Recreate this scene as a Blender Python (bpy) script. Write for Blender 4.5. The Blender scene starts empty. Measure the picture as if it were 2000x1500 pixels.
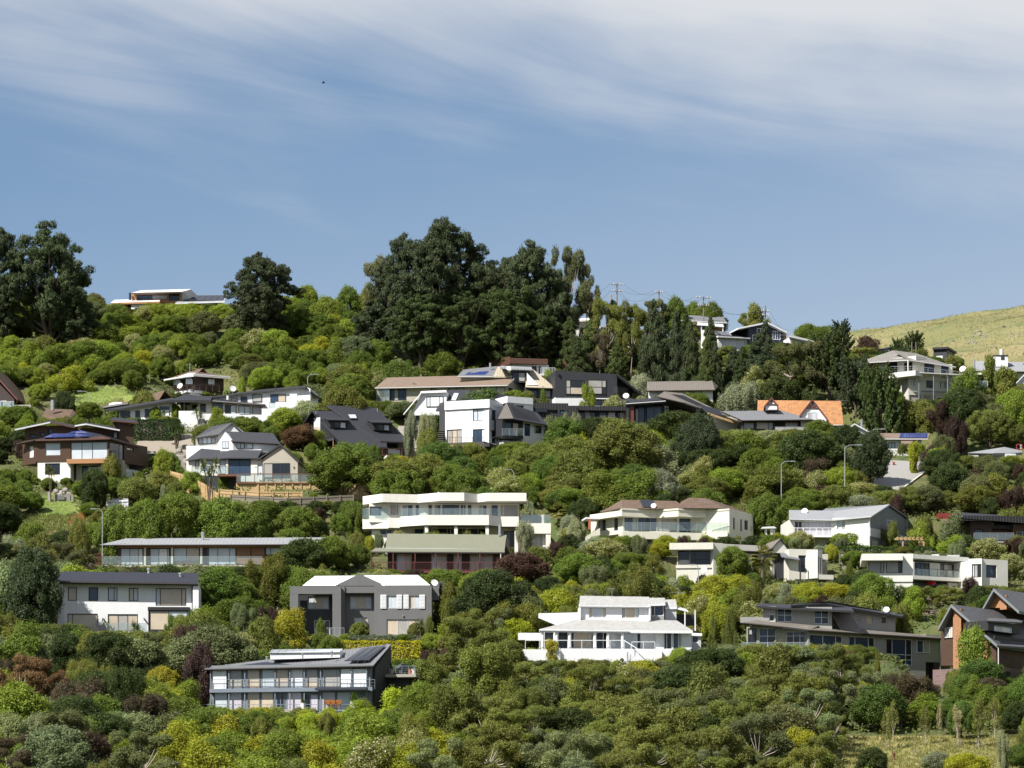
import bpy, math, random
import numpy as np
from mathutils import Vector, Matrix, noise
R = math.radians
sc = bpy.context.scene
col = sc.collection
rnd = random.Random(7)
# ---------------------------------------------------------------- camera
HFOV = 13.0
S = 2 * math.tan(R(HFOV / 2)) / 2000.0      # metres per photo pixel, per metre of distance
HR = 2000.0                                 # photo row of the eye-level horizon
CZ = 4.0
CAM = Vector((0, 0, CZ))
cd = bpy.data.cameras.new('camera'); cam = bpy.data.objects.new('camera', cd); col.objects.link(cam)
cam.location = CAM; cam.rotation_euler = (R(90), 0, 0)
cd.sensor_fit = 'HORIZONTAL'; cd.angle = R(HFOV); cd.shift_y = (HR - 750) / 2000.0
cd.clip_start = 1; cd.clip_end = 20000
sc.camera = cam
# ---------------------------------------------------------------- sun and sky
SUN = Vector((-0.53, -0.49, 0.70)).normalized()
elev = math.asin(SUN.z)
sd = bpy.data.lights.new('sun', 'SUN'); so = bpy.data.objects.new('sun', sd); col.objects.link(so)
sd.energy = 5.0; sd.angle = R(0.5); sd.color = (1.0, 0.955, 0.88)
so.rotation_euler = SUN.to_track_quat('Z', 'Y').to_euler(); so.location = (-200, -100, 400)
w = bpy.data.worlds.new('World'); sc.world = w; w.use_nodes = True
nt = w.node_tree; nt.nodes.clear()
def N(t, **k):
    n = nt.nodes.new(t)
    for a, v in k.items(): setattr(n, a, v)
    return n
def L(a, b): nt.links.new(a, b)
def mth(op, a, b=None, c=None, clamp=False):
    n = nt.nodes.new('ShaderNodeMath'); n.operation = op; n.use_clamp = clamp
    for i, v in enumerate((a, b, c)):
        if v is None: continue
        if isinstance(v, (int, float)): n.inputs[i].default_value = v
        else: nt.links.new(v, n.inputs[i])
    return n.outputs[0]
def mixc(f, a, b, bt='MIX'):
    n = nt.nodes.new('ShaderNodeMix'); n.data_type = 'RGBA'; n.blend_type = bt
    for i, v in ((0, f), (6, a), (7, b)):
        if isinstance(v, (int, float)): n.inputs[i].default_value = v
        elif isinstance(v, tuple): n.inputs[i].default_value = v if len(v) == 4 else (*v, 1)
        else: nt.links.new(v, n.inputs[i])
    return n.outputs[2]
sky = N('ShaderNodeTexSky', sky_type='NISHITA', sun_disc=False, sun_elevation=elev,
        sun_rotation=math.atan2(SUN.x, SUN.y), altitude=200, air_density=1.0, dust_density=0.3, ozone_density=2.5)
tc = N('ShaderNodeTexCoord')
rt = N('ShaderNodeMapping'); rt.inputs['Rotation'].default_value = (0, R(-11), 0); L(tc.outputs['Generated'], rt.inputs['Vector'])
mp = N('ShaderNodeMapping'); mp.inputs['Scale'].default_value = (8, 8, 48); L(rt.outputs[0], mp.inputs['Vector'])
n1 = N('ShaderNodeTexNoise'); n1.inputs['Scale'].default_value = 1.0; n1.inputs['Detail'].default_value = 8; n1.inputs['Roughness'].default_value = 0.58; n1.inputs['Distortion'].default_value = 0.6
L(mp.outputs[0], n1.inputs['Vector'])
mp2 = N('ShaderNodeMapping'); mp2.inputs['Scale'].default_value = (12, 12, 26); mp2.inputs['Location'].default_value = (2.3, 1.1, .7)
L(rt.outputs[0], mp2.inputs['Vector'])
n2 = N('ShaderNodeTexNoise'); n2.inputs['Scale'].default_value = 1.0; n2.inputs['Detail'].default_value = 3
L(mp2.outputs[0], n2.inputs['Vector'])
sx = N('ShaderNodeSeparateXYZ'); L(tc.outputs['Generated'], sx.inputs[0])
nn = mth('ADD', mth('MULTIPLY', mth('SUBTRACT', n1.outputs[0], .5), .05), mth('MULTIPLY', mth('SUBTRACT', n2.outputs[0], .5), .05))
edge = mth('ADD', mth('ADD', sx.outputs['Z'], mth('MULTIPLY', sx.outputs['X'], .06)), nn)
mr = N('ShaderNodeMapRange', interpolation_type='SMOOTHSTEP'); mr.inputs['From Min'].default_value = .179; mr.inputs['From Max'].default_value = .230
mr.inputs['To Min'].default_value = .07; mr.inputs['To Max'].default_value = .93
L(edge, mr.inputs[0])
# the cirrus sheet breaks up again overhead
mr2 = N('ShaderNodeMapRange', interpolation_type='SMOOTHSTEP'); mr2.inputs['From Min'].default_value = .3; mr2.inputs['From Max'].default_value = .6
mr2.inputs['To Min'].default_value = 1; mr2.inputs['To Max'].default_value = .35
L(sx.outputs['Z'], mr2.inputs[0])
fac = mth('MULTIPLY', mr.outputs[0], mr2.outputs[0])
hz = N('ShaderNodeMapRange', interpolation_type='SMOOTHSTEP'); hz.inputs['From Min'].default_value = .215; hz.inputs['From Max'].default_value = .10
hz.inputs['To Max'].default_value = 1.0
L(mth('SUBTRACT', sx.outputs['Z'], mth('MULTIPLY', sx.outputs['X'], .18)), hz.inputs[0])
blue = mixc(1.0, sky.outputs[0], (.62, .725, .82), 'MULTIPLY')
blue = mixc(mth('MULTIPLY', hz.outputs[0], .72), blue, (4.5, 5.2, 6.3))
skyc = mixc(fac, blue, (6.8, 6.95, 7.2))
bg = N('ShaderNodeBackground'); bg.inputs['Strength'].default_value = .066
L(skyc, bg.inputs['Color'])
L(bg.outputs[0], N('ShaderNodeOutputWorld').inputs[0])
vs = sc.view_settings
sc.display_settings.display_device = 'sRGB'
vs.view_transform = 'Standard'; vs.look = 'None'; vs.exposure = 0.76; vs.gamma = 1.0; vs.use_curve_mapping = False
sc.cycles.max_bounces = 6; sc.cycles.transparent_max_bounces = 8; sc.cycles.caustics_reflective = False; sc.cycles.caustics_refractive = False
# ---------------------------------------------------------------- materials
MATS = {}
def M(name, c=None, kind='paint', rough=.6, p=.3, c2=None, bump=.5, metal=0.0):
    """Cached procedural material; textures run over the UVs, which are in metres."""
    global nt
    if name in MATS: return MATS[name]
    m = bpy.data.materials.new(name); m.use_nodes = True; MATS[name] = m
    nt = m.node_tree; b = nt.nodes['Principled BSDF']
    uv = nt.nodes.new('ShaderNodeUVMap').outputs[0]
    def nz(scale, detail=3, vec=uv, sc3=None):
        if sc3:
            q = N('ShaderNodeMapping'); q.inputs['Scale'].default_value = sc3; L(vec, q.inputs[0]); vec = q.outputs[0]
        n = N('ShaderNodeTexNoise'); n.inputs['Scale'].default_value = scale; n.inputs['Detail'].default_value = detail
        L(vec, n.inputs['Vector']); return n.outputs[0]
    c = tuple(c); dk = tuple(v * .72 for v in c)
    stain = mixc(mth('MULTIPLY', mth('SUBTRACT', nz(.9, 4), .35, clamp=True), 1.2, clamp=True), c, dk)
    colr = mixc(.62, c, stain)
    h = nz(30)
    if kind in ('paint', 'concrete'):
        streak = nz(1.0, 3, sc3=(3.0, .25, 1))
        colr = mixc(mth('MULTIPLY', mth('SUBTRACT', streak, .48, clamp=True), 1.6 if kind == 'concrete' else 1.0, clamp=True), colr, dk)
        h = nz(22, 4)
        bd = .01
    elif kind in ('board', 'vboard', 'seam'):
        wv = N('ShaderNodeTexWave', wave_type='BANDS', bands_direction='Y' if kind == 'board' else 'X', wave_profile='SAW' if kind == 'board' else 'SIN')
        wv.inputs['Scale'].default_value = .314 / p * (1 if kind != 'board' else 1)
        L(uv, wv.inputs['Vector'])
        h = wv.outputs['Fac'] if kind == 'board' else mth('POWER', wv.outputs['Fac'], 6)
        br = nz(1.0, 2, sc3=(.4, 1 / p, 1) if kind == 'board' else (1 / p, .4, 1))
        colr = mixc(mth('MULTIPLY', mth('ABSOLUTE', mth('SUBTRACT', br, .5)), 1.6, clamp=True), colr, c2 or dk)
        bd = .04 if kind != 'seam' else .05
    elif kind in ('tile', 'brick'):
        bk = N('ShaderNodeTexBrick'); L(uv, bk.inputs['Vector'])
        bk.inputs['Scale'].default_value = 1; bk.inputs['Brick Width'].default_value = p * (1 if kind == 'tile' else 2.6); bk.inputs['Row Height'].default_value = p
        bk.inputs['Mortar Size'].default_value = p * .07; bk.inputs['Bias'].default_value = -.1
        bk.inputs['Color1'].default_value = (*c, 1); bk.inputs['Color2'].default_value = (*(c2 or dk), 1)
        bk.inputs['Mortar'].default_value = (*[v * .45 for v in c], 1)
        colr = mixc(mth('MULTIPLY', mth('SUBTRACT', nz(.8, 4), .45, clamp=True), 1.5, clamp=True), bk.outputs['Color'], dk)
        if kind == 'tile':
            wv = N('ShaderNodeTexWave', wave_type='BANDS', bands_direction='Y', wave_profile='SAW'); wv.inputs['Scale'].default_value = .314 / p; L(uv, wv.inputs['Vector'])
            h = wv.outputs['Fac']; bd = .08
        else:
            h = mth('SUBTRACT', 1, bk.outputs['Fac']); bd = .02
    elif kind == 'wood':
        g = nz(1.0, 4, sc3=(.6, 9, 1))
        colr = mixc(g, c2 or dk, c); h = g; bd = .01
    elif kind == 'pane':
        f = N('ShaderNodeTexWave', wave_type='BANDS', bands_direction='X'); f.inputs['Scale'].default_value = 1.0; f.inputs['Distortion'].default_value = 3
        L(uv, f.inputs['Vector'])
        big = nz(.55, 2)
        colr = mixc(mth('MULTIPLY', f.outputs['Fac'], .22), c, dk)
        colr = mixc(mth('MULTIPLY', mth('SUBTRACT', big, .4, clamp=True), 2.2, clamp=True), colr, tuple(v * .74 for v in c))
        h = nz(.7, 1); bd = .004
    elif kind == 'metal': bd = .002
    L(colr, b.inputs['Base Color'])
    b.inputs['Roughness'].default_value = rough; b.inputs['Metallic'].default_value = metal
    bp = N('ShaderNodeBump'); bp.inputs['Strength'].default_value = bump; bp.inputs['Distance'].default_value = bd
    L(h, bp.inputs['Height']); L(bp.outputs[0], b.inputs['Normal'])
    return m
def P_(n, c, **k): M(n, c, **k)
for n, c, k in (
    ('white', (0.676, 0.685, 0.704), {}), ('warm_white', (0.690, 0.667, 0.612), {}), ('cream', (0.626, 0.607, 0.506), {}), ('ivory', (0.570, 0.557, 0.497), {}), ('plaster', (0.644, 0.635, 0.589), {}),
    ('pale_grey', (0.460, 0.469, 0.478), {}), ('grey', (.125, .125, .127), {}), ('render_grey', (.16, .175, .185), {}), ('charcoal', (.022, .024, .030), {}), ('black', (.012, .012, .014), {}),
    ('concrete', (.30, .28, .24), {'kind': 'concrete'}), ('block_grey', (.42, .39, .33), {'kind': 'brick', 'p': .2}), ('pink_block', (.20, .13, .125), {'kind': 'brick', 'p': .2}),
    ('black_board', (.013, .013, .016), {'kind': 'vboard', 'p': .4, 'bump': .9}), ('dark_brown_board', (.035, .017, .013), {'kind': 'board', 'p': .18}),
    ('cedar', (.072, .037, .021), {'kind': 'board', 'p': .14, 'c2': (.032, .016, .010)}), ('grey_board', (.30, .30, .29), {'kind': 'board', 'p': .18}), ('sage_board', (.30, .31, .25), {'kind': 'board', 'p': .18}),
    ('white_board', (0.681, 0.681, 0.662), {'kind': 'board', 'p': .2}), ('beige_board', (0.414, 0.386, 0.322), {'kind': 'board', 'p': .18}),
    ('orange_wood', (.42, .22, .09), {'kind': 'wood', 'c2': (.22, .09, .03)}), ('pine_wood', (.47, .33, .16), {'kind': 'wood', 'c2': (.33, .22, .11)}), ('grey_wood', (.20, .17, .13), {'kind': 'wood', 'c2': (.11, .095, .075)}),
    ('red_brown', (.11, .028, .022), {}), ('fascia_brown', (.095, .04, .026), {'kind': 'board', 'p': .3}), ('deck_brown', (.14, .06, .03), {'kind': 'wood'}), ('bronze', (.045, .035, .03), {}),
    ('navy_roof', (.020, .023, .036), {'kind': 'seam', 'p': .22, 'rough': .75}), ('black_roof', (.026, .028, .036), {'kind': 'seam', 'p': .45, 'rough': .7}), ('grey_tile', (.055, .057, .068), {'kind': 'tile', 'p': .34, 'c2': (.045, .046, .055)}),
    ('grey_seam', (.16, .165, .18), {'kind': 'seam', 'p': .4, 'rough': .7}), ('silver_seam', (0.267, 0.276, 0.294), {'kind': 'seam', 'p': .5, 'rough': .7}), ('tan_seam', (.40, .35, .26), {'kind': 'seam', 'p': .4}), ('brown_seam', (.17, .15, .13), {'kind': 'seam', 'p': .35}),
    ('brown_tile', (.17, .11, .075), {'kind': 'tile', 'p': .36, 'c2': (.10, .07, .05)}), ('taupe_tile', (.23, .17, .13), {'kind': 'tile', 'p': .36, 'c2': (.20, .145, .11)}), ('orange_tile', (.46, .22, .085), {'kind': 'tile', 'p': .42, 'c2': (.30, .14, .065), 'bump': .9}), ('green_tile', (.21, .215, .155), {'kind': 'tile', 'p': .3, 'c2': (.195, .2, .14)}),
    ('slate_tile', (.115, .115, .125), {'kind': 'tile', 'p': .5, 'c2': (.09, .09, .10), 'bump': .9}), ('white_tile', (0.432, 0.428, 0.414), {'kind': 'tile', 'p': .35, 'c2': (.33, .325, .315)}), ('weathered_tile', (.25, .235, .215), {'kind': 'tile', 'p': .36, 'c2': (.16, .15, .14)}), ('white_roof', (0.754, 0.754, 0.754), {'kind': 'seam', 'p': .5}),
    ('orange_brick', (.38, .19, .09), {'kind': 'brick', 'p': .09, 'c2': (.30, .12, .05)}), ('dark_brick', (.05, .03, .028), {'kind': 'brick', 'p': .09}),
    ('steel', (.45, .46, .47), {'kind': 'metal', 'rough': .4, 'metal': .7}), ('blue_steel', (.16, .19, .23), {'kind': 'metal', 'rough': .45}), ('dish_white', (.7, .7, .7), {'kind': 'metal', 'rough': .5}), ('lamp_grey', (.28, .30, .31), {'kind': 'metal', 'rough': .5}),
    ('solar_black', (.008, .009, .014), {'kind': 'pane', 'rough': .12}), ('solar_blue', (.04, .06, .22), {'kind': 'pane', 'rough': .15}), ('red_paint', (.24, .03, .03), {}), ('navy_trim', (.02, .025, .045), {}), ('garage_grey', (.025, .03, .042), {'kind': 'board', 'p': .4}),
    ('glass_dark', (.018, .021, .026), {'kind': 'pane', 'rough': .04}), ('glass_tan', (.52, .44, .34), {'kind': 'pane', 'rough': .05}), ('glass_grey', (.36, .345, .32), {'kind': 'pane', 'rough': .05}), ('glass_sky_tint', (.035, .06, .10), {'kind': 'pane', 'rough': .04}),  # blue panes: the reflected sky's blue is put into their base colour
    ('glass_pale', (.52, .57, .62), {'kind': 'pane', 'rough': .05}), ('glass_white', (.75, .76, .78), {'kind': 'board', 'p': .3}), ('glass_lilac', (.52, .49, .55), {'kind': 'pane', 'rough': .05}),
    ('bark', (.10, .075, .055), {'kind': 'wood'}), ('pale_bark', (.38, .33, .27), {'kind': 'wood'}), ('asphalt', (.29, .28, .265), {'kind': 'concrete'}), ('rock', (.24, .22, .195), {'kind': 'concrete', 'bump': 1.0}), ('rock_dark', (.08, .078, .078), {'kind': 'concrete', 'bump': 1.0}),
    ('rubber', (.015, .015, .015), {}), ('car_grey', (.055, .058, .065), {'kind': 'metal', 'rough': .25}), ('orange_cushion', (.30, .12, .03), {}), ('wicker', (.32, .22, .12), {'kind': 'wood'}), ('gravel', (.30, .26, .21), {'kind': 'concrete'}), ('mesh_green', (.02, .14, .10), {}), ('bin_yellow', (.6, .42, .02), {}), ('terracotta', (.42, .12, .06), {})):
    M(n, c, **k)
def rail_glass():
    global nt
    m = bpy.data.materials.new('rail_glass'); m.use_nodes = True; MATS['rail_glass'] = m; nt = m.node_tree
    nt.nodes.remove(nt.nodes['Principled BSDF']); o = nt.nodes['Material Output']
    t = N('ShaderNodeBsdfTransparent'); t.inputs[0].default_value = (.86, .91, .90, 1)
    g = N('ShaderNodeBsdfGlossy'); g.inputs['Roughness'].default_value = .05
    d = N('ShaderNodeBsdfDiffuse'); d.inputs[0].default_value = (.5, .58, .58, 1)
    a = N('ShaderNodeMixShader'); a.inputs[0].default_value = .09; L(t.outputs[0], a.inputs[1]); L(d.outputs[0], a.inputs[2])
    b = N('ShaderNodeMixShader'); b.inputs[0].default_value = .08; L(a.outputs[0], b.inputs[1]); L(g.outputs[0], b.inputs[2])
    L(b.outputs[0], o.inputs[0])
rail_glass()
GL = {'d': 'glass_dark', 't': 'glass_tan', 'g': 'glass_grey', 'b': 'glass_sky_tint', 'p': 'glass_pale', 'w': 'glass_white', 'l': 'glass_lilac'}
FRM = {'k': 'black', 'w': 'white', 'n': 'navy_trim', 's': 'blue_steel', 'c': 'warm_white', 'r': 'bronze', 'g': 'pale_grey', 'o': 'orange_wood'}
# ---------------------------------------------------------------- geometry helpers
def at(px, py, D): return CAM + Vector(((px - 1000) * S, 1, (HR - py) * S)) * D
def depth(py): return 450 + .3 * (1500 - py)           # distance of the ground seen at a photo row
def tag(o, label=None, cat=None, group=None, kind=None):
    for k, v in (('label', label), ('category', cat), ('group', group), ('kind', kind)):
        if v: o[k] = v
    return o
def empty(name, loc):
    o = bpy.data.objects.new(name, None); col.objects.link(o); o.location = loc; o.empty_display_size = .3
    return o
def mk(name, mat, V, F, parent=None, mats=None, fm=None, loc=None):
    """One mesh object from world-space vertices; parent is an unrotated Empty or a part under one."""
    me = bpy.data.meshes.new(name)
    off = Vector(loc) if loc is not None else Vector((0, 0, 0))
    if parent is not None and loc is None: off = base_of(parent)
    me.from_pydata([tuple(Vector(v) - off) for v in V], [], F)
    for mn in (mats or [mat]): me.materials.append(MATS[mn])
    uvl = me.uv_layers.new(name='UVMap').data
    vs_ = me.vertices; zz = Vector((0, 0, 1))
    for i, pl in enumerate(me.polygons):
        if fm: pl.material_index = fm[i]
        n = pl.normal
        u = Vector((1, 0, 0)) if abs(n.z) > .97 else zz.cross(n).normalized()
        v = n.cross(u)
        for li in pl.loop_indices:
            q = vs_[me.loops[li].vertex_index].co
            uvl[li].uv = (q.dot(u), q.dot(v))
    o = bpy.data.objects.new(name, me); col.objects.link(o)
    if parent is not None:
        o.parent = parent; o.location = (0, 0, 0) if loc is None else off - base_of(parent)
        BASE[o.name] = off
    else: o.location = off
    return o
BASE = {}
def base_of(o): return BASE[o.name]
class Fr:
    def __init__(s, o, yaw):
        s.o = o; s.yaw = yaw; a = R(yaw); s.ex = Vector((math.cos(a), math.sin(a), 0)); s.ey = Vector((-math.sin(a), math.cos(a), 0))
    def P(s, px, py, d=0.0):
        r = Vector(((px - 1000) * S, 1, (HR - py) * S))
        t = ((s.o - CAM).dot(s.ey) + d) / r.dot(s.ey)
        return CAM + r * t
    def L(s, px, py, d=0.0):
        q = s.P(px, py, d) - s.o
        return q.dot(s.ex), q.z
    def W(s, x, d, z): return s.o + s.ex * x + s.ey * d + Vector((0, 0, z))
H = None; FR = None; FR0 = None
PADS = []; CLEAR = []; HOUSES = []
def hs(name, label, cat, px, py, D, yaw=0, ref=None, clear=None):
    """Begin a thing: an Empty at its base; later calls add its parts, in a frame whose facade passes through (px, py)."""
    global H, FR, FR0
    if cat == 'house': D = min(D, depth(py) + 1)
    o = at(px, py, D); H = empty(name, o); BASE[H.name] = o.copy(); tag(H, label, cat)
    FR = FR0 = Fr(o, yaw)
    if ref: HOUSES.append((ref, px, py, D))
    for c in clear or (): CLEAR.append((*c, D + (13 if yaw == 30 and 'weather' in name else 7 if abs(yaw) > 14 else 5)))
    return H
def fr(px=None, py=None, d=0, yaw=0):
    """Turn to another face of the same thing (no arguments: back to the first)."""
    global FR
    FR = FR0 if px is None else Fr(FR0.P(px, py, d), yaw)
def boxv(f, x0, x1, d0, d1, z0, z1):
    return [f.W(x, d, z) for z in (z0, z1) for (x, d) in ((x0, d0), (x1, d0), (x1, d1), (x0, d1))]
BF = [(0, 1, 5, 4), (1, 2, 6, 5), (2, 3, 7, 6), (3, 0, 4, 7), (4, 5, 6, 7), (3, 2, 1, 0)]
class MB:
    """Collects boxes of the current frame into one mesh."""
    def __init__(s): s.V = []; s.F = []
    def add(s, V, F):
        k = len(s.V); s.V += V; s.F += [tuple(i + k for i in f) for f in F]
    def box(s, x0, x1, d0, d1, z0, z1, f=None): s.add(boxv(f or FR, x0, x1, d0, d1, z0, z1), BF)
    def bar(s, a, b, r, n=4):
        a = Vector(a); b = Vector(b); t = (b - a).normalized(); u = t.cross(Vector((0, 0, 1)) if abs(t.z) < .9 else Vector((1, 0, 0))).normalized(); v = t.cross(u)
        k = len(s.V)
        for q, rr in ((a, r if not isinstance(r, tuple) else r[0]), (b, r if not isinstance(r, tuple) else r[1])):
            for i in range(n):
                an = 2 * math.pi * (i + .5) / n
                s.V.append(q + (u * math.cos(an) + v * math.sin(an)) * rr)
        s.F += [(k + i, k + (i + 1) % n, k + n + (i + 1) % n, k + n + i) for i in range(n)]
        s.F += [tuple(k + i for i in reversed(range(n))), tuple(k + n + i for i in range(n))]
    def build(s, name, mat, parent=None, loc=None): return mk(name, mat, s.V, s.F, parent, loc=loc)
rp = random.Random(11)
def win(x0, x1, z0, z1, d, cols=(1,), rows=(1,), fm='k', gl='d', name='window', par=None):
    """A window of the current frame at depth d: frame with mullions, each pane a sub-part."""
    b = MB(); t = .07
    b.box(x0, x1, d - .03, d + .05, z1 - t, z1); b.box(x0, x1, d - .05, d + .05, z0, z0 + t)
    b.box(x0, x0 + t, d - .03, d + .05, z0 + t, z1 - t); b.box(x1 - t, x1, d - .03, d + .05, z0 + t, z1 - t)
    xi, zi = [x0 + t], [z0 + t]
    for c in cols: xi.append(xi[-1] + (x1 - x0 - 2 * t) * c / sum(cols))
    for r in rows: zi.append(zi[-1] + (z1 - z0 - 2 * t) * r / sum(rows))
    for x in xi[1:-1]: b.box(x - .035, x + .035, d - .025, d + .045, z0 + t, z1 - t)
    for z in zi[1:-1]: b.box(x0 + t, x1 - t, d - .02, d + .04, z - .03, z + .03)
    o = b.build(name, FRM[fm], par or H)
    k = 0
    for i in range(len(cols)):
        for j in range(len(rows)):
            g = gl[k % len(gl)]; k += 1
            if len(gl) < 3 and rp.random() < .32: g = rp.choice({'d': 'bg', 'b': 'dg', 't': 'pg', 'g': 'td', 'p': 'tw', 'l': 'p', 'w': 'p'}[g])
            e = .03
            mk('pane', GL[g], boxv(FR, xi[i] + e, xi[i + 1] - e, d + .012, d + .03, zi[j] + e, zi[j + 1] - e), BF, o)
    return o
def bx(name, mat, x0, y0, x1, y1, d0=0, d1=1, wins=(), par=None, pad=False, label=None, fm='k', gl='d', dn=0):
    """A box whose front face spans two photo corners in the plane at depth d0; windows cut into that face."""
    lx0, lz1 = FR.L(x0, y0, d0); lx1, lz0 = FR.L(x1, y1, d0); lzp = lz0; lz0 -= dn
    ws = []
    for q in wins:
        a, t = FR.L(q[0], q[1], d0); b, u = FR.L(q[2], q[3], d0)
        ws.append((max(a, lx0 + .02), min(b, lx1 - .02), max(u, lz0 + .02), min(t, lz1 - .02), q))
    V = boxv(FR, lx0, lx1, d0, d1, lz0, lz1); F = list(BF)
    if ws:
        F = F[1:]
        xs = sorted({lx0, lx1, *[v for q in ws for v in q[:2]]}); zs = sorted({lz0, lz1, *[v for q in ws for v in q[2:4]]})
        for i in range(len(xs) - 1):
            for j in range(len(zs) - 1):
                cx = (xs[i] + xs[i + 1]) / 2; cz = (zs[j] + zs[j + 1]) / 2
                if any(q[0] < cx < q[1] and q[2] < cz < q[3] for q in ws): continue
                k = len(V); V += [FR.W(x, d0, z) for x, z in ((xs[i], zs[j]), (xs[i + 1], zs[j]), (xs[i + 1], zs[j + 1]), (xs[i], zs[j + 1]))]
                F.append((k, k + 1, k + 2, k + 3))
        for a, b, u, t, q in ws:
            for (p0, p1) in (((a, u), (a, t)), ((a, t), (b, t)), ((b, t), (b, u)), ((b, u), (a, u))):
                k = len(V); V += [FR.W(p0[0], d0, p0[1]), FR.W(p1[0], d0, p1[1]), FR.W(p1[0], d0 + .2, p1[1]), FR.W(p0[0], d0 + .2, p0[1])]
                F.append((k, k + 1, k + 2, k + 3))
    o = mk(name, mat, V, F, par or H)
    if label: o['label'] = label
    for a, b, u, t, q in ws:
        k = dict(enumerate(q))
        win(a, b, u, t, d0 + .14, k.get(4) or (1,), k.get(5) or (1,), k.get(6) or fm, k.get(7) or gl, k.get(8) or 'window')
    if pad: PADS.append(([FR.W(x, d, 0).xy for x, d in ((lx0 - 1, d0 - 1.2), (lx1 + 1, d0 - 1.2), (lx1 + 1, d1 + .8), (lx0 - 1, d1 + .8))], FR.o.z + lzp - .15))
    return o
def wn(x0, y0, x1, y1, d=0, cols=(1,), rows=(1,), fm='k', gl='d', name='window'):
    """A window set on the face of a wall rather than cut in."""
    a, t = FR.L(x0, y0, d); b, u = FR.L(x1, y1, d)
    return win(a, b, u, t, d - .055, cols, rows, fm, gl, name)
def pr(name, mat, pts, d0, d1, par=None, label=None):
    """Prism: a photo outline in the plane at depth d0, pushed back to depth d1."""
    q = [FR.L(x, y, d0) for x, y in pts]
    if sum(q[i][0] * q[(i + 1) % len(q)][1] - q[(i + 1) % len(q)][0] * q[i][1] for i in range(len(q))) < 0: q.reverse()
    n = len(q); V = [FR.W(x, d0, z) for x, z in q] + [FR.W(x, d1, z) for x, z in q]
    F = [tuple(range(n)), tuple(reversed(range(n, 2 * n)))] + [((i + 1) % n, i, n + i, n + (i + 1) % n) for i in range(n)]
    o = mk(name, mat, V, F, par or H)
    if label: o['label'] = label
    return o
def sl(name, mat, pts, th=.18, par=None, edge=None):
    """Roof plane: corners (photo x, photo y, depth), given thickness downwards; edge is the fascia material."""
    q = [FR.P(*p) for p in pts]; n = len(q)
    nm = sum(((q[i] - q[0]).cross(q[(i + 1) % n] - q[0]) for i in range(1, n - 1)), Vector())
    if nm.z < 0: q.reverse(); nm = -nm
    nm.normalize()
    V = q + [v - Vector((0, 0, th)) for v in q]
    F = [tuple(range(n)), tuple(reversed(range(n, 2 * n)))] + [((i + 1) % n, i, n + i, n + (i + 1) % n) for i in range(n)]
    o = mk(name, mat, V, F, par or H, mats=[mat, edge or mat], fm=[0] + [1] * (n + 1))
    a, b = FR.P(*pts[0]), FR.P(*pts[1])
    if name == 'roof' and (b - a).length > 3:
        g = MB(); q = Vector((0, 0, th * .45)) + FR.ey * .1; g.bar(a - q, b - q, .075, 6); g.build('gutter', 'bronze' if edge in ('black', 'charcoal', 'bronze', 'navy_trim', 'fascia_brown', None) else 'pale_grey', par or H)
    return o
def zg(name, mat, pts, ytop, ybot, th=.3, par=None):
    """A band that follows a folded plan line: points (photo x, depth)."""
    z1 = FR.L(pts[0][0], ytop, pts[0][1])[1]; z0 = FR.L(pts[0][0], ybot, pts[0][1])[1]
    q = [(FR.L(x, ytop, d)[0], d) for x, d in pts]; V = []; F = []
    for x, d in q: V += [FR.W(x, d, z0), FR.W(x, d, z1), FR.W(x, d + th, z1), FR.W(x, d + th, z0)]
    for i in range(len(q) - 1):
        a, b = 4 * i, 4 * i + 4
        F += [(a, b, b + 1, a + 1), (a + 1, b + 1, b + 2, a + 2), (a + 2, b + 2, b + 3, a + 3), (a + 3, b + 3, b, a)]
    m = 4 * len(q) - 4
    F += [(0, 1, 2, 3), (m + 3, m + 2, m + 1, m)]
    return mk(name, mat, V, F, par or H)
def cy(name, mat, px, y0, y1, d=0, r=.15, par=None, cap=None):
    a = FR.P(px, y1, d); z = FR.L(px, y0, d)[1] + FR.o.z
    b = MB(); b.bar(a, (a.x, a.y, z), r, 8)
    if cap: b.bar((a.x, a.y, z), (a.x, a.y, z + r * 1.2), r * cap, 8)
    return b.build(name, mat, par or H)
def rl(p0, p1, h=1.0, n=6, mat='blue_steel', st='glass', gm='rail_glass', t=.03, name='balustrade', mid=1):
    """A railing from p0 to p1 (photo x, row of its foot, depth): posts and top rail, with glass panels, bars or wires."""
    a = FR.P(*p0); b = FR.P(*p1); u = Vector((0, 0, 1)); m = MB()
    for i in range(n + 1):
        q = a.lerp(b, i / n); m.bar(q, q + u * h, t)
    m.bar(a + u * h, b + u * h, t * 1.2)
    if st == 'wire':
        for k in range(mid): m.bar(a + u * h * (k + 1) / (mid + 1), b + u * h * (k + 1) / (mid + 1), t * .5)
    o = m.build(name, mat, H)
    e = (b - a).normalized(); pn = Vector((-e.y, e.x, 0)).normalized() * .012
    if st == 'glass':
        for i in range(n):
            q0 = a.lerp(b, i / n) + e * .05; q1 = a.lerp(b, (i + 1) / n) - e * .05
            V = [q0 + u * .08 - pn, q1 + u * .08 - pn, q1 + u * .08 + pn, q0 + u * .08 + pn]; V += [v + u * (h - .14) for v in V]
            mk('glass_panel', gm, V, BF, o)
    if st == 'bars':
        m = MB(); k = int((b - a).length / .14)
        for i in range(1, k): q = a.lerp(b, i / k); m.bar(q + u * .06, q + u * h, .011)
        m.bar(a + u * .08, b + u * .08, .03)
        s = m.build('baluster', mat, o); s['kind'] = 'stuff'
    return o
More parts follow.
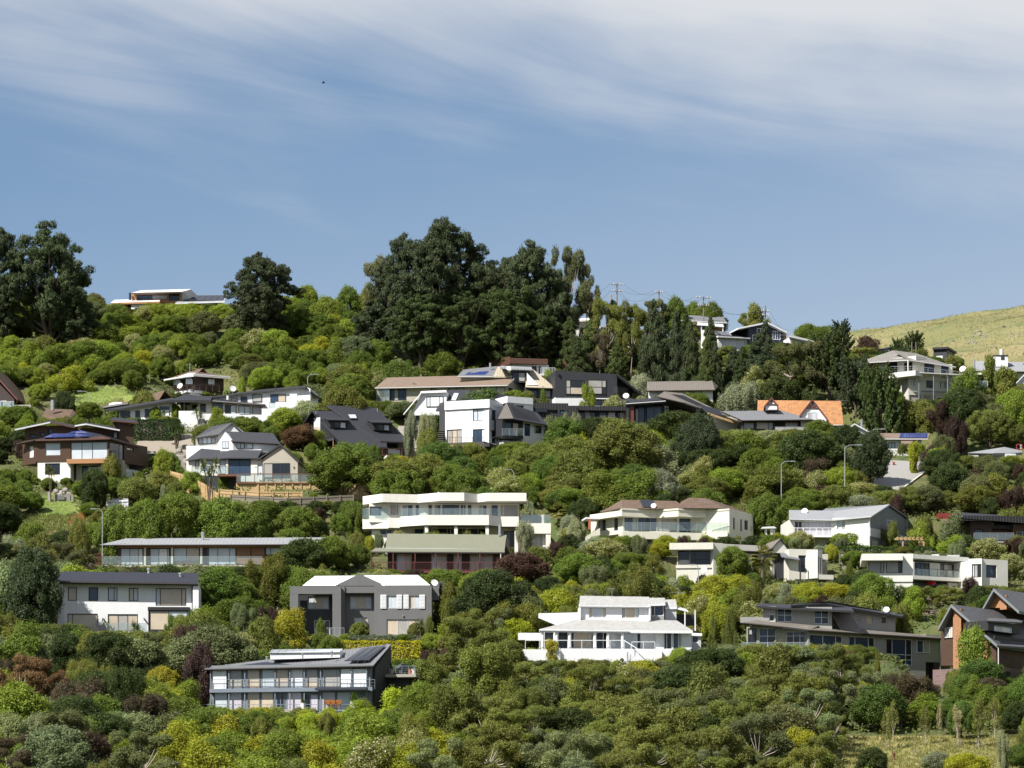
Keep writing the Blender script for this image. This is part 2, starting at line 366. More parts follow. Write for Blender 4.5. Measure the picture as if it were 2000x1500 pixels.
def dish(px, py, d, r=.4, yaw=-25):
    c = FR.P(px, py, d); n = Vector((math.sin(R(yaw)), -math.cos(R(yaw)), .45)).normalized(); u = n.cross(Vector((0, 0, 1))).normalized(); v = u.cross(n); V = []; F = []
    for k in range(4):
        rr = r * k / 3
        for i in range(14):
            an = 2 * math.pi * i / 14; V.append(c + (u * math.cos(an) + v * math.sin(an)) * rr + n * (.22 * rr * rr / r))
    for k in range(3):
        for i in range(14): F.append((k * 14 + i, k * 14 + (i + 1) % 14, k * 14 + 14 + (i + 1) % 14, k * 14 + 14 + i))
    o = mk('satellite_dish', 'dish_white', V, F, H)
    m = MB(); m.bar(c - n * .02, c - n * .12 - Vector((0, 0, r * 1.6)), .035); m.bar(c - v * r * .8, c + n * r * .8, .015); m.bar(c + n * r * .74, c + n * r * .9, .05); m.build('dish_arm', 'steel', o)
def solar(pts, n, m=1, mat='solar_black'):
    """Panels over a quad (lower left, lower right, upper right, upper left) of photo points with depth."""
    a, b, c, e = [FR.P(*p) for p in pts]
    nm = (b - a).cross(e - a).normalized(); nm = nm if nm.z > 0 else -nm
    for i in range(n):
        for j in range(m):
            f = lambda s, t: a.lerp(b, s).lerp(e.lerp(c, s), t)
            s0, s1, t0, t1 = (i + .03) / n, (i + .97) / n, (j + .03) / m, (j + .97) / m
            q = [f(s0, t0), f(s1, t0), f(s1, t1), f(s0, t1)]
            o = mk('solar_panel', mat, [v + nm * .05 for v in q] + [v + nm * .11 for v in q], BF, H)
def ant(px, y0, y1, d, wide=.9):
    a = FR.P(px, y1, d); z = FR.L(px, y0, d)[1] + FR.o.z; m = MB(); t = Vector((a.x, a.y, z)); m.bar(a, t, .025); e = Vector((wide, .25, 0)); m.bar(t - e, t + e, .02)
    for k in range(-3, 4): c = t + e * (k / 3.2); s = Vector((-.1, .4, 0)); m.bar(c - s, c + s, .012)
    m.build('antenna', 'steel', H)
# ================================================================ the houses, front row first
# ---- steel and glass house at the foot of the slope
hs('glass_fronted_house', 'two storey steel and glass house with grey mono pitch roof and black solar panels', 'house', 600, 1392, 484, -9, 'the steel and glass house', [(395, 1255, 770, 1384), (745, 1285, 815, 1335)])
bx('wall', 'render_grey', 413, 1300, 725, 1420, .1, 8, dn=1, pad=True)
q = (2, 2); R2 = (1, 2)
def row(y0, y1, xs, gl, d, fm='s', cols=None, rows=(1,)):
    for i, (a, b) in enumerate(xs): wn(a, y0, b, y1, d, (cols or {}).get(i, (1,)), rows, fm, gl[i % len(gl)])
row(1306.5, 1345, [(448, 473), (482, 508), (511, 537), (538, 564), (567, 593), (597, 621), (629, 665)], 'gtptpgg', .1, cols={6: (5, 1)}, rows=(1, 2))
row(1351, 1391, [(418, 445), (446, 473), (482, 508), (510, 535), (560, 590)], 'plppl', .1)
row(1351, 1389, [(628, 656), (657, 686)], 'lp', .1)
wn(540, 1352, 556, 1390, .1, (1, 1), (1,), 's', 'b', 'door'); wn(592, 1356, 622, 1388, .1, (1, 1), (1,), 's', 'dl', 'door')
for a, b in ((415, 442), (666, 686), (688, 715)): bx('louvre_blind', 'glass_white', a, 1307, b, 1345, -.2, -.12)
for x in (411, 447, 478, 537, 566, 594, 626, 686, 716): bx('post', 'blue_steel', x - .9, 1302, x + .9, 1396, -.45, -.32)
bx('floor_slab', 'blue_steel', 409, 1345.5, 727, 1349, -.6, .1)
bx('awning', 'navy_trim', 615, 1343, 716, 1346.5, -1.6, -.8)
rl((411, 1345.5, -.55), (732, 1345.5, -.55), 1.0, 12, 'blue_steel', 'wire', mid=2); rl((384, 1394, -.9), (690, 1394, -.9), 1.0, 11, 'blue_steel', 'wire', mid=2)
sl('roof', 'grey_seam', [(399, 1306.5, -.6), (729, 1299.5, -.6), (765, 1257.5, 8), (560, 1283, 8.4), (405, 1303, 5)], .2, edge='navy_trim')
pr('side_wall', 'charcoal', [(723, 1303), (727, 1302), (727, 1400), (723, 1400)], .5, .7)
fr(728, 1302, 0, 81 - 9 + 4)
pr('end_wall', 'charcoal', [(733, 1304), (764, 1262), (765, 1420), (733, 1420)], 0, .3)
fr()
pr('rooflight', 'white', [(528, 1274), (664, 1271), (664, 1284), (528, 1288)], 4.2, 6.5)
sl('rooflight_glazing', 'glass_pale', [(526, 1274.5, 4.0), (664, 1273, 4.0), (670, 1267, 6.5), (531, 1268.5, 6.5)], .06, edge='steel')
for k in range(11): x = 528 + k * 13.6; sl('glazing_bar', 'steel', [(x, 1274.3, 3.98), (x + 1.2, 1274.3, 3.98), (x + 5.7, 1267.4, 6.4), (x + 4.6, 1267.4, 6.4)], .03)
solar([(671, 1293.2, .3), (719, 1292.2, .3), (755, 1261, 7), (708, 1267, 7)], 3, 1)
for x, y in ((521, 1290), (591, 1284), (648, 1280)): cy('roof_vent', 'steel', x, y - 6, y + 3, 3, .1, cap=1.6)
bx('garden_wall', 'block_grey', 525, 1386, 577, 1425, -3.5, -1.2)
bx('carport_deck', 'concrete', 748, 1317, 812, 1322, 5, 10.5); bx('carport_wall', 'charcoal', 745, 1322, 800, 1370, 6.5, 7)
rl((748, 1317, 5.1), (810, 1317, 5.1), .9, 5, 'blue_steel', 'wire', mid=3)
# ---- white box house with navy roof
hs('white_house', 'plain white two storey house with navy metal roof and blinds drawn behind black framed windows', 'house', 250, 1237, 532, 2, 'the plain white two storey house', [(108, 1110, 320, 1222), (320, 1112, 392, 1200), (200, 1195, 300, 1234)])
K1 = (1,)
bx('wall', 'white', 122, 1134, 377, 1246, 0, 7, [(132.5, 1147, 150.3, 1173.3, K1, K1, 'k', 't'), (173, 1147, 191.7, 1173.5, K1, K1, 'k', 'b'), (210.7, 1147.3, 229.4, 1173.7, (2, 1), K1, 'k', 'tp'), (251.5, 1148, 270.2, 1174, (1, 1), K1, 'k', 'p'),
    (304, 1148.5, 363.7, 1183.3, (1, 5.4, 1), K1, 'k', 't'), (132, 1198.5, 191, 1232, (1, 6), K1, 'k', 't'), (210.4, 1199.3, 269.4, 1233, (1, 1, 1), K1, 'k', 'tgt', 'door')], dn=1.5, pad=True)
bx('side_pier', 'white', 112, 1134, 122.3, 1246, -1.0, 8.2, dn=1.5); bx('side_pier', 'white', 376.6, 1138, 388, 1238, -1.0, 8.2, dn=1.5)
sl('roof', 'navy_roof', [(112.5, 1134.5, -1.25), (387, 1138.5, -1.25), (388, 1119, 4), (115, 1116, 4)], .32); sl('back_roof', 'navy_roof', [(115, 1116, 4.05), (388, 1119, 4.05), (387, 1140, 9), (113, 1137, 9)], .3)
for x in (122.8, 375.5): cy('downpipe', 'black', x, 1137, 1238, -.12, .05)
bx('bay_head', 'black', 288.6, 1185.3, 371, 1192, -1.5, -.02); bx('bay', 'black', 289.5, 1192, 369, 1240, -1.4, -.02, [(291.5, 1192.5, 367, 1231, (1, 1), K1, 'k', 't')], dn=.6)
bx('plinth', 'charcoal', 206, 1235, 300, 1240, -1.3, -.02); rl((207, 1235, -1.2), (286, 1235, -1.2), 1.05, 4, 'steel')
pr('stair_side', 'charcoal', [(163, 1239), (189, 1221), (206, 1221), (206, 1250), (160, 1250)], -1.6, -1.3)
for x, y in ((199.5, 1206), (280, 1206)): bx('wall_lamp', 'steel', x, y, x + 1.6, y + 3, -.55, -.002)
for x, y, d in ((290.5, 1117, 3.6), (352.6, 1126, 2)): cy('roof_vent', 'lamp_grey', x, y - 4, y + 4, d, .16, cap=1.5)
# ---- grey rendered house with gable
hs('grey_gabled_house', 'dark grey rendered two storey house with central gable, white roof and white shutters', 'house', 690, 1240, 530, 0, 'the dark grey gabled house', [(560, 1118, 850, 1205), (645, 1200, 830, 1240)])
bx('wall', 'grey', 731, 1144, 843, 1250, 0, 9, [(755, 1209.5, 819, 1240, (1.2, 1.15, 1.2), K1, 'g', 't', 'door'), (755.5, 1163.5, 775, 1188, (1, 2), K1, 'w', 'pt'), (798, 1163.5, 820, 1188, (1, 1), K1, 'w', 'tw')], dn=2, pad=True)
for a, b in ((743, 754.5), (774.6, 785), (788, 798), (819, 830)):
    s = bx('shutter', 'white', a, 1161.5, b, 1188.5, -.12, -.01)
    for k in range(9): y = 1163.3 + k * 2.7; bx('slat', 'white', a + 1.2, y, b - 1.2, y + 1.6, -.15, -.121, par=s)
pr('wall', 'grey', [(673, 1144), (653, 1144), (702.8, 1121), (754, 1144), (731, 1144), (731, 1158), (673, 1158)], 1.2, 1.6)
bx('wall', 'grey', 673, 1157.6, 731, 1250, 2.6, 9, [(683.5, 1165, 726, 1190, (1.1, 2, 1.1), K1, 'g', 'ptp'), (692, 1206, 717.5, 1240, (1, 1), K1, 'w', 't', 'door')], dn=2)
pr('gable_wall', 'grey', [(653, 1144.2), (702.8, 1121), (754, 1144.2)], 1.15, 5)
bx('lintel', 'grey', 566, 1145, 666, 1160, -.4, 1.2); bx('pier', 'grey', 566, 1159.8, 582.4, 1250, -.4, 1.2, dn=2); bx('pier', 'grey', 649.3, 1159.8, 666, 1250, -.4, 3.5, dn=2)
bx('wall', 'charcoal', 566.4, 1145.2, 666, 1250, 2.2, 9, [(601, 1165, 642.7, 1190, (1.1, 2, 1.1), K1, 'g', 'ptp'), (614, 1211.5, 644, 1244, (1, 1.3, 1), K1, 'w', 'dgd', 'door')], dn=2, pad=True)
bx('wall', 'grey', 666, 1145, 673.2, 1250, 1.0, 9, dn=2)
sl('roof', 'white_roof', [(590, 1144.2, .3), (654, 1144.2, .3), (694, 1124.4, 5), (615, 1125, 5)], .15); sl('roof', 'white_roof', [(752, 1143.6, .3), (841, 1143.3, .3), (816, 1123, 5), (712, 1123.6, 5)], .15); sl('back_roof', 'white_roof', [(615, 1125, 5.05), (816, 1123, 5.05), (841, 1145, 9), (590, 1145, 9)], .15)
bx('chimney_box', 'grey', 845, 1136, 858, 1172, 1.5, 4); bx('chimney_box', 'charcoal', 858, 1138, 870, 1172, 3, 4.4)
fr(); dish(848, 1138.5, .8, .42, 15)
bx('terrace', 'concrete', 596, 1243, 682, 1290, -2.0, 2, dn=1); rl((617, 1243, -1.9), (672, 1243, -1.9), 1.0, 6, 'steel', 'bars')
bx('garden_wall', 'concrete', 665, 1241.5, 848, 1260, -2.6, -.2, dn=1)
cy('wall_light', 'steel', 787.5, 1201, 1204, -.1, .09)
# ---- white cottage
hs('white_cottage', 'white cottage with white tiled roofs, columned verandah and white terrace wall', 'house', 1200, 1270, 512, 3, 'the white columned cottage', [(1050, 1158, 1360, 1268), (1095, 1262, 1290, 1286), (1000, 1192, 1135, 1210)])
bx('wall', 'white', 1134, 1182, 1269, 1215, 3.2, 8, [(1150.5, 1186, 1184, 1207, (1, 3, 1), K1, 'w', 't'), (1214.5, 1186.5, 1248.5, 1207.8, (1, 3, 1), K1, 'w', 't')])
sl('roof', 'white_tile', [(1131, 1182.5, 2.8), (1271, 1184, 2.8), (1268, 1165.5, 6.5), (1133, 1163.5, 6.5)], .25, edge='white'); sl('back_roof', 'white_tile', [(1133, 1163.5, 6.55), (1268, 1165.5, 6.55), (1271, 1184, 10), (1131, 1182.5, 10)], .2)
for x in (1132.5, 1269): bx('gable_trim', 'white', x - 1.6, 1180, x + 1.6, 1212, 2.7, 3.1)
bx('wall', 'grey_board', 1269.5, 1181, 1297, 1222, 4, 8, [(1272, 1182.5, 1296, 1203, (1, 3), K1, 'w', 'd')]); sl('roof', 'white_tile', [(1269, 1180, 3.5), (1299.5, 1179, 3.5), (1298, 1167.5, 6), (1269, 1167.5, 6)], .2, edge='white')
bx('wall', 'pale_grey', 1299, 1184, 1321, 1222, 5, 8); sl('roof', 'white_tile', [(1299, 1186.5, 4.8), (1322, 1186, 4.8), (1320, 1170.5, 7), (1299, 1171, 7)], .2, edge='white')
sl('roof', 'white_tile', [(1053, 1229, -1.7), (1229, 1231, -1.7), (1353, 1231.5, -1.7), (1322, 1212, 3.6), (1268, 1209, 3.6), (1134, 1208, 3.6)], .32, edge='white')
bx('wall', 'white', 1063, 1230, 1281, 1268, .5, 8, [(1063.5, 1234, 1082, 1266, (1,), K1, 'w', 'd'), (1090, 1233.5, 1109.5, 1267, (1,), K1, 'w', 'd'), (1115, 1233.5, 1160, 1266, (1, 6, 1.2), K1, 'w', 'dtg'), (1164, 1234.5, 1186, 1267, (2, 1), K1, 'w', 'd', 'door'), (1190.5, 1236.5, 1213.5, 1267.5, (1, 1), K1, 'w', 'pp', 'door'), (1218, 1236, 1252, 1271, (4, 1), K1, 'w', 'td')], pad=True)
bx('bay', 'white', 1281, 1233, 1351, 1300, -.7, 8, [(1297, 1234.5, 1312, 1268, (1, 2), K1, 'w', 'd'), (1315, 1234, 1331, 1268, (2, 1), K1, 'w', 'd')], dn=1.5)
for x in (1059.5, 1087, 1112.7, 1162, 1187.6, 1216): cy('column', 'white', x, 1231, 1268, -1.4, .2)
bx('terrace_wall', 'white', 1094, 1266.5, 1293, 1300, -2.2, .5, dn=2); bx('terrace_wall', 'white', 1022, 1268, 1094, 1305, -2.6, .5, dn=2)
for k in range(5): bx('step', 'white', 1220 + k * 5, 1270 + k * 4, 1228 + k * 5, 1310, -3.2, -2.21)
rl((1026, 1267, -2.1), (1219, 1267, -2.1), .95, 7, 'white', 'wire', mid=0, t=.04); rl((1219, 1267, -2.2), (1246, 1284, -3), .95, 2, 'white', 'wire', mid=0, t=.04); rl((1234, 1270, -2.1), (1279, 1270, -2.1), .95, 2, 'white', 'wire', mid=0, t=.04)
pr('garden_wall', 'white', [(1052, 1198), (1132, 1196), (1132, 1222), (1090, 1222), (1052, 1207)], 4, 4.4); bx('garden_wall', 'white', 1012, 1236, 1056, 1250, 1.5, 1.9)
bx('side_porch', 'pale_grey', 1350, 1238, 1369, 1272, 2, 5, [(1352, 1243, 1364, 1255, K1, K1, 'w', 'g')]); sl('porch_roof', 'white', [(1349, 1239, 1.7), (1371, 1240, 1.7), (1371, 1237, 5), (1349, 1236, 5)], .15)
for x in (1338, 1358): cy('pergola_post', 'white', x, 1192, 1232, 5, .08)
sl('pergola_roof', 'white', [(1322, 1188, 4.9), (1344, 1193, 4.9), (1341, 1190, 7), (1322, 1184, 7)], .12); bx('shade_cloth', 'black', 1324, 1200, 1358, 1222, 7.2, 7.3)
ant(1324, 1157, 1172, 5); ant(1195, 1150, 1164, 6, .3)
# ---- long grey weatherboard house
hs('weatherboard_house', 'long grey weatherboard house with stepped flat roofs, dark carport and many gridded windows', 'house', 1579, 1290, 521, 30, 'the long grey weatherboard house', [(1480, 1175, 1755, 1228), (1450, 1214, 1840, 1262), (1725, 1245, 1842, 1334)])
bx('wall', 'grey_board', 1579, 1229, 1808, 1292, 0, 8, [(1582, 1238.5, 1646, 1272, (3, 3, 1.4), (1, 4), 'w', 'b'), (1659, 1242.5, 1709, 1279, (1, 2.4, 1), (1, 3), 'w', 'b'), (1731.6, 1246.6, 1782, 1300, (1, 2.4, 1), (1, 1, 3), 'w', 'b')], dn=2.5, pad=True)
bx('wall', 'sage_board', 1808, 1239, 1837, 1294, 0, 8, [(1790, 1250, 1791, 1251)][:0]); wn(1790, 1250, 1815.5, 1276, 0, (1, 1), K1, 'w', 'b')
bx('carport_wall', 'black', 1786, 1296, 1826, 1345, 4, 4.3, pad=True); PADS.append(([FR.W(x, d, 0).xy for x, d in ((FR.L(1770, 1300)[0], -1), (FR.L(1842, 1300)[0], -1), (FR.L(1842, 1300)[0], 5), (FR.L(1770, 1300)[0], 5))], FR.o.z + FR.L(1836, 1342)[1])); bx('carport_pier', 'dark_brick', 1824, 1294, 1836, 1345, 0, 1); cy('post', 'steel', 1836.5, 1246, 1345, -.1, .06)
sl('roof', 'brown_seam', [(1577, 1229.5, -.7), (1842, 1246, -.7), (1846, 1243, 3.2), (1680, 1229, 3.2), (1590, 1221, 3.2)], .22, edge='black')
bx('upper_wall', 'grey_board', 1617, 1188, 1749, 1236, 3.2, 9, [(1667, 1201.5, 1680, 1216.5, K1, K1, 'w', 'b'), (1693, 1203, 1704.5, 1217.5, K1, K1, 'w', 'p'), (1722, 1204, 1733, 1219, K1, K1, 'w', 'b')])
sl('upper_roof', 'black_roof', [(1545, 1182, 2.2), (1609, 1178, 2.4), (1762, 1204, 2.4), (1766, 1200, 7), (1620, 1174, 7), (1548, 1180, 7)], .25, edge='black')
sl('sloping_rooflight', 'brown_seam', [(1643, 1229.3, 1.2), (1681, 1231, 1.2), (1659, 1195, 3.1), (1621, 1194, 3.1)], .15, edge='cream')
fr(1579, 1290, 0, -4)
bx('upper_wall', 'grey_board', 1490, 1184, 1515, 1224, 2.2, 8, [(1502.5, 1187.5, 1512.5, 1213.5, K1, (1, 1), 'w', 'd')]); bx('upper_wall', 'grey_board', 1514, 1186, 1625, 1230, 2.6, 8, [(1518, 1188.5, 1547, 1214, (1, 1), (1, 1), 'w', 'b'), (1590.5, 1192.5, 1618.5, 1218.5, (1, 1), (1, 1), 'w', 'bbdd')])
sl('upper_roof', 'black_roof', [(1477, 1183, 1.4), (1514, 1186, 1.4), (1668, 1193, 1.4), (1662, 1186, 6), (1480, 1178, 6)], .22, edge='black')
bx('wall', 'sage_board', 1458, 1224, 1579, 1275, .6, 8, [(1461, 1227, 1477.5, 1262, (1, 1), (2, 1), 'k', 'd'), (1483, 1227, 1515, 1266, (1, 1), (1.6, 1), 'w', 'd'), (1536, 1233.5, 1576, 1265, (1, 1, 1), (3, 1), 'w', 'd')], dn=2)
sl('roof', 'brown_seam', [(1452, 1215.5, -.6), (1526, 1223, -.6), (1581, 1230, -.6), (1600, 1222, 2.5), (1478, 1211, 2.5)], .22, edge='black')
bx('deck', 'grey_wood', 1449, 1272, 1582, 1277, -2.2, .6); rl((1449, 1272, -2.1), (1582, 1272, -2.1), 1.0, 9, 'steel', 'glass')
bx('parapet', 'grey_board', 1446, 1205, 1492, 1216, 4, 4.3)
fr(); dish(1731, 1191, 3, .38, -10); cy('roof_vent', 'lamp_grey', 1723, 1184, 1196, 3.2, .05); fr(1579, 1290, 0, -4); cy('roof_dome', 'cream', 1572, 1181, 1186, 3, .4)
# ---- brick house at the edge
hs('brick_gabled_house', 'orange brick house with steep slate gables, dark dormer and pink block base', 'house', 1895, 1290, 506, -38, 'the orange brick gabled house', [(1830, 1145, 2000, 1225), (1925, 1205, 2000, 1325), (1905, 1240, 1950, 1290)])
def gab(l, a, r, d0, d1, th, mat='slate_tile', edge='render_grey', nm='roof'):
    """Two roof slopes over a gable outline l, apex a, r (photo points at depth d0)."""
    for p, q in ((l, a), (a, r)):
        A, B = FR.L(*p, d0), FR.L(*q, d0)
        V = [FR.W(x, d, z + s) for d in (d0, d1) for s in (0, -th) for x, z in (A, B)]
        mk(nm, mat, V, [(0, 1, 5, 4), (3, 2, 6, 7), (0, 2, 3, 1), (4, 5, 7, 6), (0, 4, 6, 2), (1, 3, 7, 5)], H, mats=[mat, edge], fm=[0, 1, 1, 1, 1, 1])
pr('gable_wall', 'cedar', [(1838, 1224), (1858, 1186), (1946, 1262), (1946, 1300), (1838, 1300)], .6, 16)
PADS.append(([FR.W(x, d, 0).xy for x, d in ((-5, -2), (5, -2), (5, 18), (-5, 18))], FR.o.z - 2))
bx('brick_pier', 'orange_brick', 1861.5, 1190, 1877, 1300, .2, .8, dn=2); bx('brick_pier', 'orange_brick', 1917, 1236, 1929, 1310, .2, .8, dn=2); wn(1846, 1226, 1861, 1245, .55, (2, 1), K1, 'w', 'g'); wn(1893, 1224, 1910, 1248, .55, (1, 1), K1, 'w', 'g')
gab((1832, 1226), (1857.5, 1180), (1949, 1260), -.5, 20, .35)
pr('gable_wall', 'orange_wood', [(1925, 1187), (1941, 1156), (1978, 1187)], 8.6, 16); bx('brick_pier', 'orange_brick', 1953, 1163, 1966, 1190, 8.4, 8.7)
gab((1919, 1187), (1940.5, 1149), (1990, 1193), 7.6, 22, .35)
fr(1949, 1259, -.5, 52)
bx('dormer', 'black', 1930, 1212, 1992, 1239, 1.0, 4, [(1941.7, 1221, 1978, 1239, (1, 1.4, 1.4, 1), K1, 'w', 'p')]); sl('dormer_roof', 'slate_tile', [(1927, 1212, .7), (1995, 1215.5, .7), (2000, 1210, 4), (1930, 1207, 4)], .15)
bx('balcony_front', 'black', 1943, 1241, 2012, 1256, .2, .4); bx('wall', 'orange_brick', 1948, 1262, 2020, 1303, 1.5, 8, [(1952, 1267, 1973, 1300, (1, 1, 1), K1, 'w', 'wdw', 'door'), (1993, 1268, 2010, 1300, K1, K1, 'w', 'd', 'door')])
bx('base_wall', 'pink_block', 1949, 1301, 2025, 1345, -.6, 8, dn=2); bx('doorway', 'black', 1963, 1311, 1974, 1340, -.63, -.61); cy('downpipe', 'white', 1950, 1262, 1302, -.2, .06)
sl('lean_roof', 'slate_tile', [(1947, 1260, -.6), (2018, 1265, -.6), (2022, 1253, 2), (1950, 1251, 2)], .2); rl((1952, 1301, -.5), (2018, 1304, -.5), 1, 5, 'black', 'wire', mid=3)
# ---- cream flat roofed house
hs('flat_roofed_cream_house', 'cream flat roofed house with deep fascia, corner window and dark garage door', 'house', 1390, 1130, 563, -6, 'the cream flat roofed house', [(1305, 1055, 1415, 1125), (1412, 1055, 1480, 1090), (1478, 1048, 1545, 1095), (1515, 1068, 1628, 1140)])
bx('wall', 'ivory', 1321, 1105, 1393, 1150, 0, 6, dn=2, pad=True); bx('wall', 'ivory', 1323, 1070, 1391, 1106, .15, 6, [(1324.5, 1072, 1347, 1104.5, (1,), (1.1, 2), 'k', 'gd'), (1348, 1072, 1390, 1104.5, (1, 3, 1), (1.1, 2), 'k', 'd')])
bx('sill_band', 'ivory', 1320, 1103.5, 1394, 1109, -.15, 0); bx('fascia', 'ivory', 1307.5, 1060.5, 1393, 1072.5, -1.2, 6)
fr(1393, 1070, 0, 24)
bx('pier', 'ivory', 1393, 1060, 1412, 1150, -.3, 6, dn=2); bx('fascia', 'ivory', 1411, 1062, 1508, 1078, .5, 6); bx('wall', 'ivory', 1411, 1078, 1508, 1140, 1.6, 6, [(1420, 1078.5, 1451, 1100, (1, 1), K1, 'k', 'd'), (1469, 1080, 1480, 1110, K1, K1, 'k', 'd')], dn=2, pad=True)
bx('wall', 'ivory', 1507, 1068, 1523, 1140, .2, 6, dn=2); dish(1375, 1113, -1.0, .42, -20)
fr(1523, 1090, 0, 12)
bx('entry_wall', 'charcoal', 1523, 1071, 1542, 1130, 2, 6, [(1530, 1092, 1540, 1124, K1, K1, 'k', 'd', 'door')]); pr('gable_wall', 'ivory', [(1510, 1068), (1525, 1053), (1541, 1074), (1541, 1080), (1510, 1080)], 1.4, 1.7)
gab((1507, 1071), (1525, 1051), (1543, 1076), 1.1, 9, .15, 'brown_seam', 'black'); sl('awning', 'grey_seam', [(1526, 1087, -1.2), (1563, 1093, -1.2), (1552, 1080, 1.8), (1523, 1078, 1.8)], .1)
bx('wall', 'ivory', 1541, 1072, 1597, 1130, -.4, 6, [(1559.5, 1084.5, 1588.5, 1117.5, (1, 2.6, 1), (1, 1.8), 'k', 'd')], dn=.3, pad=True); cy('post', 'black', 1563, 1092, 1150, -1.4, .1)
fr(1597, 1100, -.4, 48)
bx('wall', 'ivory', 1597, 1074, 1606, 1130, 0, 4, [(1597.5, 1087, 1599.5, 1119, K1, K1, 'k', 'd'), (1602, 1089, 1604, 1121, K1, K1, 'k', 'd')]); fr(1606, 1100, 1, 16)
bx('fascia', 'ivory', 1605, 1082, 1617, 1093, 1, 5); bx('terrace', 'ivory', 1598, 1122, 1628, 1132, -1, 4); bx('wall', 'beige_board', 1606, 1093, 1616, 1122, 3, 5)
bx('garage_door', 'garage_grey', 1553, 1131, 1616, 1168, .4, .6); bx('wall', 'ivory', 1615, 1132, 1627, 1165, .2, 5); ant(1446, 1055, 1067, 3, .6)
# ---- white flat roofed house
hs('flat_roofed_white_house', 'white flat roofed house with corner windows, glazed balcony and dark garage opening', 'house', 1783, 1158, 556, -3, 'the white flat roofed house', [(1680, 1076, 1972, 1128), (1770, 1120, 1970, 1146)])
bx('wall', 'plaster', 1695, 1093, 1764, 1121, .15, 7, [(1696, 1094, 1727.5, 1119.5, (4, 1), K1, 'k', 'g'), (1730, 1094, 1762.5, 1119.5, (4, 1), K1, 'k', 'gd')]); bx('wall', 'plaster', 1695, 1119.5, 1783, 1136, 0, 7); bx('wall', 'plaster', 1705, 1135.6, 1782.7, 1175, .15, 7, dn=2, pad=True)
bx('pier', 'plaster', 1763, 1081.5, 1783, 1120, .05, 7); bx('fascia', 'plaster', 1683, 1081.5, 1763.3, 1094, -1.3, 7)
fr(1783, 1120, 0, 29)
bx('fascia', 'plaster', 1783, 1082, 1892, 1097, 0, 7); bx('wall', 'plaster', 1783, 1097, 1880, 1128, 1.4, 7, [(1786, 1098, 1816, 1127, (1, 2, 2, 2), K1, 'k', 'd'), (1836, 1099, 1878, 1128, (1, 2, 2), K1, 'k', 'dgd')])
bx('wall', 'plaster', 1783, 1123.5, 1892, 1137, 0, 7, pad=True); rl((1784.5, 1124, .15), (1877, 1130, .15), .95, 6, 'black'); bx('pier', 'plaster', 1876.5, 1097.5, 1892, 1131, .02, 7); bx('pier', 'plaster', 1783, 1096.7, 1786, 1124, .02, 7)
bx('garage_opening', 'garage_grey', 1784, 1136.5, 1852, 1175, 1.2, 1.4); bx('base_wall', 'plaster', 1852, 1138, 1920, 1180, .8, 7, dn=2)
fr(1892, 1115, 0, -20); bx('bay', 'plaster', 1891, 1091.5, 1917.5, 1144, -.1, 1.5, [(1898, 1102, 1916.5, 1127.5, (1, 2, 2), K1, 'k', 'pgd')])
fr(1917.5, 1115, -.1, 27); bx('wall', 'plaster', 1917.5, 1091.5, 1968.5, 1146.5, 0, 7, [(1926, 1103, 1946.7, 1129, (3, 1), K1, 'k', 'd')], pad=True); bx('base_wall', 'plaster', 1903, 1146, 1962, 1180, 1, 7, [(1918, 1149, 1945, 1170, (1, 3), K1, 'k', 'dg')])
fr(); bx('rooftop_unit', 'white', 1820, 1083, 1834, 1089, 7, 9); bx('rooftop_unit', 'pale_grey', 1850, 1084, 1874, 1090, 9, 11)
# ---- green roofed cabin
hs('green_roofed_cabin', 'dark timber cabin with sage green roof and long red railed verandah', 'house', 855, 1118, 567, 1, 'the green roofed cabin', [(722, 1040, 990, 1114)])
bx('wall', 'dark_brown_board', 757, 1076, 985, 1130, 0, 8, [(774.5, 1082, 804, 1115, (1, 1), K1, 'w', 't', 'door'), (842, 1082, 873, 1115, (1, 1), K1, 'w', 'tt', 'door'), (885.5, 1081.5, 902, 1115, (2, 1), K1, 'w', 'tp', 'door'), (917.5, 1083, 963, 1115, (1, 1, 1), K1, 'w', 'tgt', 'door')], dn=2, pad=True)
sl('roof', 'green_tile', [(753, 1070, .6), (985.5, 1072.5, .6), (989.5, 1044.5, 5), (756.5, 1042, 5)], .2, edge='white'); sl('back_roof', 'green_tile', [(756.5, 1042, 5.05), (989.5, 1044.5, 5.05), (986, 1073, 9), (753, 1071, 9)], .2)
sl('verandah_roof', 'green_tile', [(724, 1077, -2), (985.5, 1078.5, -2), (985.5, 1072, .7), (733, 1070, .7)], .16, edge='bronze')
pr('gable_wall', 'dark_brown_board', [(986, 1074), (991, 1047), (996, 1074), (996, 1110), (986, 1110)], 2, 8)
bx('deck', 'red_brown', 724, 1114, 977, 1119, -2.2, 0)
for x in (725.5, 768, 811, 851.5, 895, 937.5): cy('verandah_post', 'red_brown', x, 1078, 1122, -1.9, .07)
rl((725, 1114, -2.1), (976, 1114, -2.1), 1.02, 6, 'red_brown', 'bars', t=.04); cy('downpipe', 'white', 978, 1079, 1130, -1.9, .06)
cy('flue', 'steel', 976, 1027, 1047, 4.5, .17, cap=.7)
for x in (730, 760, 800, 850, 900, 950): cy('pile', 'grey_wood', x, 1119, 1140, -1.8, .12)
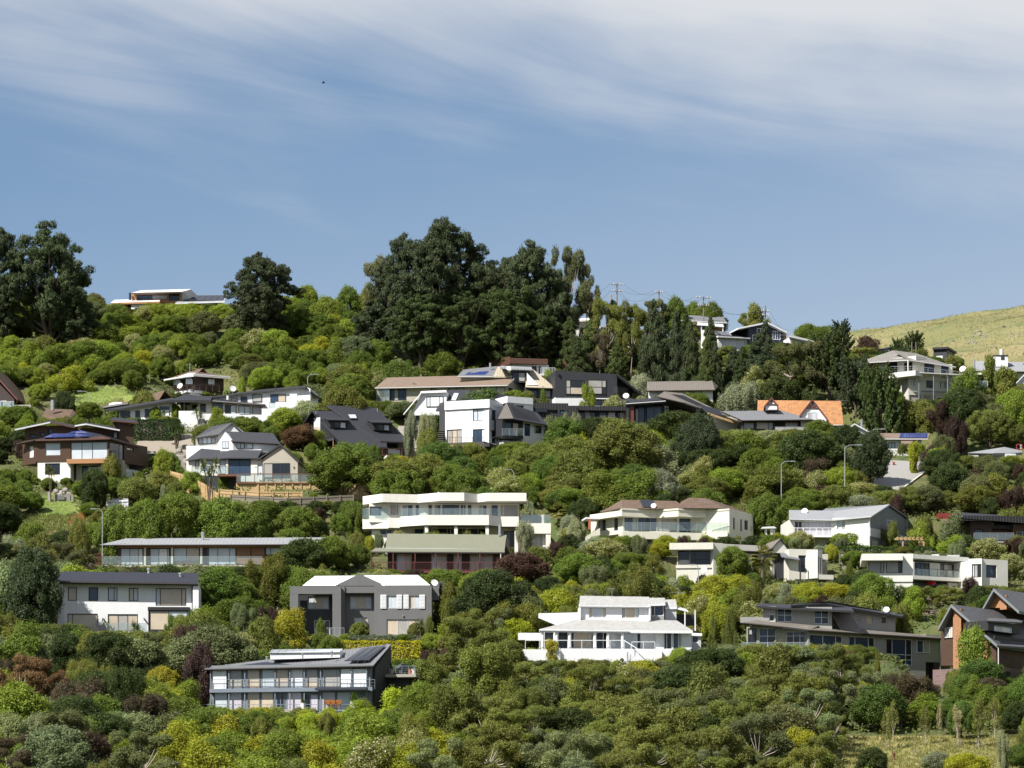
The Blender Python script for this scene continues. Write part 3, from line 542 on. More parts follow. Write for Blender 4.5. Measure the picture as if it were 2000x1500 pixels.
# ---- long timber pavilion
hs('timber_pavilion', 'long single storey timber house with pale grey roof and glass railed concrete deck', 'house', 400, 1104, 576, -1, 'the long timber pavilion', [(190, 1040, 500, 1108), (500, 1040, 560, 1085), (400, 1035, 640, 1062)])
bx('wall', 'cedar', 229, 1064, 632, 1112, 0, 8, [(235, 1070.5, 279.5, 1104, (2.2, 2.2, 1), K1, 'r', 'p'), (292.5, 1070.5, 331, 1104, (2, 2, .4), K1, 'r', 'p'), (338.5, 1069, 390, 1097, (1, 1), K1, 'r', 'p'), (401, 1069, 461, 1104, (.6, 2, 2.6, 1.3), K1, 'r', 'dppp'), (518, 1068, 552, 1084, (1, 2.4), K1, 'r', 'p'), (600, 1068, 625, 1082, (1, 2), K1, 'r', 'p')], dn=2, pad=True)
for a, b in ((462, 489.5), (490.5, 517)):
    s = bx('timber_screen', 'bronze', a, 1067, b, 1104, -.12, -.02)
    for k in range(14): y = 1068 + k * 2.5; bx('slat', 'orange_wood', a + .6, y, b - .6, y + 1.5, -.17, -.121, par=s)
for x in (283, 336, 393): bx('column', 'cream', x - 2, 1066, x + 2, 1104, -.35, -.1)
sl('roof', 'silver_seam', [(193, 1064.3, -1.1), (627, 1063, -1.1), (636, 1049.5, 5), (246, 1051.5, 5)], .14, edge='bronze'); sl('back_roof', 'silver_seam', [(246, 1051.5, 5.05), (636, 1049.5, 5.05), (627, 1066, 10), (196, 1067, 10)], .12)
bx('fascia_board', 'orange_wood', 228, 1065.3, 628, 1069, -.5, -.36)
bx('deck_slab', 'concrete', 198.5, 1104, 488, 1109.5, -2.6, .0); bx('undercroft', 'grey_wood', 204, 1109.5, 480, 1130, -.6, 6, dn=3)
for k in range(24): x = 203 + k * 12; bx('joist', 'pale_grey', x, 1104.6, x + 6, 1108.6, -2.72, -2.61)
rl((198.5, 1103.8, -2.5), (512, 1103.8, -2.5), 1.1, 20, 'steel', t=.02); rl((198.5, 1103.8, -2.5), (199.5, 1103.8, 0), 1.1, 2, 'steel', t=.02)
cy('flue', 'steel', 396, 1043, 1057, 3, .2, cap=1.2)
# ---- zig-zag cream house
hs('zigzag_cream_house', 'wide cream two storey house with zigzag parapet and frameless glass balconies', 'house', 870, 1060, 583, 0, 'the zigzag cream house', [(702, 960, 1080, 1040), (985, 1035, 1080, 1062)])
zp = [(708.5, 2.4), (747, -.6), (816, .3), (858.6, -1.8), (906.6, -1.8), (933, -.2), (951.7, -1.5), (1028, -1.5), (1028.5, 1.5)]
zg('parapet', 'warm_white', zp, 969.5, 985.5, 2.6); zg('roof_deck', 'concrete', [(x, d + .5) for x, d in zp], 974, 976, 9)
bx('wall', 'warm_white', 721, 984, 1013, 1020, 1.1, 8, [(721.6, 989, 746, 1008, (1,), K1, 'c', 'b'), (762, 984.7, 778.6, 1006, (3, 1), K1, 'c', 'g'), (786, 985.5, 806.5, 1010.5, (1, 1), K1, 'c', 'gb', 'door'), (811, 985, 819, 1009, K1, K1, 'c', 'g'), (836, 985, 844.6, 1010, K1, K1, 'c', 'b'), (849, 985, 861, 1010, (1, 2), K1, 'c', 'b'),
    (863, 984.5, 898, 1010.5, K1, K1, 'c', 'b'), (899, 985, 910, 1010, (3, 2), K1, 'c', 'd'), (913, 985, 921.5, 1010, K1, K1, 'c', 'd'), (935, 986, 951, 1011, (1, 1), K1, 'c', 'gd', 'door'), (959.5, 985.5, 973, 1012, K1, K1, 'c', 'b'), (977.5, 986, 1011.5, 1016.5, (1, 5), K1, 'c', 'g')])
zb = [(708, 1.6), (758, 1.0), (759.5, .2), (780, .4), (781.5, -1), (830, -2.9), (955, -2.9), (978, -1.2), (1013, -1.2), (1013.5, 1)]
zg('balcony_parapet', 'warm_white', zb, 1013.5, 1033, .4); zg('balcony_floor', 'concrete', [(x, d + .3) for x, d in zb], 1026, 1030, 5)
bx('lower_wall', 'warm_white', 726, 1030, 1013, 1085, 2, 9, [(742, 1034, 778, 1044, (1, 1, 1), K1, 'c', 'gd'), (809, 1031.5, 828, 1045, (1,), K1, 'c', 'b'), (838, 1031, 888, 1050, (1, 4, 1, 1), K1, 'c', 'bb'), (895, 1031.5, 950, 1050, (1, 1, 3, 2), K1, 'c', 'dbb'), (983, 1036, 1005, 1070, (1, 1), K1, 'c', 'd')], dn=2, pad=True)
for x in (833, 890.5, 951.5): bx('column', 'warm_white', x - 3.3, 1028, x + 3.3, 1070, -2.6, -2, dn=1)
bx('column', 'warm_white', 1005, 1037, 1012, 1090, -.9, -.3, dn=1)
for a, b, n in (((708, 1013, 1.4), (757, 1013, .8), 3), ((783, 1013.5, -1), (830, 1013.5, -2.8), 3), ((831, 1013.5, -2.85), (954, 1013.5, -2.85), 7), ((956, 1013.5, -2.6), (978, 1014, -1.1), 2)): rl(a, b, 1.35, n, 'steel', 'glass', t=.015)
bx('wing', 'warm_white', 1012, 1022, 1076, 1042, .2, 6); bx('wing_wall', 'warm_white', 1014, 1041, 1066, 1090, 1.2, 6, [(1042, 1043, 1060, 1072, (1, 1), K1, 'c', 'g')], dn=2, pad=True); bx('column', 'warm_white', 1066, 1041.5, 1075.5, 1095, .3, .9, dn=1)
bx('terrace_wall', 'warm_white', 1017, 1006, 1062, 1022, 3, 3.4); bx('pier', 'warm_white', 1058, 1005, 1062.5, 1022, .3, .7); rl((1017, 1022, .3), (1074, 1022, .3), 1.1, 4, 'steel', t=.015); rl((1064, 1021, .3), (1075.5, 1021, 3), 1.1, 1, 'steel', t=.015)
pr('roof_monitor', 'white', [(849, 970), (856, 960.5), (864, 966), (866, 970)], 1.5, 3); bx('tile_capping', 'orange_tile', 858, 964, 925, 968, 3.2, 4.4)
rl((1054, 1083, -2), (1106, 1084, -2), 1.0, 6, 'fascia_brown', 'bars'); bx('deck', 'deck_brown', 1052, 1083, 1107, 1090, -2.1, 2, dn=1)
# ---- cream hip roofed house
hs('hip_roofed_cream_house', 'cream two storey house with brown hip roof, deep cream fascia and wraparound glazed balcony', 'house', 1214, 1055, 581, 9, 'the cream hip roofed house', [(1148, 968, 1475, 1048)])
zp = [(1214, 0), (1283, 1.2), (1325, -.8), (1380, .4), (1424.5, -1.6)]
zg('fascia', 'cream', zp, 993, 1008, 3); zg('gutter', 'cream', [(x, d - .12) for x, d in zp], 992.2, 995.5, .3)
bx('wall', 'cream', 1216, 1006, 1424, 1042, 1.6, 9, [(1219.5, 1008.5, 1245, 1037.5, (1, 3, 2), K1, 's', 'b'), (1246, 1008.8, 1283, 1038, (1, 1, 1), K1, 's', 'bdb', 'door'), (1284, 1009, 1322, 1038.5, (1, 3), K1, 's', 'gg'), (1326.5, 1010, 1369, 1040, K1, K1, 's', 'b'), (1388.5, 1010, 1421, 1042, (1, 3), K1, 's', 'bg')])
zb = [(1216, -.4), (1379, .2), (1380, -.8), (1421, -2), (1424, 1)]
zg('balcony_slab', 'cream', zb, 1037.5, 1051.5, 3); rl((1217, 1037.5, -.3), (1378, 1037.5, .3), 1.1, 9, 'steel', 'glass'); rl((1380, 1037, -.7), (1421, 1037, -1.9), 1.1, 3, 'steel', 'glass')
bx('lower_wall', 'cream', 1220, 1051, 1424, 1085, 1.2, 9, [(1243, 1052, 1275, 1062, (1, 1, 1), K1, 'k', 'd'), (1295, 1052, 1317, 1066, (1, 1), K1, 'k', 'b'), (1345, 1053, 1370, 1066, (1, 1), K1, 'k', 'b'), (1388, 1053, 1416, 1066, (1, 1), K1, 'k', 'p')], dn=2, pad=True)
for x in (1213, 1238, 1285, 1378, 1417): bx('pillar', 'terracotta', x - 1.5, 1050, x + 1.5, 1075, .2, .5)
sl('roof', 'brown_tile', [(1172, 1001, 7), (1215, 992.5, .4), (1344, 993.5, .4), (1320, 978.5, 4.5), (1214.5, 976, 4.5)], .1); sl('roof', 'brown_tile', [(1325, 992.5, -.6), (1417, 993, -.6), (1377, 973, 4), (1346, 972, 4)], .1); sl('hip', 'brown_tile', [(1377, 973, 4), (1417, 993, -.6), (1466, 1003, 7), (1390, 976, 7)], .1); sl('hip', 'brown_tile', [(1325, 992.5, -.6), (1346, 972, 4), (1330, 980, 8)], .1)
solar([(1256, 992.2, .6), (1283.5, 992.4, .6), (1276, 978, 4.2), (1249, 977.3, 4.2)], 4); dish(1276.5, 988, -.3, .36, -10); ant(1376, 979, 994, 1, .9)
fr(1424.5, 1020, -1.6, 62); bx('end_wall', 'cream', 1424.5, 993.5, 1471, 1068, 0, 6, [(1432, 1010.5, 1435.5, 1035, K1, K1, 's', 'd'), (1446, 1013.5, 1449.5, 1038, K1, K1, 's', 'd'), (1454, 1015.5, 1461, 1036, K1, K1, 's', 'b')], pad=True)
fr(1214, 1000, 0, -52); bx('fascia', 'cream', 1152, 1005.5, 1214, 1007.5, 0, 2); bx('wall', 'cream', 1154, 1014, 1216, 1042, 1.2, 5, [(1168, 1014, 1183, 1036, (1, 1), K1, 's', 'gd'), (1199, 1011, 1207, 1036, K1, K1, 's', 'd')])
fr(); pr('stair_wall', 'cream', [(1144, 1048), (1172, 1031), (1172, 1064), (1144, 1064)], 1, 1.3); bx('pillar', 'terracotta', 1150, 1013, 1153.5, 1034, 3, 3.4); bx('porch_canopy', 'white', 1144, 1010, 1172, 1014, 3, 6)
# ---- curved grey house
hs('curved_grey_house', 'grey house with curved silver roof ending in a plain grey gable', 'house', 1700, 1072, 585, -16, 'the curved grey house', [(1545, 982, 1775, 1040), (1700, 1030, 1775, 1068)])
bx('wall', 'plaster', 1626, 1012, 1700, 1072, 0, 8, [(1634.7, 1018, 1651, 1034, (1, 1), K1, 'w', 'wb')], dn=1, pad=True); fr(1626, 1030, 0, 6); bx('wall', 'plaster', 1544, 1013, 1626, 1070, 0, 8, [(1552, 1018, 1567, 1046, (1, 1), K1, 'w', 'd'), (1569, 1018.5, 1624, 1047, (2, 2, 2, 2), K1, 'w', 'll')], dn=1, pad=True)
sl('roof', 'silver_seam', [(1541, 1013.5, -.5), (1626.5, 1015.5, -.4), (1631, 997.5, 5), (1541, 996, 5)], .16, edge='steel'); bx('deck', 'white', 1545, 1047, 1632, 1049.5, -2, 0); rl((1545, 1047, -1.9), (1631, 1047, -1.9), 1.05, 7, 'white', 'bars', t=.05)
fr(); sl('roof', 'silver_seam', [(1625.5, 1015.6, -.4), (1702, 1008.5, -.4), (1738, 984.8, 5), (1630, 997.8, 5)], .16, edge='steel'); fr(1700, 1040, 0, 62)
pr('gable_wall', 'render_grey', [(1700, 1010), (1737, 985.5), (1774, 1011), (1774, 1085), (1700, 1085)], 0, 9); wn(1731.5, 1014.5, 1742, 1030, 0, K1, K1, 'w', 'g'); bx('string_course', 'pale_grey', 1700, 1047, 1774, 1048.5, -.08, -.01); bx('porch_recess', 'beige_board', 1704, 1055, 1715, 1075, -.02, -.005)
sl('back_roof', 'silver_seam', [(1737, 985, -.3), (1775.5, 1011.5, -.3), (1762, 1008, 8), (1725, 984, 8)], .12)
fr(); cy('downpipe', 'white', 1698, 1012, 1072, -.1, .06); cy('post', 'white', 1572, 1001, 1012, 2.5, .05); dish(1571.5, 998.5, 2.2, .42, -15)
# ---- dark timber pavilion at the edge
hs('dark_timber_house', 'low dark timber house with overhanging black flat roofs and glass balcony', 'house', 1900, 1056, 586, 8, 'the low dark timber house', [(1845, 1000, 2000, 1048)])
sl('roof', 'black_roof', [(1842, 1022, 3), (1879, 1006, -1.4), (2025, 1018, -1.4), (2025, 1010, 8), (1880, 1001, 8)], .4, edge='black_board'); bx('fascia', 'black_board', 1879, 1006.5, 2025, 1019, -1.3, -1.1)
bx('wall', 'dark_brown_board', 1895, 1018, 1937, 1085, 0, 6, [(1903.5, 1033.5, 1920, 1056, K1, K1, 'k', 'b')], pad=True); bx('wall', 'fascia_brown', 1937, 1026, 1979, 1085, 1.5, 6, [(1938, 1045, 1951, 1056, K1, K1, 'w', 'g')]); bx('canopy', 'black_board', 1936, 1025, 1980, 1033, .2, 1.5)
bx('wall', 'cedar', 1979, 1024, 2020, 1085, -.4, 6, [(1985, 1038, 2010, 1058, (1, 1), (1, 1), 'g', 'd')]); bx('deck', 'concrete', 1900, 1056, 2020, 1061, -2, 0); rl((1902, 1056, -1.9), (1980, 1056, -1.9), 1, 5, 'steel'); pr('side_wall', 'cedar', [(1845, 1024), (1880, 1009), (1880, 1030), (1845, 1030)], 3, 3.3)
# ================================================================ middle rows
# ---- grey roofed hip house with deck
hs('multi_gabled_house', 'pale rendered house with several dark grey tiled gables above a tall timber deck', 'house', 512, 938, 632, -6, 'the pale multi gabled house', [(360, 822, 605, 925), (460, 925, 640, 964)])
bx('wall', 'beige_board', 364, 897, 470, 960, 1.2, 8, dn=1, pad=True); bx('wall', 'warm_white', 364, 897, 392, 940, 1, 3, [(381, 898.5, 388, 916, K1, K1, 'k', 'p')])
bx('bay', 'warm_white', 391.5, 896, 428, 942, .6, 3, [(393, 898.5, 417, 920, (1, 2), K1, 'k', 'gp'), (426.5, 896, 427, 897)][:1]); bx('wall', 'warm_white', 428, 895, 512, 945, .4, 6, [(428.5, 896.5, 441, 926, K1, K1, 'k', 'p'), (445.5, 895.5, 490, 929.5, (1, 1), K1, 'n', 'b', 'door'), (502.5, 905, 511.5, 930, K1, K1, 'w', 'p')], pad=True)
sl('roof', 'grey_tile', [(363, 898.5, .6), (391, 894.5, .2), (425, 895, .2), (430, 879, 3.6), (393, 876, 3.6)], .15); sl('roof', 'grey_tile', [(419, 895.5, 0), (443, 893.5, -.2), (503, 894, -.2), (512, 879, 3.4), (450, 879, 3.4), (426, 886, 2)], .15)
pr('gable_wall', 'beige_board', [(513, 897), (547.5, 869), (581.5, 899), (581.5, 945), (513, 945)], 0, 9); wn(515, 905, 566, 933, 0, (1, 1, 1), K1, 'k', 'gdd', 'door')
PADS.append(([FR.W(x, d, 0).xy for x, d in ((-2, -7), (8, -7), (8, 10), (-2, 10))], FR.o.z - .8)); gab((503, 896), (547.5, 867), (584, 901), -.35, 9, .22, 'grey_tile', 'charcoal')
for x in (499, 573): bx('wall_lamp', 'black', x, 911, x + 1.5, 914, -.15, -.01)
fr(455, 870, 5, -12)
pr('gable_wall', 'white', [(425, 881), (425, 866), (440, 843.5), (456, 862), (456, 881)], 0, 6); wn(433.5, 861, 446.5, 875, 0, (1, 1), K1, 'g', 'p'); fr(455, 870, 5, 18)
bx('wall', 'pale_grey', 454, 861, 540, 884, 0, 5, [(462, 863.5, 479, 877, (1, 1), K1, 'k', 'p'), (481.5, 864.5, 495, 877, K1, K1, 'k', 'p')]); sl('roof', 'grey_tile', [(453, 861.5, -.3), (548, 866.5, -.3), (533, 846, 3), (440, 842.5, 3)], .18); fr(455, 870, 6.5, -6)
bx('parapet', 'white', 364, 871, 425, 897, 0, 5); sl('roof_cap', 'white', [(427, 880, -1), (510, 879, -1), (511, 876, 1), (428, 877, 1)], .2)
fr(430, 850, 9, -8); bx('wall', 'grey_board', 382, 853, 425, 872, 0, 5, [(387, 853.5, 421, 867, (1, 1, 1, 1), K1, 'k', 'gpp')]); pr('gable_wall', 'pale_grey', [(426, 872), (426, 848), (452.5, 826.5), (472, 842), (472, 872)], .1, 5); sl('roof', 'grey_tile', [(380, 855, -.6), (427, 848, -.6), (453, 825.3, -.2), (412, 833, 6)], .18); sl('roof', 'grey_tile', [(453, 825, -.4), (473, 842.5, -.4), (462, 846, 6), (440, 829, 6)], .18)
fr(512, 938, -6, -2)
bx('deck_front', 'pine_wood', 500, 941, 639, 967, 0, .3)
for k in range(9): bx('deck_post', 'pine_wood', 503 + k * 16.8, 941, 505.4 + k * 16.8, 967, -.14, -.01)
for k in range(4): sl('deck_board', 'deck_brown', [(462, 942.5 - k * .5, -.2 + k * 1.5), (639, 942.5 - k * .5, -.2 + k * 1.5), (639, 942 - k * .5, 1.25 + k * 1.5), (462, 942 - k * .5, 1.25 + k * 1.5)], .14)
pr('deck_side', 'pine_wood', [(461, 943.5), (501, 942), (501, 967), (461, 955)], .1, .35); rl((462, 942, 0), (639, 942, 0), 1.15, 10, 'deck_brown', 'glass', t=.06); rl((375, 926, 4.5), (444, 926, 4.5), 1.1, 4, 'deck_brown', 'glass', t=.05); bx('lower_deck', 'deck_brown', 425, 926, 465, 930, 2, 6); bx('lower_wall', 'charcoal', 370, 929, 470, 955, 4.6, 5, dn=1)
# ---- brown timber house
hs('cedar_house', 'dark cedar clad house with flaring roofs, solar panels and white lower storey', 'house', 140, 940, 639, -8, 'the dark cedar house', [(36, 822, 290, 918), (80, 905, 235, 935)])
bx('wall', 'cedar', 70, 858, 213.5, 900, 0, 6, [(88.5, 865.6, 117.5, 888.7, K1, K1, 'w', 'p'), (138, 863.5, 212, 896.7, (2, 2, 3), K1, 'k', 'p')]); bx('timber_band', 'orange_wood', 130, 896.8, 214.5, 904, -.35, -.02)
bx('lower_wall', 'warm_white', 73.5, 899.8, 137.5, 946, .1, 6, [(88, 905, 117.3, 927, K1, K1, 'k', 'd')], dn=2, pad=True); bx('lower_wall', 'beige_board', 137.5, 900, 240, 946, 2, 6, [(139, 906, 149, 938, K1, K1, 'k', 'd'), (160, 910, 191, 938, (1, 1, 1), K1, 'k', 'dpd', 'door'), (207, 908, 236, 922, K1, K1, 'k', 'd')], dn=2, pad=True)
bx('stone_base', 'rock', 70, 942, 140, 952, -.3, 3, dn=1)
sl('roof', 'navy_roof', [(33, 866, 1), (68, 858.5, -.8), (215, 855, -.9), (275, 872, 6), (196, 848, 6), (158, 840.5, 5)], .2, edge='fascia_brown'); solar([(84, 856, .1), (171, 853.5, .1), (186, 849, 2.6), (104, 848, 2.6)], 6, 2, 'solar_blue'); solar([(134, 847.6, 2.8), (172, 847, 2.8), (160, 842, 4.4), (140, 844, 4.4)], 3, 1, 'solar_blue')
fr(70, 880, 0, -48); bx('side_wall', 'cedar', 44, 862, 70, 905, 0, 4, [(57, 872, 65.5, 893, K1, K1, 'w', 'p')])
fr(213.5, 880, 0, 58); bx('side_wall', 'cedar', 213.5, 859, 288, 912, 0, 5, [(214.5, 863, 242.5, 902, (2.4, 1), K1, 'k', 'db'), (248, 873, 261, 881, (2, 1), K1, 'k', 'p')], pad=True); bx('side_base', 'white', 215, 910, 287, 945, .3, 5, [(252, 911, 255, 918, K1, K1, 'k', 'd'), (270, 918, 282, 930, K1, K1, 'k', 'd')], dn=1)
fr(140, 850, 7, -4); bx('upper_wall', 'cedar', 49, 832, 147, 862, 0, 5, [(58, 848, 72, 856, K1, K1, 'k', 'd'), (78, 844, 88, 852, K1, K1, 'k', 'd'), (94, 837, 103.5, 848, K1, K1, 'k', 'b')]); bx('upper_wall', 'cedar', 147, 836, 236, 862, .6, 5, [(221, 842, 229, 856, K1, K1, 'k', 'p')])
sl('upper_roof', 'black_roof', [(29, 838, -1.2), (98, 823.5, -1.6), (100, 821.5, 5), (40, 834, 5)], .2, edge='pale_grey'); sl('upper_roof', 'black_roof', [(98, 823.5, -1.6), (146, 834, -1), (150, 831, 5), (100, 821.5, 5)], .18, edge='fascia_brown'); sl('upper_roof', 'black_roof', [(146, 830.5, -1.6), (168, 827, -2), (234, 839, -1.6), (234, 835, 5), (168, 825, 5)], .2, edge='pale_grey')
bx('tower', 'cedar', 221, 822, 232.6, 866, 1, 4); fr(232.6, 850, 7.5, 12); bx('tower', 'cedar', 232.6, 823, 261.5, 868, 0, 4, [(250, 826.5, 257, 831.5, K1, K1, 'k', 'p')]); sl('tower_roof', 'black_roof', [(213, 819.5, -1), (271, 825.5, -1), (262, 820, 5), (222, 815, 5)], .2, edge='fascia_brown')
# ---- black steep-roofed house
hs('black_steep_house', 'black board and batten house under one long steep dark metal roof with dormers', 'house', 678, 888, 636, 34, 'the black steep roofed house', [(592, 788, 800, 868), (740, 860, 800, 888)])
bx('wall', 'black_board', 679, 868, 799, 910, .3, 9, [(682, 873, 717, 888, (1, 2), K1, 'k', 'b'), (728, 877, 749, 900, (1, 1), K1, 'k', 'd', 'door'), (758, 867.5, 783.5, 889, K1, K1, 'k', 'p')], dn=2, pad=True)
sl('roof', 'black_roof', [(676, 873, -.6), (756, 873, -.6), (746, 803, 9.5), (607, 802.5, 9.5)], .25); sl('roof', 'black_roof', [(742, 861, .8), (800, 863.5, .8), (735, 796.5, 10.4), (638, 791, 10.4)], .25); sl('back_roof', 'black_roof', [(607, 802.5, 9.55), (735, 796.5, 10.45), (742, 830, 14), (590, 830, 14)], .2)
for (x0, y0, x1, y1, d) in ((645, 819, 681, 838, 4.4), (731, 824, 766, 843, 3.2)):
    bx('dormer', 'black_board', x0, y0, x1, y1, d, d + 5, [(x0 + 9, y0 + 3.5, x1 - 4, y1 - 1, (1, 1), K1, 'k', 'dp')]); sl('dormer_roof', 'black_roof', [(x0 - 5, y0 + .5, d - .5), (x1 + 3, y0 + 1.5, d - .5), (x1 - 8, y0 - 4, d + 5), (x0 - 18, y0 - 6, d + 5)], .12)
sl('rooflight', 'glass_pale', [(684, 816.5, 6.3), (697, 816.5, 6.3), (694, 809.5, 7.4), (680, 809.5, 7.4)], .1, edge='black')
fr(678, 880, .3, -52); pr('gable_wall', 'black_board', [(596, 870), (607, 806), (611, 806), (677, 872), (677, 910), (596, 910)], 0, .5); wn(614, 817, 626, 845, 0, K1, (1, 1.4), 'w', 'tp'); sl('porch_roof', 'black_roof', [(620, 866, -1.5), (652, 858, -1.5), (652, 855, .1), (622, 862, .1)], .1); cy('porch_post', 'orange_wood', 651, 858, 885, -1.4, .07); cy('porch_post', 'orange_wood', 630, 864, 885, -1.4, .07); bx('gable_post', 'grey_wood', 592.5, 826, 595, 880, -.6, -.4)
sl('barge_roof', 'black_roof', [(592, 826, -1), (608, 803, -1), (610, 804, .4), (595, 826, .4)], .15)
fr(); bx('deck', 'deck_brown', 722, 889, 822, 893, -3, .3); rl((722, 889, -2.9), (822, 889, -2.9), .95, 8, 'deck_brown', 'wire', mid=2, t=.05); dish(755.5, 895, -3.4, .42, -20)
for x, y in ((617, 806), (737, 800)): cy('roof_vent', 'steel', x, y - 3, y + 4, 8.4, .05)
# ---- white modern house
hs('white_mansard_house', 'white two storey cube house with dark ribbed mansard roofs and glass balcony', 'house', 955, 872, 636, -22, 'the white mansard house', [(800, 758, 1068, 838), (865, 835, 1040, 866)])
bx('wall', 'white', 869.5, 790, 955, 878, 0, 6, [(923.5, 799, 953.6, 820.8, (1, 2.6), K1, 'k', 'p'), (872.5, 839.5, 902, 868, (1, 1, 1), K1, 'r', 'gtg', 'door'), (923.5, 838.6, 953.6, 864.3, (1, 2.6), K1, 'k', 'bb')], dn=2, pad=True); bx('parapet', 'white', 868, 784.5, 956, 796, -.25, 6)
bx('left_wall', 'charcoal', 858, 800, 869.6, 842, 1.2, 5)
fr(955, 830, 0, 60); bx('side_wall', 'white', 955, 790, 983, 880, 0, 5, [(957.3, 799, 969, 822.3, K1, (1, 3), 'k', 'b'), (956.8, 839, 968.5, 867, (1, 1), K1, 'k', 'd')]); bx('side_parapet', 'white', 955, 785, 983, 797, -.08, 4)
fr(983, 845, 0, 30)
bx('rear_wall', 'charcoal', 981, 817, 1022, 856, .2, 5, [(988, 824.5, 1000.5, 852, K1, K1, 'k', 'b'), (1002, 824.5, 1014.5, 853, K1, K1, 'k', 'p')]); bx('rear_wall', 'white', 1022, 820, 1067, 880, .2, 6, [(1024.5, 827, 1035.5, 852, K1, K1, 'k', 'd'), (1043.5, 831, 1058, 847, (1, 2), K1, 'k', 'd')], dn=1, pad=True); bx('rear_base', 'white', 983, 860, 1022, 900, 1, 6)
bx('balcony_slab', 'charcoal', 971, 852, 1023, 856.5, -1.6, .2); rl((981, 851.5, -1.5), (1022, 851.5, -1.5), 1.05, 3, 'steel'); cy('balcony_post', 'black', 974, 857, 885, -1.3, .09)
sl('mansard_roof', 'brown_seam', [(972, 818, -.8), (1003, 817, -.9), (989, 786, 2.2)], .12, edge='black'); MATS['mansard'] = MATS['black_roof']
sl('mansard_roof', 'mansard', [(1002, 817.5, -.9), (1069, 829.5, -.9), (1050, 806, 3), (989, 786, 2.2)], .14, edge='black')
bx('dormer_band', 'white', 991, 773.5, 1041, 790, 3.4, 7); bx('dormer_wall', 'white', 1003, 787, 1041, 813, 3.7, 7, [(1008, 791, 1023, 808, (2, 1), K1, 'k', 'd')])
fr(852, 800, 2.4, -14); sl('mansard_roof', 'mansard', [(851, 801.5, -.6), (869.5, 801.5, -.6), (870, 786, 1.2), (925, 785.5, 1.2), (917, 761.5, 5), (872.5, 762.5, 5)], .16, edge='black'); sl('mansard_roof', 'mansard', [(925, 786, 1.2), (984, 790, 1.2), (990, 774, 4.4), (917, 762, 5)], .16, edge='black'); sl('rooflight', 'glass_pale', [(880.5, 781.5, 1.65), (890, 782, 1.65), (896, 768, 3.8), (887, 767.5, 3.8)], .16, edge='black'); solar([(941, 777, 3.3), (986, 777.5, 3.3), (990, 771.5, 4.5), (945, 771, 4.5)], 3)
fr(830, 810, 3.4, -10); pr('left_wing', 'white', [(803, 811), (824, 767), (872, 764.5), (872, 811)], 0, 5); wn(833, 775, 866, 794.5, 0, (1, 3, 1), K1, 'k', 'w'); sl('wing_parapet', 'white', [(821, 765.5, -.5), (872, 763.5, -.5), (872, 762, 5), (823, 764, 5)], .2); sl('barge_board', 'white', [(788, 808, -.6), (823, 766, -.6), (824, 764.5, 3), (791, 806, 3)], .2); bx('undercroft', 'charcoal', 812, 811, 860, 845, .6, 5); bx('base_wall', 'block_grey', 777, 832, 818, 880, -.5, 4, dn=2, pad=True)
fr(); bx('deck', 'bronze', 850, 867, 946, 874, -3, 0); bx('deck', 'black', 946, 866, 956, 872, -3, 0); rl((868, 867, -2.9), (945, 867, -2.9), .95, 7, 'black', 'wire', mid=3); bx('bench', 'orange_wood', 864, 869.5, 886, 873, -3.2, -3.05)
for k in range(7): bx('stair_tread', 'bronze', 857 - k * .6, 840 + k * 4, 868 - k * .6, 841.2 + k * 4, .4 - k * .35, .9 - k * .35)
for x in (855, 903.5, 940): cy('deck_post', 'grey_wood', x, 874, 912, -2.8, .1)
# ---- long brown roofed house
hs('brown_roofed_house', 'long single storey house with taupe tiled roof and gable end', 'house', 991, 788, 668, -10, 'the long taupe roofed house', [(732, 728, 1030, 765), (735, 758, 800, 785)])
bx('wall', 'beige_board', 737, 756, 991, 795, 0, 8, [(761, 760, 794, 782, (1, 1, 2), K1, 'k', 'dgd', 'door'), (842, 757, 852, 764, K1, K1, 'k', 'g'), (875, 757, 907, 772, (1, 1), K1, 'k', 'g'), (937, 755.7, 986, 775, (1, 1, 1), K1, 'k', 'tg')], dn=2, pad=True)
sl('roof', 'taupe_tile', [(732.5, 757.5, -.8), (991.5, 752.2, -.8), (1014.5, 731, 4), (755.5, 737.3, 4)], .18, edge='plaster'); rl((736, 788, -.7), (760, 788, -.7), 2.2, 3, 'steel', 'glass')
fr(991, 770, 0, 60); pr('gable_wall', 'beige_board', [(991.5, 753), (1010, 733.5), (1029, 758), (1029, 800), (991.5, 800)], 0, 8); wn(993, 757, 1000, 772, 0, (1, 1), K1, 'k', 'd'); wn(1006, 761, 1012, 774, 0, (1, 1), K1, 'k', 'd'); sl('back_roof', 'taupe_tile', [(1014, 731, -.5), (1031, 758, -.5), (1020, 755, 8), (1003, 729, 8)], .15, edge='plaster'); fr(); cy('soil_pipe', 'plaster', 866.5, 755, 764, -.15, .09); ant(808, 748, 757, .5, .25)
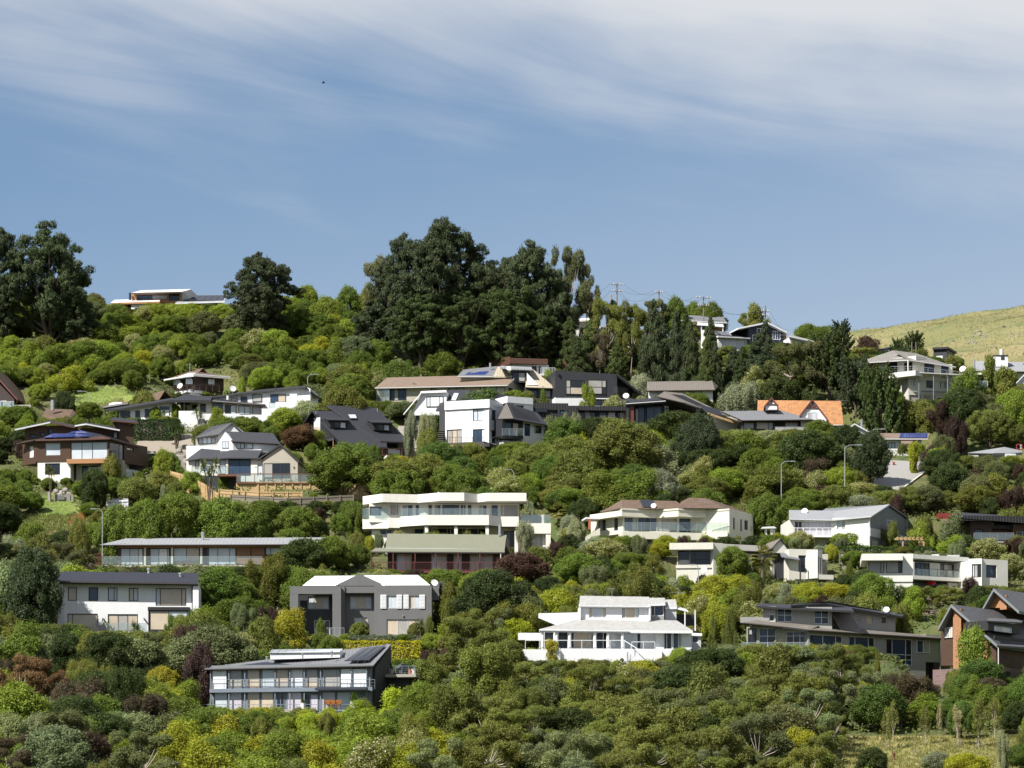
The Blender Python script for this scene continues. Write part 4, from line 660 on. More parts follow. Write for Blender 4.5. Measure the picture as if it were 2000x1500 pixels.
# ---- tan roofed house behind
hs('tan_roofed_house', 'angular house with pale tan metal roofs, white gable and blue solar panels', 'house', 1040, 788, 680, 0, 'the tan metal roofed house', [(1030, 716, 1084, 760), (890, 715, 1000, 732)])
bx('wall', 'charcoal', 1024, 756, 1086, 805, 0, 8, [(1028, 760, 1050, 776, (1, 1), K1, 'k', 'b'), (1054, 760, 1076, 776, (1, 1), K1, 'k', 'b')], dn=1, pad=True); sl('roof', 'tan_seam', [(1026, 756, -.8), (1085, 758, -.8), (1041, 721, 6), (1028.5, 722, 6)], .2, edge='charcoal'); sl('roof', 'tan_seam', [(963, 735, 2), (1000, 735, 2), (981, 715, 6), (972, 716, 6)], .2); sl('roof', 'grey_seam', [(893, 735, 2), (963, 735, 2), (972, 715, 7), (905, 722, 7)], .2, edge='plaster'); solar([(908, 733, 2.7), (948, 733.5, 2.7), (955, 726, 4.4), (916, 728, 4.4)], 6, 1, 'solar_blue')
bx('wall', 'beige_board', 900, 734, 1000, 760, 2.6, 8); bx('dormer', 'charcoal', 997, 723, 1029, 747, 1.6, 6, [(1000, 727, 1026, 745, (1, 1), K1, 'k', 'd')]); sl('dormer_roof', 'silver_seam', [(976, 717.5, 1), (1040, 721, 1), (1038, 717, 6), (978, 714, 6)], .2); pr('gable_wall', 'white', [(1029, 747), (1029, 728), (1050, 750), (1050, 752), (1029, 752)], -.3, .2); dish(993, 719.5, .6, .38, 10); cy('flue', 'steel', 957.5, 709, 719, 5, .16)
# ---- flat house with brown band
hs('brown_banded_house', 'low white flat roofed house with deep brown timber fascia', 'house', 1070, 735, 693, 10, 'the white house with brown fascia', [(955, 696, 1175, 722)])
bx('fascia', 'fascia_brown', 996, 699, 1070, 711.5, -.8, 4); bx('wall', 'white', 996, 711, 1072, 745, 0, 6, [(1038, 715, 1048, 728, K1, K1, 'k', 'd'), (1052, 715, 1058, 730, K1, K1, 'k', 'd')], dn=2, pad=True); fr(996, 705, -.8, -52); bx('fascia', 'fascia_brown', 954, 704.3, 996, 711.5, 0, .5); fr(1110, 720, 1.5, 14); bx('fascia', 'fascia_brown', 1109, 702, 1172, 717.5, -.6, 4); bx('wall', 'white', 1108, 714, 1170, 745, 0, 6, [(1111, 715, 1121, 728, (1, 1), K1, 'w', 'd')], dn=2, pad=True); fr(1109, 708, .9, -40); bx('fascia', 'fascia_brown', 1070, 705, 1109, 716, 0, .5); bx('wall', 'white', 1072, 715, 1109, 740, .3, 2, [(1078, 717, 1088, 730, (1, 1), K1, 'k', 'd')]); fr()
bx('balcony_slab', 'white', 1056, 730, 1085, 734, -2, 0); rl((1056, 730, -1.9), (1084, 730, -1.9), .9, 5, 'white', 'bars'); cy('flue', 'steel', 969, 689, 702, 3, .16, cap=1.2)
# ---- black box house uphill
hs('black_box_house', 'black rendered box shaped house on a white base with blinds drawn', 'house', 1205, 793, 668, 9, 'the black box house', [(1083, 720, 1266, 775), (1085, 770, 1120, 790)])
pr('wall', 'charcoal', [(1084.5, 775), (1084.5, 723), (1205, 731), (1205, 775)], 0, 8); bx('base_wall', 'white', 1084.5, 774.8, 1204.5, 810, .1, 8, [(1157, 779, 1191, 793, (1, 1), K1, 'k', 'd')], dn=2, pad=True)
wn(1105, 741.7, 1141.3, 771, 0, (1, 3.4), (1, 1), 'k', 'g'); wn(1148, 741.5, 1184, 770.5, 0, (3.4, 1), (1, 1), 'k', 'g'); bx('wall_lamp', 'black', 1090, 728.5, 1093, 733.5, -.3, -.01)
fr(1205, 760, 0, 50); pr('side_wall', 'charcoal', [(1205, 731), (1264, 777), (1264, 810), (1205, 810)], 1.4, 2); sl('side_roof', 'black_roof', [(1204, 731, -.3), (1265, 778, -.3), (1265, 777, 3), (1206, 730, 3)], .35); bx('balcony_box', 'black', 1206, 755, 1224, 771, -.4, 1.2); rl((1206, 769, -.5), (1225, 771, -.5), 1, 2, 'black', 'wire', mid=2); bx('screen', 'beige_board', 1237, 768, 1248, 786, 1.1, 1.3); bx('base_wall', 'white', 1206, 778, 1240, 800, .9, 1.3); fr(); dish(1222.5, 773.5, -.4, .46, -5)
# ---- black flat roofed house with red reveals
hs('black_clad_house', 'low black metal clad house with dark red reveals and large glazed corner room', 'house', 1224, 835, 653, 4, 'the black clad house', [(1040, 780, 1226, 818), (1223, 775, 1372, 808), (1223, 800, 1300, 828)])
bx('roof_band', 'black_board', 1041, 787, 1110, 801, .6, 7); bx('wall', 'black_board', 1041, 800, 1092, 850, .9, 7, [(1044, 796, 1069, 804, K1, K1, 'k', 'd')][:0], dn=1, pad=True); wn(1044, 797, 1069, 805, .55, K1, K1, 'k', 'd'); bx('wall', 'black_board', 1090, 792, 1128, 850, -.4, 5, [(1093, 801, 1108.5, 808.5, K1, K1, 'k', 'd')], dn=1)
bx('wall', 'black_board', 1128, 794, 1224, 850, 2, 7, [(1131, 802, 1164, 830, (1, 1, 1), K1, 'k', 'd'), (1170, 803.5, 1185.5, 830, K1, (3, 1), 'k', 'pb'), (1187, 803.5, 1203, 830, K1, K1, 'k', 'p'), (1205.5, 803.5, 1222.5, 830, (1, 2.4), K1, 'k', 'bp')], dn=1, pad=True); bx('roof_band', 'black_board', 1128, 792.5, 1224, 802, .8, 2.1); bx('deck', 'deck_brown', 1128, 832, 1226, 838, -1.5, 2); rl((1128, 832, -1.4), (1168, 832, -1.4), 1, 3, 'black')
bx('wall', 'black_board', 1238, 783, 1297, 845, .9, 8, [(1240.5, 789.5, 1259.5, 830, (1, 2), (4, 1), 'k', 'b'), (1262.5, 787, 1293, 830, (1, 1), (4, 1), 'k', 'b')], pad=True); bx('frame_side', 'red_brown', 1229, 788, 1238, 830, -.3, .9); bx('frame_side', 'black_board', 1223.5, 783, 1229, 832, -.5, 2); bx('frame_sill', 'black_board', 1224, 829, 1293, 837.5, -.5, .9); sl('roof', 'black_roof', [(1222, 786, -.7), (1300, 780.5, -.7), (1375, 803, 6), (1300, 776, 8), (1224, 780, 8)], .5, edge='black_board')
fr(1297, 810, .9, 48); bx('side_wall', 'black_board', 1297, 785, 1352, 840, 0, 5, [(1298, 790, 1309, 818, (1, 1), (3, 1), 'k', 'p'), (1324, 797, 1327.5, 812, K1, K1, 'k', 'p'), (1330.5, 799, 1335, 814, K1, K1, 'k', 'p')], pad=True); bx('frame_side', 'red_brown', 1340, 799, 1350, 820, -.3, -.02); bx('side_wall', 'black_board', 1352, 797, 1373, 845, -.3, 5, [(1357, 804, 1366.5, 822, (1, 1), (1, 1), 'w', 'p')]); fr()
for x in (1264, 1270): cy('stilt', 'lamp_grey', x, 837, 872, .3, .1)
# ---- grey seam roof house
hs('grey_seam_roof_house', 'white house under a brown grey ribbed roof half hidden by pale trees', 'house', 1330, 785, 672, 1, 'the ribbed roof house', [(1262, 740, 1405, 770)])
sl('roof', 'brown_seam', [(1263, 762.5, -.7), (1396, 761, -.7), (1391, 743.5, 3.5), (1264, 745.5, 3.5)], .2, edge='bronze'); sl('hip', 'brown_seam', [(1391, 743.5, 3.5), (1396, 761, -.7), (1405, 752, 6)], .15); bx('wall', 'white', 1268, 762, 1392, 800, 0, 8, [(1284, 764, 1308, 772, K1, K1, 'w', 'p'), (1342, 763, 1372, 780, (1, 1, 1, 1), K1, 'w', 'lp')], dn=1, pad=True)
# ---- timber fascia house
hs('seamed_roof_house', 'house with sloping grey ribbed roof and a long diagonal pale timber fascia', 'house', 1390, 838, 655, 16, 'the house with the diagonal timber fascia', [(1280, 763, 1345, 790), (1380, 800, 1500, 838)])
sl('roof', 'brown_seam', [(1284, 774, 3), (1336, 786, 1), (1418, 812, -1), (1412, 806, 4), (1332, 768, 6), (1297, 764.5, 6)], .2, edge='black'); sl('roof', 'navy_roof', [(1366, 790, 0), (1383, 806, -1.2), (1414, 812, -1), (1402, 799, 4)], .2)
sl('timber_fascia', 'pine_wood', [(1381, 806, -1.5), (1500, 845.5, -1.5), (1500, 842.5, .4), (1384, 801, .4)], .25); bx('wall', 'plaster', 1378, 812, 1440, 850, .5, 6, dn=1, pad=True); bx('wall', 'mesh_green', 1440, 830, 1495, 855, .5, 4); bx('wall', 'white', 1372, 826, 1394, 860, -1, .4)
# ---- black hip house
hs('low_hip_house', 'low dark house with grey ribbed hip roof and frosted glass balustrade', 'house', 1500, 848, 652, 6, 'the low dark hip roofed house', [(1410, 798, 1605, 842)])
sl('roof', 'grey_seam', [(1449, 820.5, -.8), (1588, 819, -.8), (1526, 801.5, 4), (1409, 803, 4)], .2, edge='black'); sl('hip', 'grey_seam', [(1588, 819, -.8), (1606, 833, 5), (1526, 801.5, 4)], .2, edge='black')
bx('wall', 'charcoal', 1450, 820, 1514, 860, .2, 7, [(1452, 824, 1474, 838, K1, K1, 'k', 'g'), (1477, 823, 1511, 839, (2.4, 1), K1, 'k', 'tg')], dn=1, pad=True); bx('wall', 'black', 1513, 820, 1587, 860, 1.2, 7, [(1534, 825.5, 1558.5, 846, (1, 1), K1, 'w', 'p', 'door')], dn=1); cy('post', 'black', 1583, 821, 848, -.4, .12); cy('post', 'beige_board', 1591, 826, 850, 2, .1); bx('deck', 'grey_wood', 1513, 847.5, 1588, 851, -1.6, 1.2); rl((1514, 847.5, -1.5), (1588, 847.5, -1.5), 1, 4, 'steel', 'glass', 'glass_grey'); bx('table', 'pine_wood', 1533, 840.5, 1552, 842, -.9, -.1); cy('table_leg', 'pine_wood', 1535, 842, 848, -.5, .06); cy('table_leg', 'pine_wood', 1550, 842, 848, -.5, .06)
# ---- orange tiled house
hs('orange_tiled_house', 'white house with weathered orange tiled roof and half timbered gables', 'house', 1590, 840, 664, -3, 'the orange tiled house', [(1490, 776, 1650, 805), (1560, 790, 1650, 828)])
bx('wall', 'white', 1490, 822, 1646, 850, 1.4, 7, dn=1, pad=True); sl('roof', 'orange_tile', [(1478, 829, -.4), (1647.5, 829.5, -.4), (1642, 783, 5), (1480, 781.5, 5)], .2, edge='orange_brick'); sl('back_roof', 'orange_tile', [(1480, 781.5, 5.05), (1642, 783, 5.05), (1646, 829, 10), (1478, 829, 10)], .2)
pr('gable_wall', 'white', [(1564, 812), (1586.5, 782), (1614, 818), (1614, 832), (1564, 832)], -1.6, 4); gab((1561.5, 811), (1586.5, 778.5), (1619, 821), -2, 4.5, .3, 'orange_tile', 'red_brown'); wn(1577, 805, 1595, 820, -1.6, (1, 1), K1, 'w', 'gp')
b = MB()
for p, q_ in (((1575, 797), (1600, 797)), ((1587, 797), (1587, 784)), ((1587, 796), (1579, 790)), ((1587, 796), (1595, 790))): b.bar(FR.P(*p, -1.68), FR.P(*q_, -1.68), .09)
b.build('timber_brace', 'red_brown', H)
pr('gable_wall', 'white', [(1495, 792), (1506.5, 778), (1518, 790), (1518, 800), (1495, 800)], -1, 3); gab((1491.5, 794), (1506.5, 775.5), (1520.5, 792), -1.3, 4, .3, 'orange_tile', 'red_brown'); b = MB(); b.bar(FR.P(1498, 790, -1.06), FR.P(1515, 790, -1.06), .09); b.bar(FR.P(1506.5, 790, -1.06), FR.P(1506.5, 780, -1.06), .08); b.build('timber_brace', 'red_brown', H); sl('porch_roof', 'orange_tile', [(1602, 829, -2), (1625, 829, -2), (1623, 825, -.3), (1604, 825, -.3)], .15); ant(1644, 782, 790, 4, .7)
# ---- bungalow with blue solar panels
hs('solar_bungalow', 'small pale bungalow with taupe roof and bright blue solar panels', 'house', 1740, 876, 643, 4, 'the bungalow with blue solar panels', [(1655, 824, 1725, 850), (1700, 842, 1818, 868)])
sl('roof', 'taupe_tile', [(1712, 857, -.6), (1812, 857.5, -.6), (1817, 846, 3.5), (1716, 846, 3.5)], .16, edge='steel'); solar([(1756, 856, -.1), (1810, 856, -.1), (1811, 847.2, 3), (1759, 847.2, 3)], 8, 1, 'solar_blue'); bx('wall', 'white', 1728, 857, 1800, 890, 0, 6, [(1735, 864, 1749, 876, (1, 1), K1, 'k', 'p'), (1760, 866, 1764, 880, K1, K1, 'k', 'd')], dn=1, pad=True); sl('porch_roof', 'taupe_tile', [(1761, 866, -2), (1782, 866, -2), (1784, 857.5, .3), (1758, 857.5, .3)], .14)
fr(1690, 860, 1, 10); pr('gable_wall', 'pale_grey', [(1658, 838), (1669, 829), (1727, 859), (1727, 875), (1658, 875)], 0, 5); gab((1653, 839), (1669, 826.5), (1729, 860), -.4, 6, .2, 'slate_tile', 'white'); cy('flue', 'steel', 1683, 824, 835, 2, .18, cap=1.2)
# ---- white flat roof among trees
hs('slim_white_pavilion', 'slim white flat roofed pavilion with a red frame on top', 'house', 1930, 905, 634, 6, 'the slim white pavilion', [(1892, 868, 1998, 892)])
sl('roof', 'silver_seam', [(1891, 884, -1), (1940, 885, -1), (1996, 884, 3), (1997, 880.5, 5), (1962, 873, 5)], .35); bx('wall', 'white', 1900, 885, 1984, 915, .6, 5, [(1908, 893, 1925, 903, (1, 1), K1, 'k', 'd')], dn=1, pad=True); b = MB()
fr(1985, 880, 3, 0)
for p, q_ in (((1985.5, 878), (1985.5, 868)), ((1996, 878), (1996, 868)), ((1985.5, 868), (1996, 868)), ((1985.5, 877), (1996, 877))): b.bar(FR.P(*p, 0), FR.P(*q_, 0), .08)
b.build('red_frame', 'red_paint', H); bx('roof_vent', 'white', 1992.5, 869, 1995, 877, .2, .4)
# ---- white house with pagoda neighbour
hs('long_white_house', 'long white house with black roof edges, porch and curving white garden walls', 'house', 460, 822, 656, 0, 'the long white house with black roof edges', [(200, 780, 345, 815), (345, 765, 520, 815), (400, 752, 622, 798)])
pr('wall', 'white', [(233, 825), (233, 799.5), (335, 781), (335, 825)], 0, 6); PADS.append(([FR.W(x, d, 0).xy for x, d in ((-18, -2), (12, -2), (12, 9), (-18, 9))], FR.o.z - .2)); wn(235, 803, 254, 818, 0, K1, K1, 'k', 'd'); wn(264.5, 802, 273.5, 817, 0, K1, K1, 'k', 'd'); wn(283, 799, 303, 816, 0, (2, 1), K1, 'k', 'g'); wn(312, 794, 330, 800, 0, K1, K1, 'k', 'b')
sl('roof', 'black_roof', [(203, 800, -.8), (232, 798.5, -.9), (337, 780.5, -.9), (339, 776.5, 6), (225, 796, 6)], .25, edge='black')
bx('porch_wall', 'beige_board', 335, 782, 402, 820, 1.6, 6, [(345, 784, 371, 791, (1, 1), K1, 'k', 'd'), (375, 790, 387, 805, K1, K1, 'k', 'd')]); sl('porch_roof', 'black_roof', [(330, 781, -1.5), (412, 781.5, -1.5), (414, 774, 4), (360, 771.5, 4)], .35, edge='black')
for x in (331, 360): cy('porch_post', 'black', x, 781, 812, -1.3, .09)
fr(402, 810, .3, 9); pr('wall', 'warm_white', [(387, 830), (387, 781), (402, 781.5), (516, 790), (516, 830)], 0, 6)
for a, y0, c, y1, cc, g in ((391, 789, 402, 804.5, K1, 'd'), (414, 788, 435.5, 807.5, K1, 'b'), (439, 790.5, 461.5, 809.5, (1, 1), 'dp'), (466, 792.5, 489, 810, (1, 1), 'p'), (492.5, 794.5, 511, 811, K1, 'g')): wn(a, y0, c, y1, 0, cc, K1, 'k', g)
sl('roof', 'black_roof', [(386, 781.5, -.6), (518, 791, -.6), (517, 786, 4), (395, 776, 4)], .2, edge='black')
fr(511, 780, 3, -9); pr('upper_wall', 'white', [(410, 800), (410, 777), (512, 763.5), (597, 756), (606, 759), (606, 805), (410, 805)], 0, 6); wn(452, 777, 464, 784, 0, K1, K1, 'k', 'g'); wn(470, 774.5, 483, 784.5, 0, K1, K1, 'k', 'd'); wn(493, 770.5, 512, 785, 0, K1, K1, 'k', 'b'); wn(528, 770, 558.5, 785.5, 0, (1, 1), K1, 'k', 'bt', 'door'); rl((526, 799, -.9), (541, 799, -.9), 1, 1, 'black')
sl('upper_roof', 'black_roof', [(400, 776, -.6), (511, 763.5, -.6), (598, 755.5, -.7), (597, 753, 6), (512, 760.5, 6)], .2, edge='black'); fr(604, 780, 3, 45); pr('end_wall', 'white', [(602, 757), (620, 772), (620, 800), (602, 800)], 0, 1); sl('end_roof', 'black_roof', [(597, 755, -.8), (622, 776, -.8), (621, 774, 3), (597, 752.5, 3)], .2, edge='black'); fr()
bx('white_pier', 'white', 566, 769, 580, 790, .2, 1.4); bx('garden_wall', 'white', 349, 802.5, 388, 840, -4.5, -4.1, dn=1); bx('garden_wall', 'white', 388, 808, 468, 830, -3.4, -3); bx('garden_wall', 'white', 467, 810, 540, 824, -2.6, -2.2); bx('garden_wall', 'white', 538, 785, 582, 810, -1.6, -1.2); bx('garden_wall', 'white', 511, 798, 541, 812, -.8, -.4)
cy('flue', 'plaster', 445, 773, 781, 1.5, .2); cy('flue', 'black', 538, 754, 761, 4, .13); dish(454.5, 759.5, 4.2, .48, 20)
# ---- pagoda house
hs('pagoda_roofed_house', 'small brown pagoda roofed house with white eaves and timber balcony', 'house', 380, 772, 676, 30, 'the brown pagoda roofed house', [(312, 716, 450, 768)])
sl('roof', 'brown_tile', [(377.5, 733, -1), (449.5, 739, -1), (406, 727, 3.2), (398, 725, 3)], .16, edge='white'); sl('roof', 'brown_tile', [(320, 742.3, 5.2), (377.5, 733, -1), (398, 725, 3), (369, 725.5, 5)], .16, edge='white'); gab((386, 729), (396.5, 718.5), (407, 730), 2.2, 7, .12, 'brown_tile', 'brown_tile', 'gablet')
bx('wall', 'dark_brown_board', 380, 733, 437, 776, 0, 6.4, pad=True); bx('eaves_board', 'white', 377, 731.5, 450, 735, -1.1, -.96)
def arch(x0, y0, x1, y1, d=0, g='p'):
    n = 7; xm = (x0 + x1) / 2; r = (x1 - x0) / 2
    for nm, mt, e, dd in (('window_surround', 'white', 0, -.06), ('window', GL[g], 1.0, -.09)): pr(nm, mt, [(x0 + e, y1 - e), (x1 - e, y1 - e)] + [(xm + (r - e) * math.cos(math.pi * i / n), y0 + r - (r - e) * math.sin(math.pi * i / n)) for i in range(n + 1)], d + dd, d - .003)
arch(407, 740, 413, 752); arch(413, 740, 419, 752); bx('doorway', 'black', 397, 738, 404, 752, -.02, -.005)
rl((365, 766, -2.4), (428, 764, -2.4), 1.05, 5, 'dark_brown_board', 'wire', mid=3, t=.06); bx('balcony_floor', 'white', 365, 765.5, 405, 769, -2.5, 0); bx('base_wall', 'white', 384, 768, 420, 800, .4, 6, dn=1); dish(352, 754, -2.6, .45, -30)
fr(380, 760, 0, -46); bx('eaves_board', 'white', 320, 740.8, 378, 735.2, -1, -.86); arch(339, 742, 345.5, 752); arch(345.5, 742, 352, 752); arch(363, 739, 369, 750); arch(369, 739, 375.5, 750); rl((313, 772, -2.4), (366, 766, -2.6), 1.05, 6, 'dark_brown_board', 'wire', mid=3, t=.06); bx('balcony_floor', 'white', 330, 767, 372, 771, -2.4, 0)
fr(); cy('mast', 'steel', 371, 709, 726, 5, .05); gab((310, 781), (322, 762), (336, 775), -3, 4, .2, 'brown_tile', 'brown_tile', 'porch_roof'); sl('lean_roof', 'brown_tile', [(199, 795, 1), (250, 787, 1), (250, 782, 4), (204, 782, 4)], .14, edge='white'); 
# ---- A-frame at the edge
hs('dark_brick_house', 'dark brick house with steep red edged gable and glass deck', 'house', 10, 800, 662, -10, 'the dark brick steep gabled house', [(0, 735, 34, 795)])
pr('gable_wall', 'dark_brick', [(-70, 815), (-25, 725), (28, 780), (28, 815)], 0, 8); gab((-72, 790), (-25, 714), (34, 779), -1, 9, .3, 'brown_tile', 'red_brown'); wn(1, 783, 13, 797, 0, (1, 1), K1, 'w', 'b'); wn(15, 784, 26, 797, 0, (1, 1), K1, 'w', 'b'); bx('deck', 'grey_wood', -20, 798, 28, 803, -3, 0); rl((-10, 798, -2.9), (27, 798, -2.9), 1.05, 4, 'steel'); bx('retaining_wall', 'concrete', 26, 791, 60, 805, -2, -1.6, dn=1)
# ---- brown tile bungalow
hs('brown_tiled_bungalow', 'bungalow of which only the brown tiled roof and flue show among shrubs', 'house', 120, 828, 652, 3, 'the brown tiled bungalow', [(92, 796, 150, 818)])
sl('roof', 'brown_tile', [(78, 819, -.6), (131, 823, -.6), (148, 806, 3.6), (142, 800, 4), (90, 798, 4)], .2, edge='white'); bx('wall', 'white', 95, 820, 130, 850, 0, 6, dn=1, pad=True); cy('flue', 'steel', 102.5, 786, 802, 2, .28, cap=.9)
# ================================================================ top rows
hs('cream_two_storey_house', 'cream two storey house with weathered hip roof and balcony on slim posts', 'house', 1776, 785, 668, 18, 'the cream house on slim posts', [(1680, 680, 1890, 745), (1765, 740, 1862, 782)])
bx('upper_wall', 'warm_white', 1789, 708, 1860, 745, 0, 3, [(1805, 709, 1825, 734, (1, 1, 1), K1, 'n', 'b'), (1838, 714, 1853, 738, (1, 1), K1, 'n', 'b')]); bx('wall', 'ivory', 1774, 728, 1858.5, 800, .1, 9, [(1778, 737, 1787.5, 754, (1, 1), K1, 'w', 'p'), (1809, 741.5, 1823, 758, (1, 1), K1, 'k', 'd'), (1836, 745, 1850, 759, (1, 2, 2), K1, 'w', 'dpg'), (1776, 771, 1800, 800, K1, K1, 'g', 'g', 'garage_door'), (1803, 772, 1828, 800, K1, K1, 'g', 'g', 'garage_door'), (1831, 777, 1857, 800, K1, K1, 'k', 'd', 'garage_door')], dn=1, pad=True)
sl('roof', 'weathered_tile', [(1776, 703, -1.2), (1866, 716.5, -1.2), (1790, 690, 4), (1745, 684, 4)], .15, edge='weathered_tile'); fr(1774, 745, 0, -40); sl('roof', 'weathered_tile', [(1670, 709.5, -.8), (1776, 703, -.8), (1745, 684, 5)], .15, edge='weathered_tile')
bx('upper_wall', 'warm_white', 1718, 703, 1789, 735, .5, 3, [(1733, 706, 1752.5, 728, (1, 1), K1, 'n', 'd'), (1765, 708, 1782, 728, (1, 1), K1, 'n', 'd', 'door')]); bx('balcony_slab', 'plaster', 1738, 729, 1788, 733, -1.4, .5); rl((1738, 729, -1.3), (1787, 728.5, -1.3), 1, 5, 'steel', 'wire', mid=2); fr()
bx('balcony_slab', 'plaster', 1785, 728, 1888, 731.5, -2.2, 0); rl((1788, 728, -2.1), (1886, 741, -2.1), 1, 8, 'steel', 'wire', mid=2)
for x in (1795, 1823.5, 1851, 1880): cy('slim_post', 'blue_steel', x, 731, 800, -2, .09)
cy('corner_post', 'plaster', 1773.5, 704, 729, -1.4, .1); bx('brace_beam', 'plaster', 1774, 763, 1796, 765, -.6, -.5); bx('brace_beam', 'blue_steel', 1800, 765, 1880, 766.5, -.6, -.5)
for x in (1781, 1789): cy('mast', 'grey_wood', x, 668, 690, 4, .07)
hs('grey_gabled_cottage', 'dark grey gabled cottage with dark annex behind the cream house', 'house', 1750, 700, 700, -20, 'the dark cottage behind the cream house', [(1716, 668, 1780, 684), (1824, 678, 1850, 698)])
pr('gable_wall', 'dark_brown_board', [(1735, 712), (1735, 680), (1760, 672.5), (1779, 688), (1779, 712)], 0, 7); gab((1713, 683), (1760.5, 671.3), (1781, 689), -.6, 8, .2, 'slate_tile', 'charcoal'); bx('eaves', 'white', 1716, 683, 1737, 685.5, -.3, 0); bx('annex', 'charcoal', 1823, 680, 1849, 712, 1, 6, [(1827, 693, 1841, 700, K1, K1, 'w', 'p')]); bx('annex_roof', 'black', 1821, 678.5, 1851, 681, .6, 6.2); cy('chimney_pot', 'terracotta', 1764, 680, 690, -.8, .25)
hs('blue_grey_cabin', 'tiny blue grey cabin with steel flue and glass railed deck on stilts', 'house', 1900, 760, 662, 10, 'the tiny blue grey cabin', [(1876, 724, 1932, 756)])
bx('wall', 'render_grey', 1878, 731, 1916, 758, 0, 5, [(1888, 735.5, 1898, 749, K1, K1, 'w', 'b'), (1903, 736.5, 1913.5, 754, K1, (1, 1), 'w', 'b', 'door')], pad=True); sl('roof', 'plaster', [(1876, 731.5, -.6), (1918, 731.5, -.6), (1917, 728, 4), (1878, 728, 4)], .15); cy('flue', 'steel', 1902.5, 704, 730, 2, .18, cap=.7); bx('deck', 'blue_steel', 1903, 757.5, 1929, 760.5, -2, 0); rl((1903, 757.5, -1.9), (1929, 757.5, -1.9), 1, 3, 'white')
for x in (1912, 1918): cy('stilt', 'blue_steel', x, 760, 790, -1.2, .1)
dish(1880.5, 721, -.5, .5, -30)
hs('lavender_roofed_house', 'house with long pale lavender roof and square white chimney box', 'house', 1950, 735, 690, 2, 'the house with the square white chimney', [(1905, 690, 2000, 726)])
sl('roof', 'silver_seam', [(1899, 724, -.6), (2040, 726, -.6), (2040, 708, 5), (1903, 705, 5)], .2); bx('wall', 'white', 1905, 724, 2035, 750, 0, 6, dn=1, pad=True); bx('chimney_box', 'white', 1941.5, 694.5, 1968.5, 716, 1.5, 3.6); bx('chimney_rim', 'charcoal', 1940.8, 693, 1969.2, 695, 1.4, 3.7); cy('chimney_cowl', 'plaster', 1956, 687, 694, 2.4, .3, cap=1.0); bx('chimney_slot', 'charcoal', 1955, 696, 1962, 703, 1.46, 1.49); pr('entry_gable', 'cream', [(1950, 723), (1960, 713), (1975, 724)], -.9, 2)
hs('steep_white_house', 'white steep gabled house end cut by the photo edge', 'house', 2000, 762, 662, 0, 'the steep white gabled house', [(1984, 732, 2000, 752)])
pr('gable_wall', 'white', [(1984, 775), (1984, 748), (2003, 729), (2022, 748), (2022, 775)], 0, 6); gab((1981, 751), (2003, 728), (2026, 751), -.4, 7, .2, 'white_roof', 'white')
hs('skyline_house', 'modern timber house on the skyline with white roof edges and solar panels', 'house', 300, 602, 716, -6, 'the skyline timber house', [(214, 562, 445, 596)])
bx('wall', 'orange_wood', 258, 571, 355, 600, 1, 7, [(267, 576, 327, 584.5, (1, 1), K1, 'k', 'b'), (329.5, 574, 350.5, 587, K1, K1, 'k', 'b')], pad=True); sl('roof', 'white', [(256.5, 571.8, -.2), (355, 569.5, -.2), (374, 564.5, 6), (276, 567, 6)], .22); sl('lower_roof', 'white', [(216, 591.5, -2), (312, 588.5, -2), (312, 583.5, 3), (224, 585.5, 3)], .28, edge='orange_wood'); bx('lower_wall', 'orange_wood', 232, 591, 270, 608, -.6, 4, [(250, 595, 262, 604, K1, K1, 'k', 'd')]); bx('parapet', 'white', 256, 593, 303, 603, -1.6, -1.3); cy('flue', 'black', 254, 572, 586, .5, .2)
fr(355, 585, 1, 40); pr('side_wall', 'pale_grey', [(355, 570), (373, 565.5), (385, 577), (356, 589)], 0, 4); fr(400, 590, 1, 6); sl('wing_roof', 'silver_seam', [(342, 591.5, -.6), (439, 588.5, -.6), (444, 575.5, 5), (366, 577, 5)], .2, edge='white'); solar([(356, 588.5, .1), (436, 587.5, .1), (441, 577, 4.4), (370, 578, 4.4)], 6); bx('wing_wall', 'fascia_brown', 346, 590, 436, 606, 0, 6)
hs('pergola_house', 'ridge house with flat white pergola and timber panel', 'house', 1380, 655, 700, 8, 'the ridge house with the pergola', [(1345, 615, 1415, 634)])
sl('roof', 'grey_seam', [(1330, 625, 0), (1420, 630, 0), (1412, 619, 6), (1334, 615, 6)], .2, edge='plaster'); bx('wall', 'beige_board', 1340, 626, 1412, 670, 1, 6, [(1372, 634, 1388, 642, K1, K1, 'k', 'd')], pad=True); bx('timber_panel', 'orange_wood', 1391, 633, 1413, 645, .8, .98); sl('pergola', 'white', [(1344, 632, -2.5), (1414, 637, -2.5), (1410, 632, .8), (1346, 627, .8)], .16)
for x in (1370, 1412): cy('pergola_post', 'white', x, 633, 655, -2.3, .08)
hs('pale_ridge_house', 'pale ridge house with dark banded white roof and wide window', 'house', 1430, 684, 690, 16, 'the pale house with the banded roof', [(1400, 652, 1466, 674)])
sl('roof', 'grey_seam', [(1402, 657, -.6), (1465, 660, -.6), (1440, 650, 6), (1370, 643.5, 6)], .2, edge='white'); solar([(1412, 656.5, .1), (1454, 658, .1), (1436, 651, 4.6), (1392, 647, 4.6)], 3); bx('wall', 'pale_grey', 1403, 657, 1463, 695, 0, 6, [(1410, 660, 1455, 681, (1, 1, 1, 1, 1), K1, 'w', 'l')], pad=True); fr(1403, 670, 0, -45); pr('gable_wall', 'plaster', [(1369, 669), (1370, 645), (1403, 658.5), (1403, 680), (1369, 680)], 0, 1)
hs('slate_blue_house', 'dark slate blue gabled house with white roof edge and stilted balconies', 'house', 1500, 700, 696, 14, 'the slate blue gabled house', [(1445, 626, 1538, 665)])
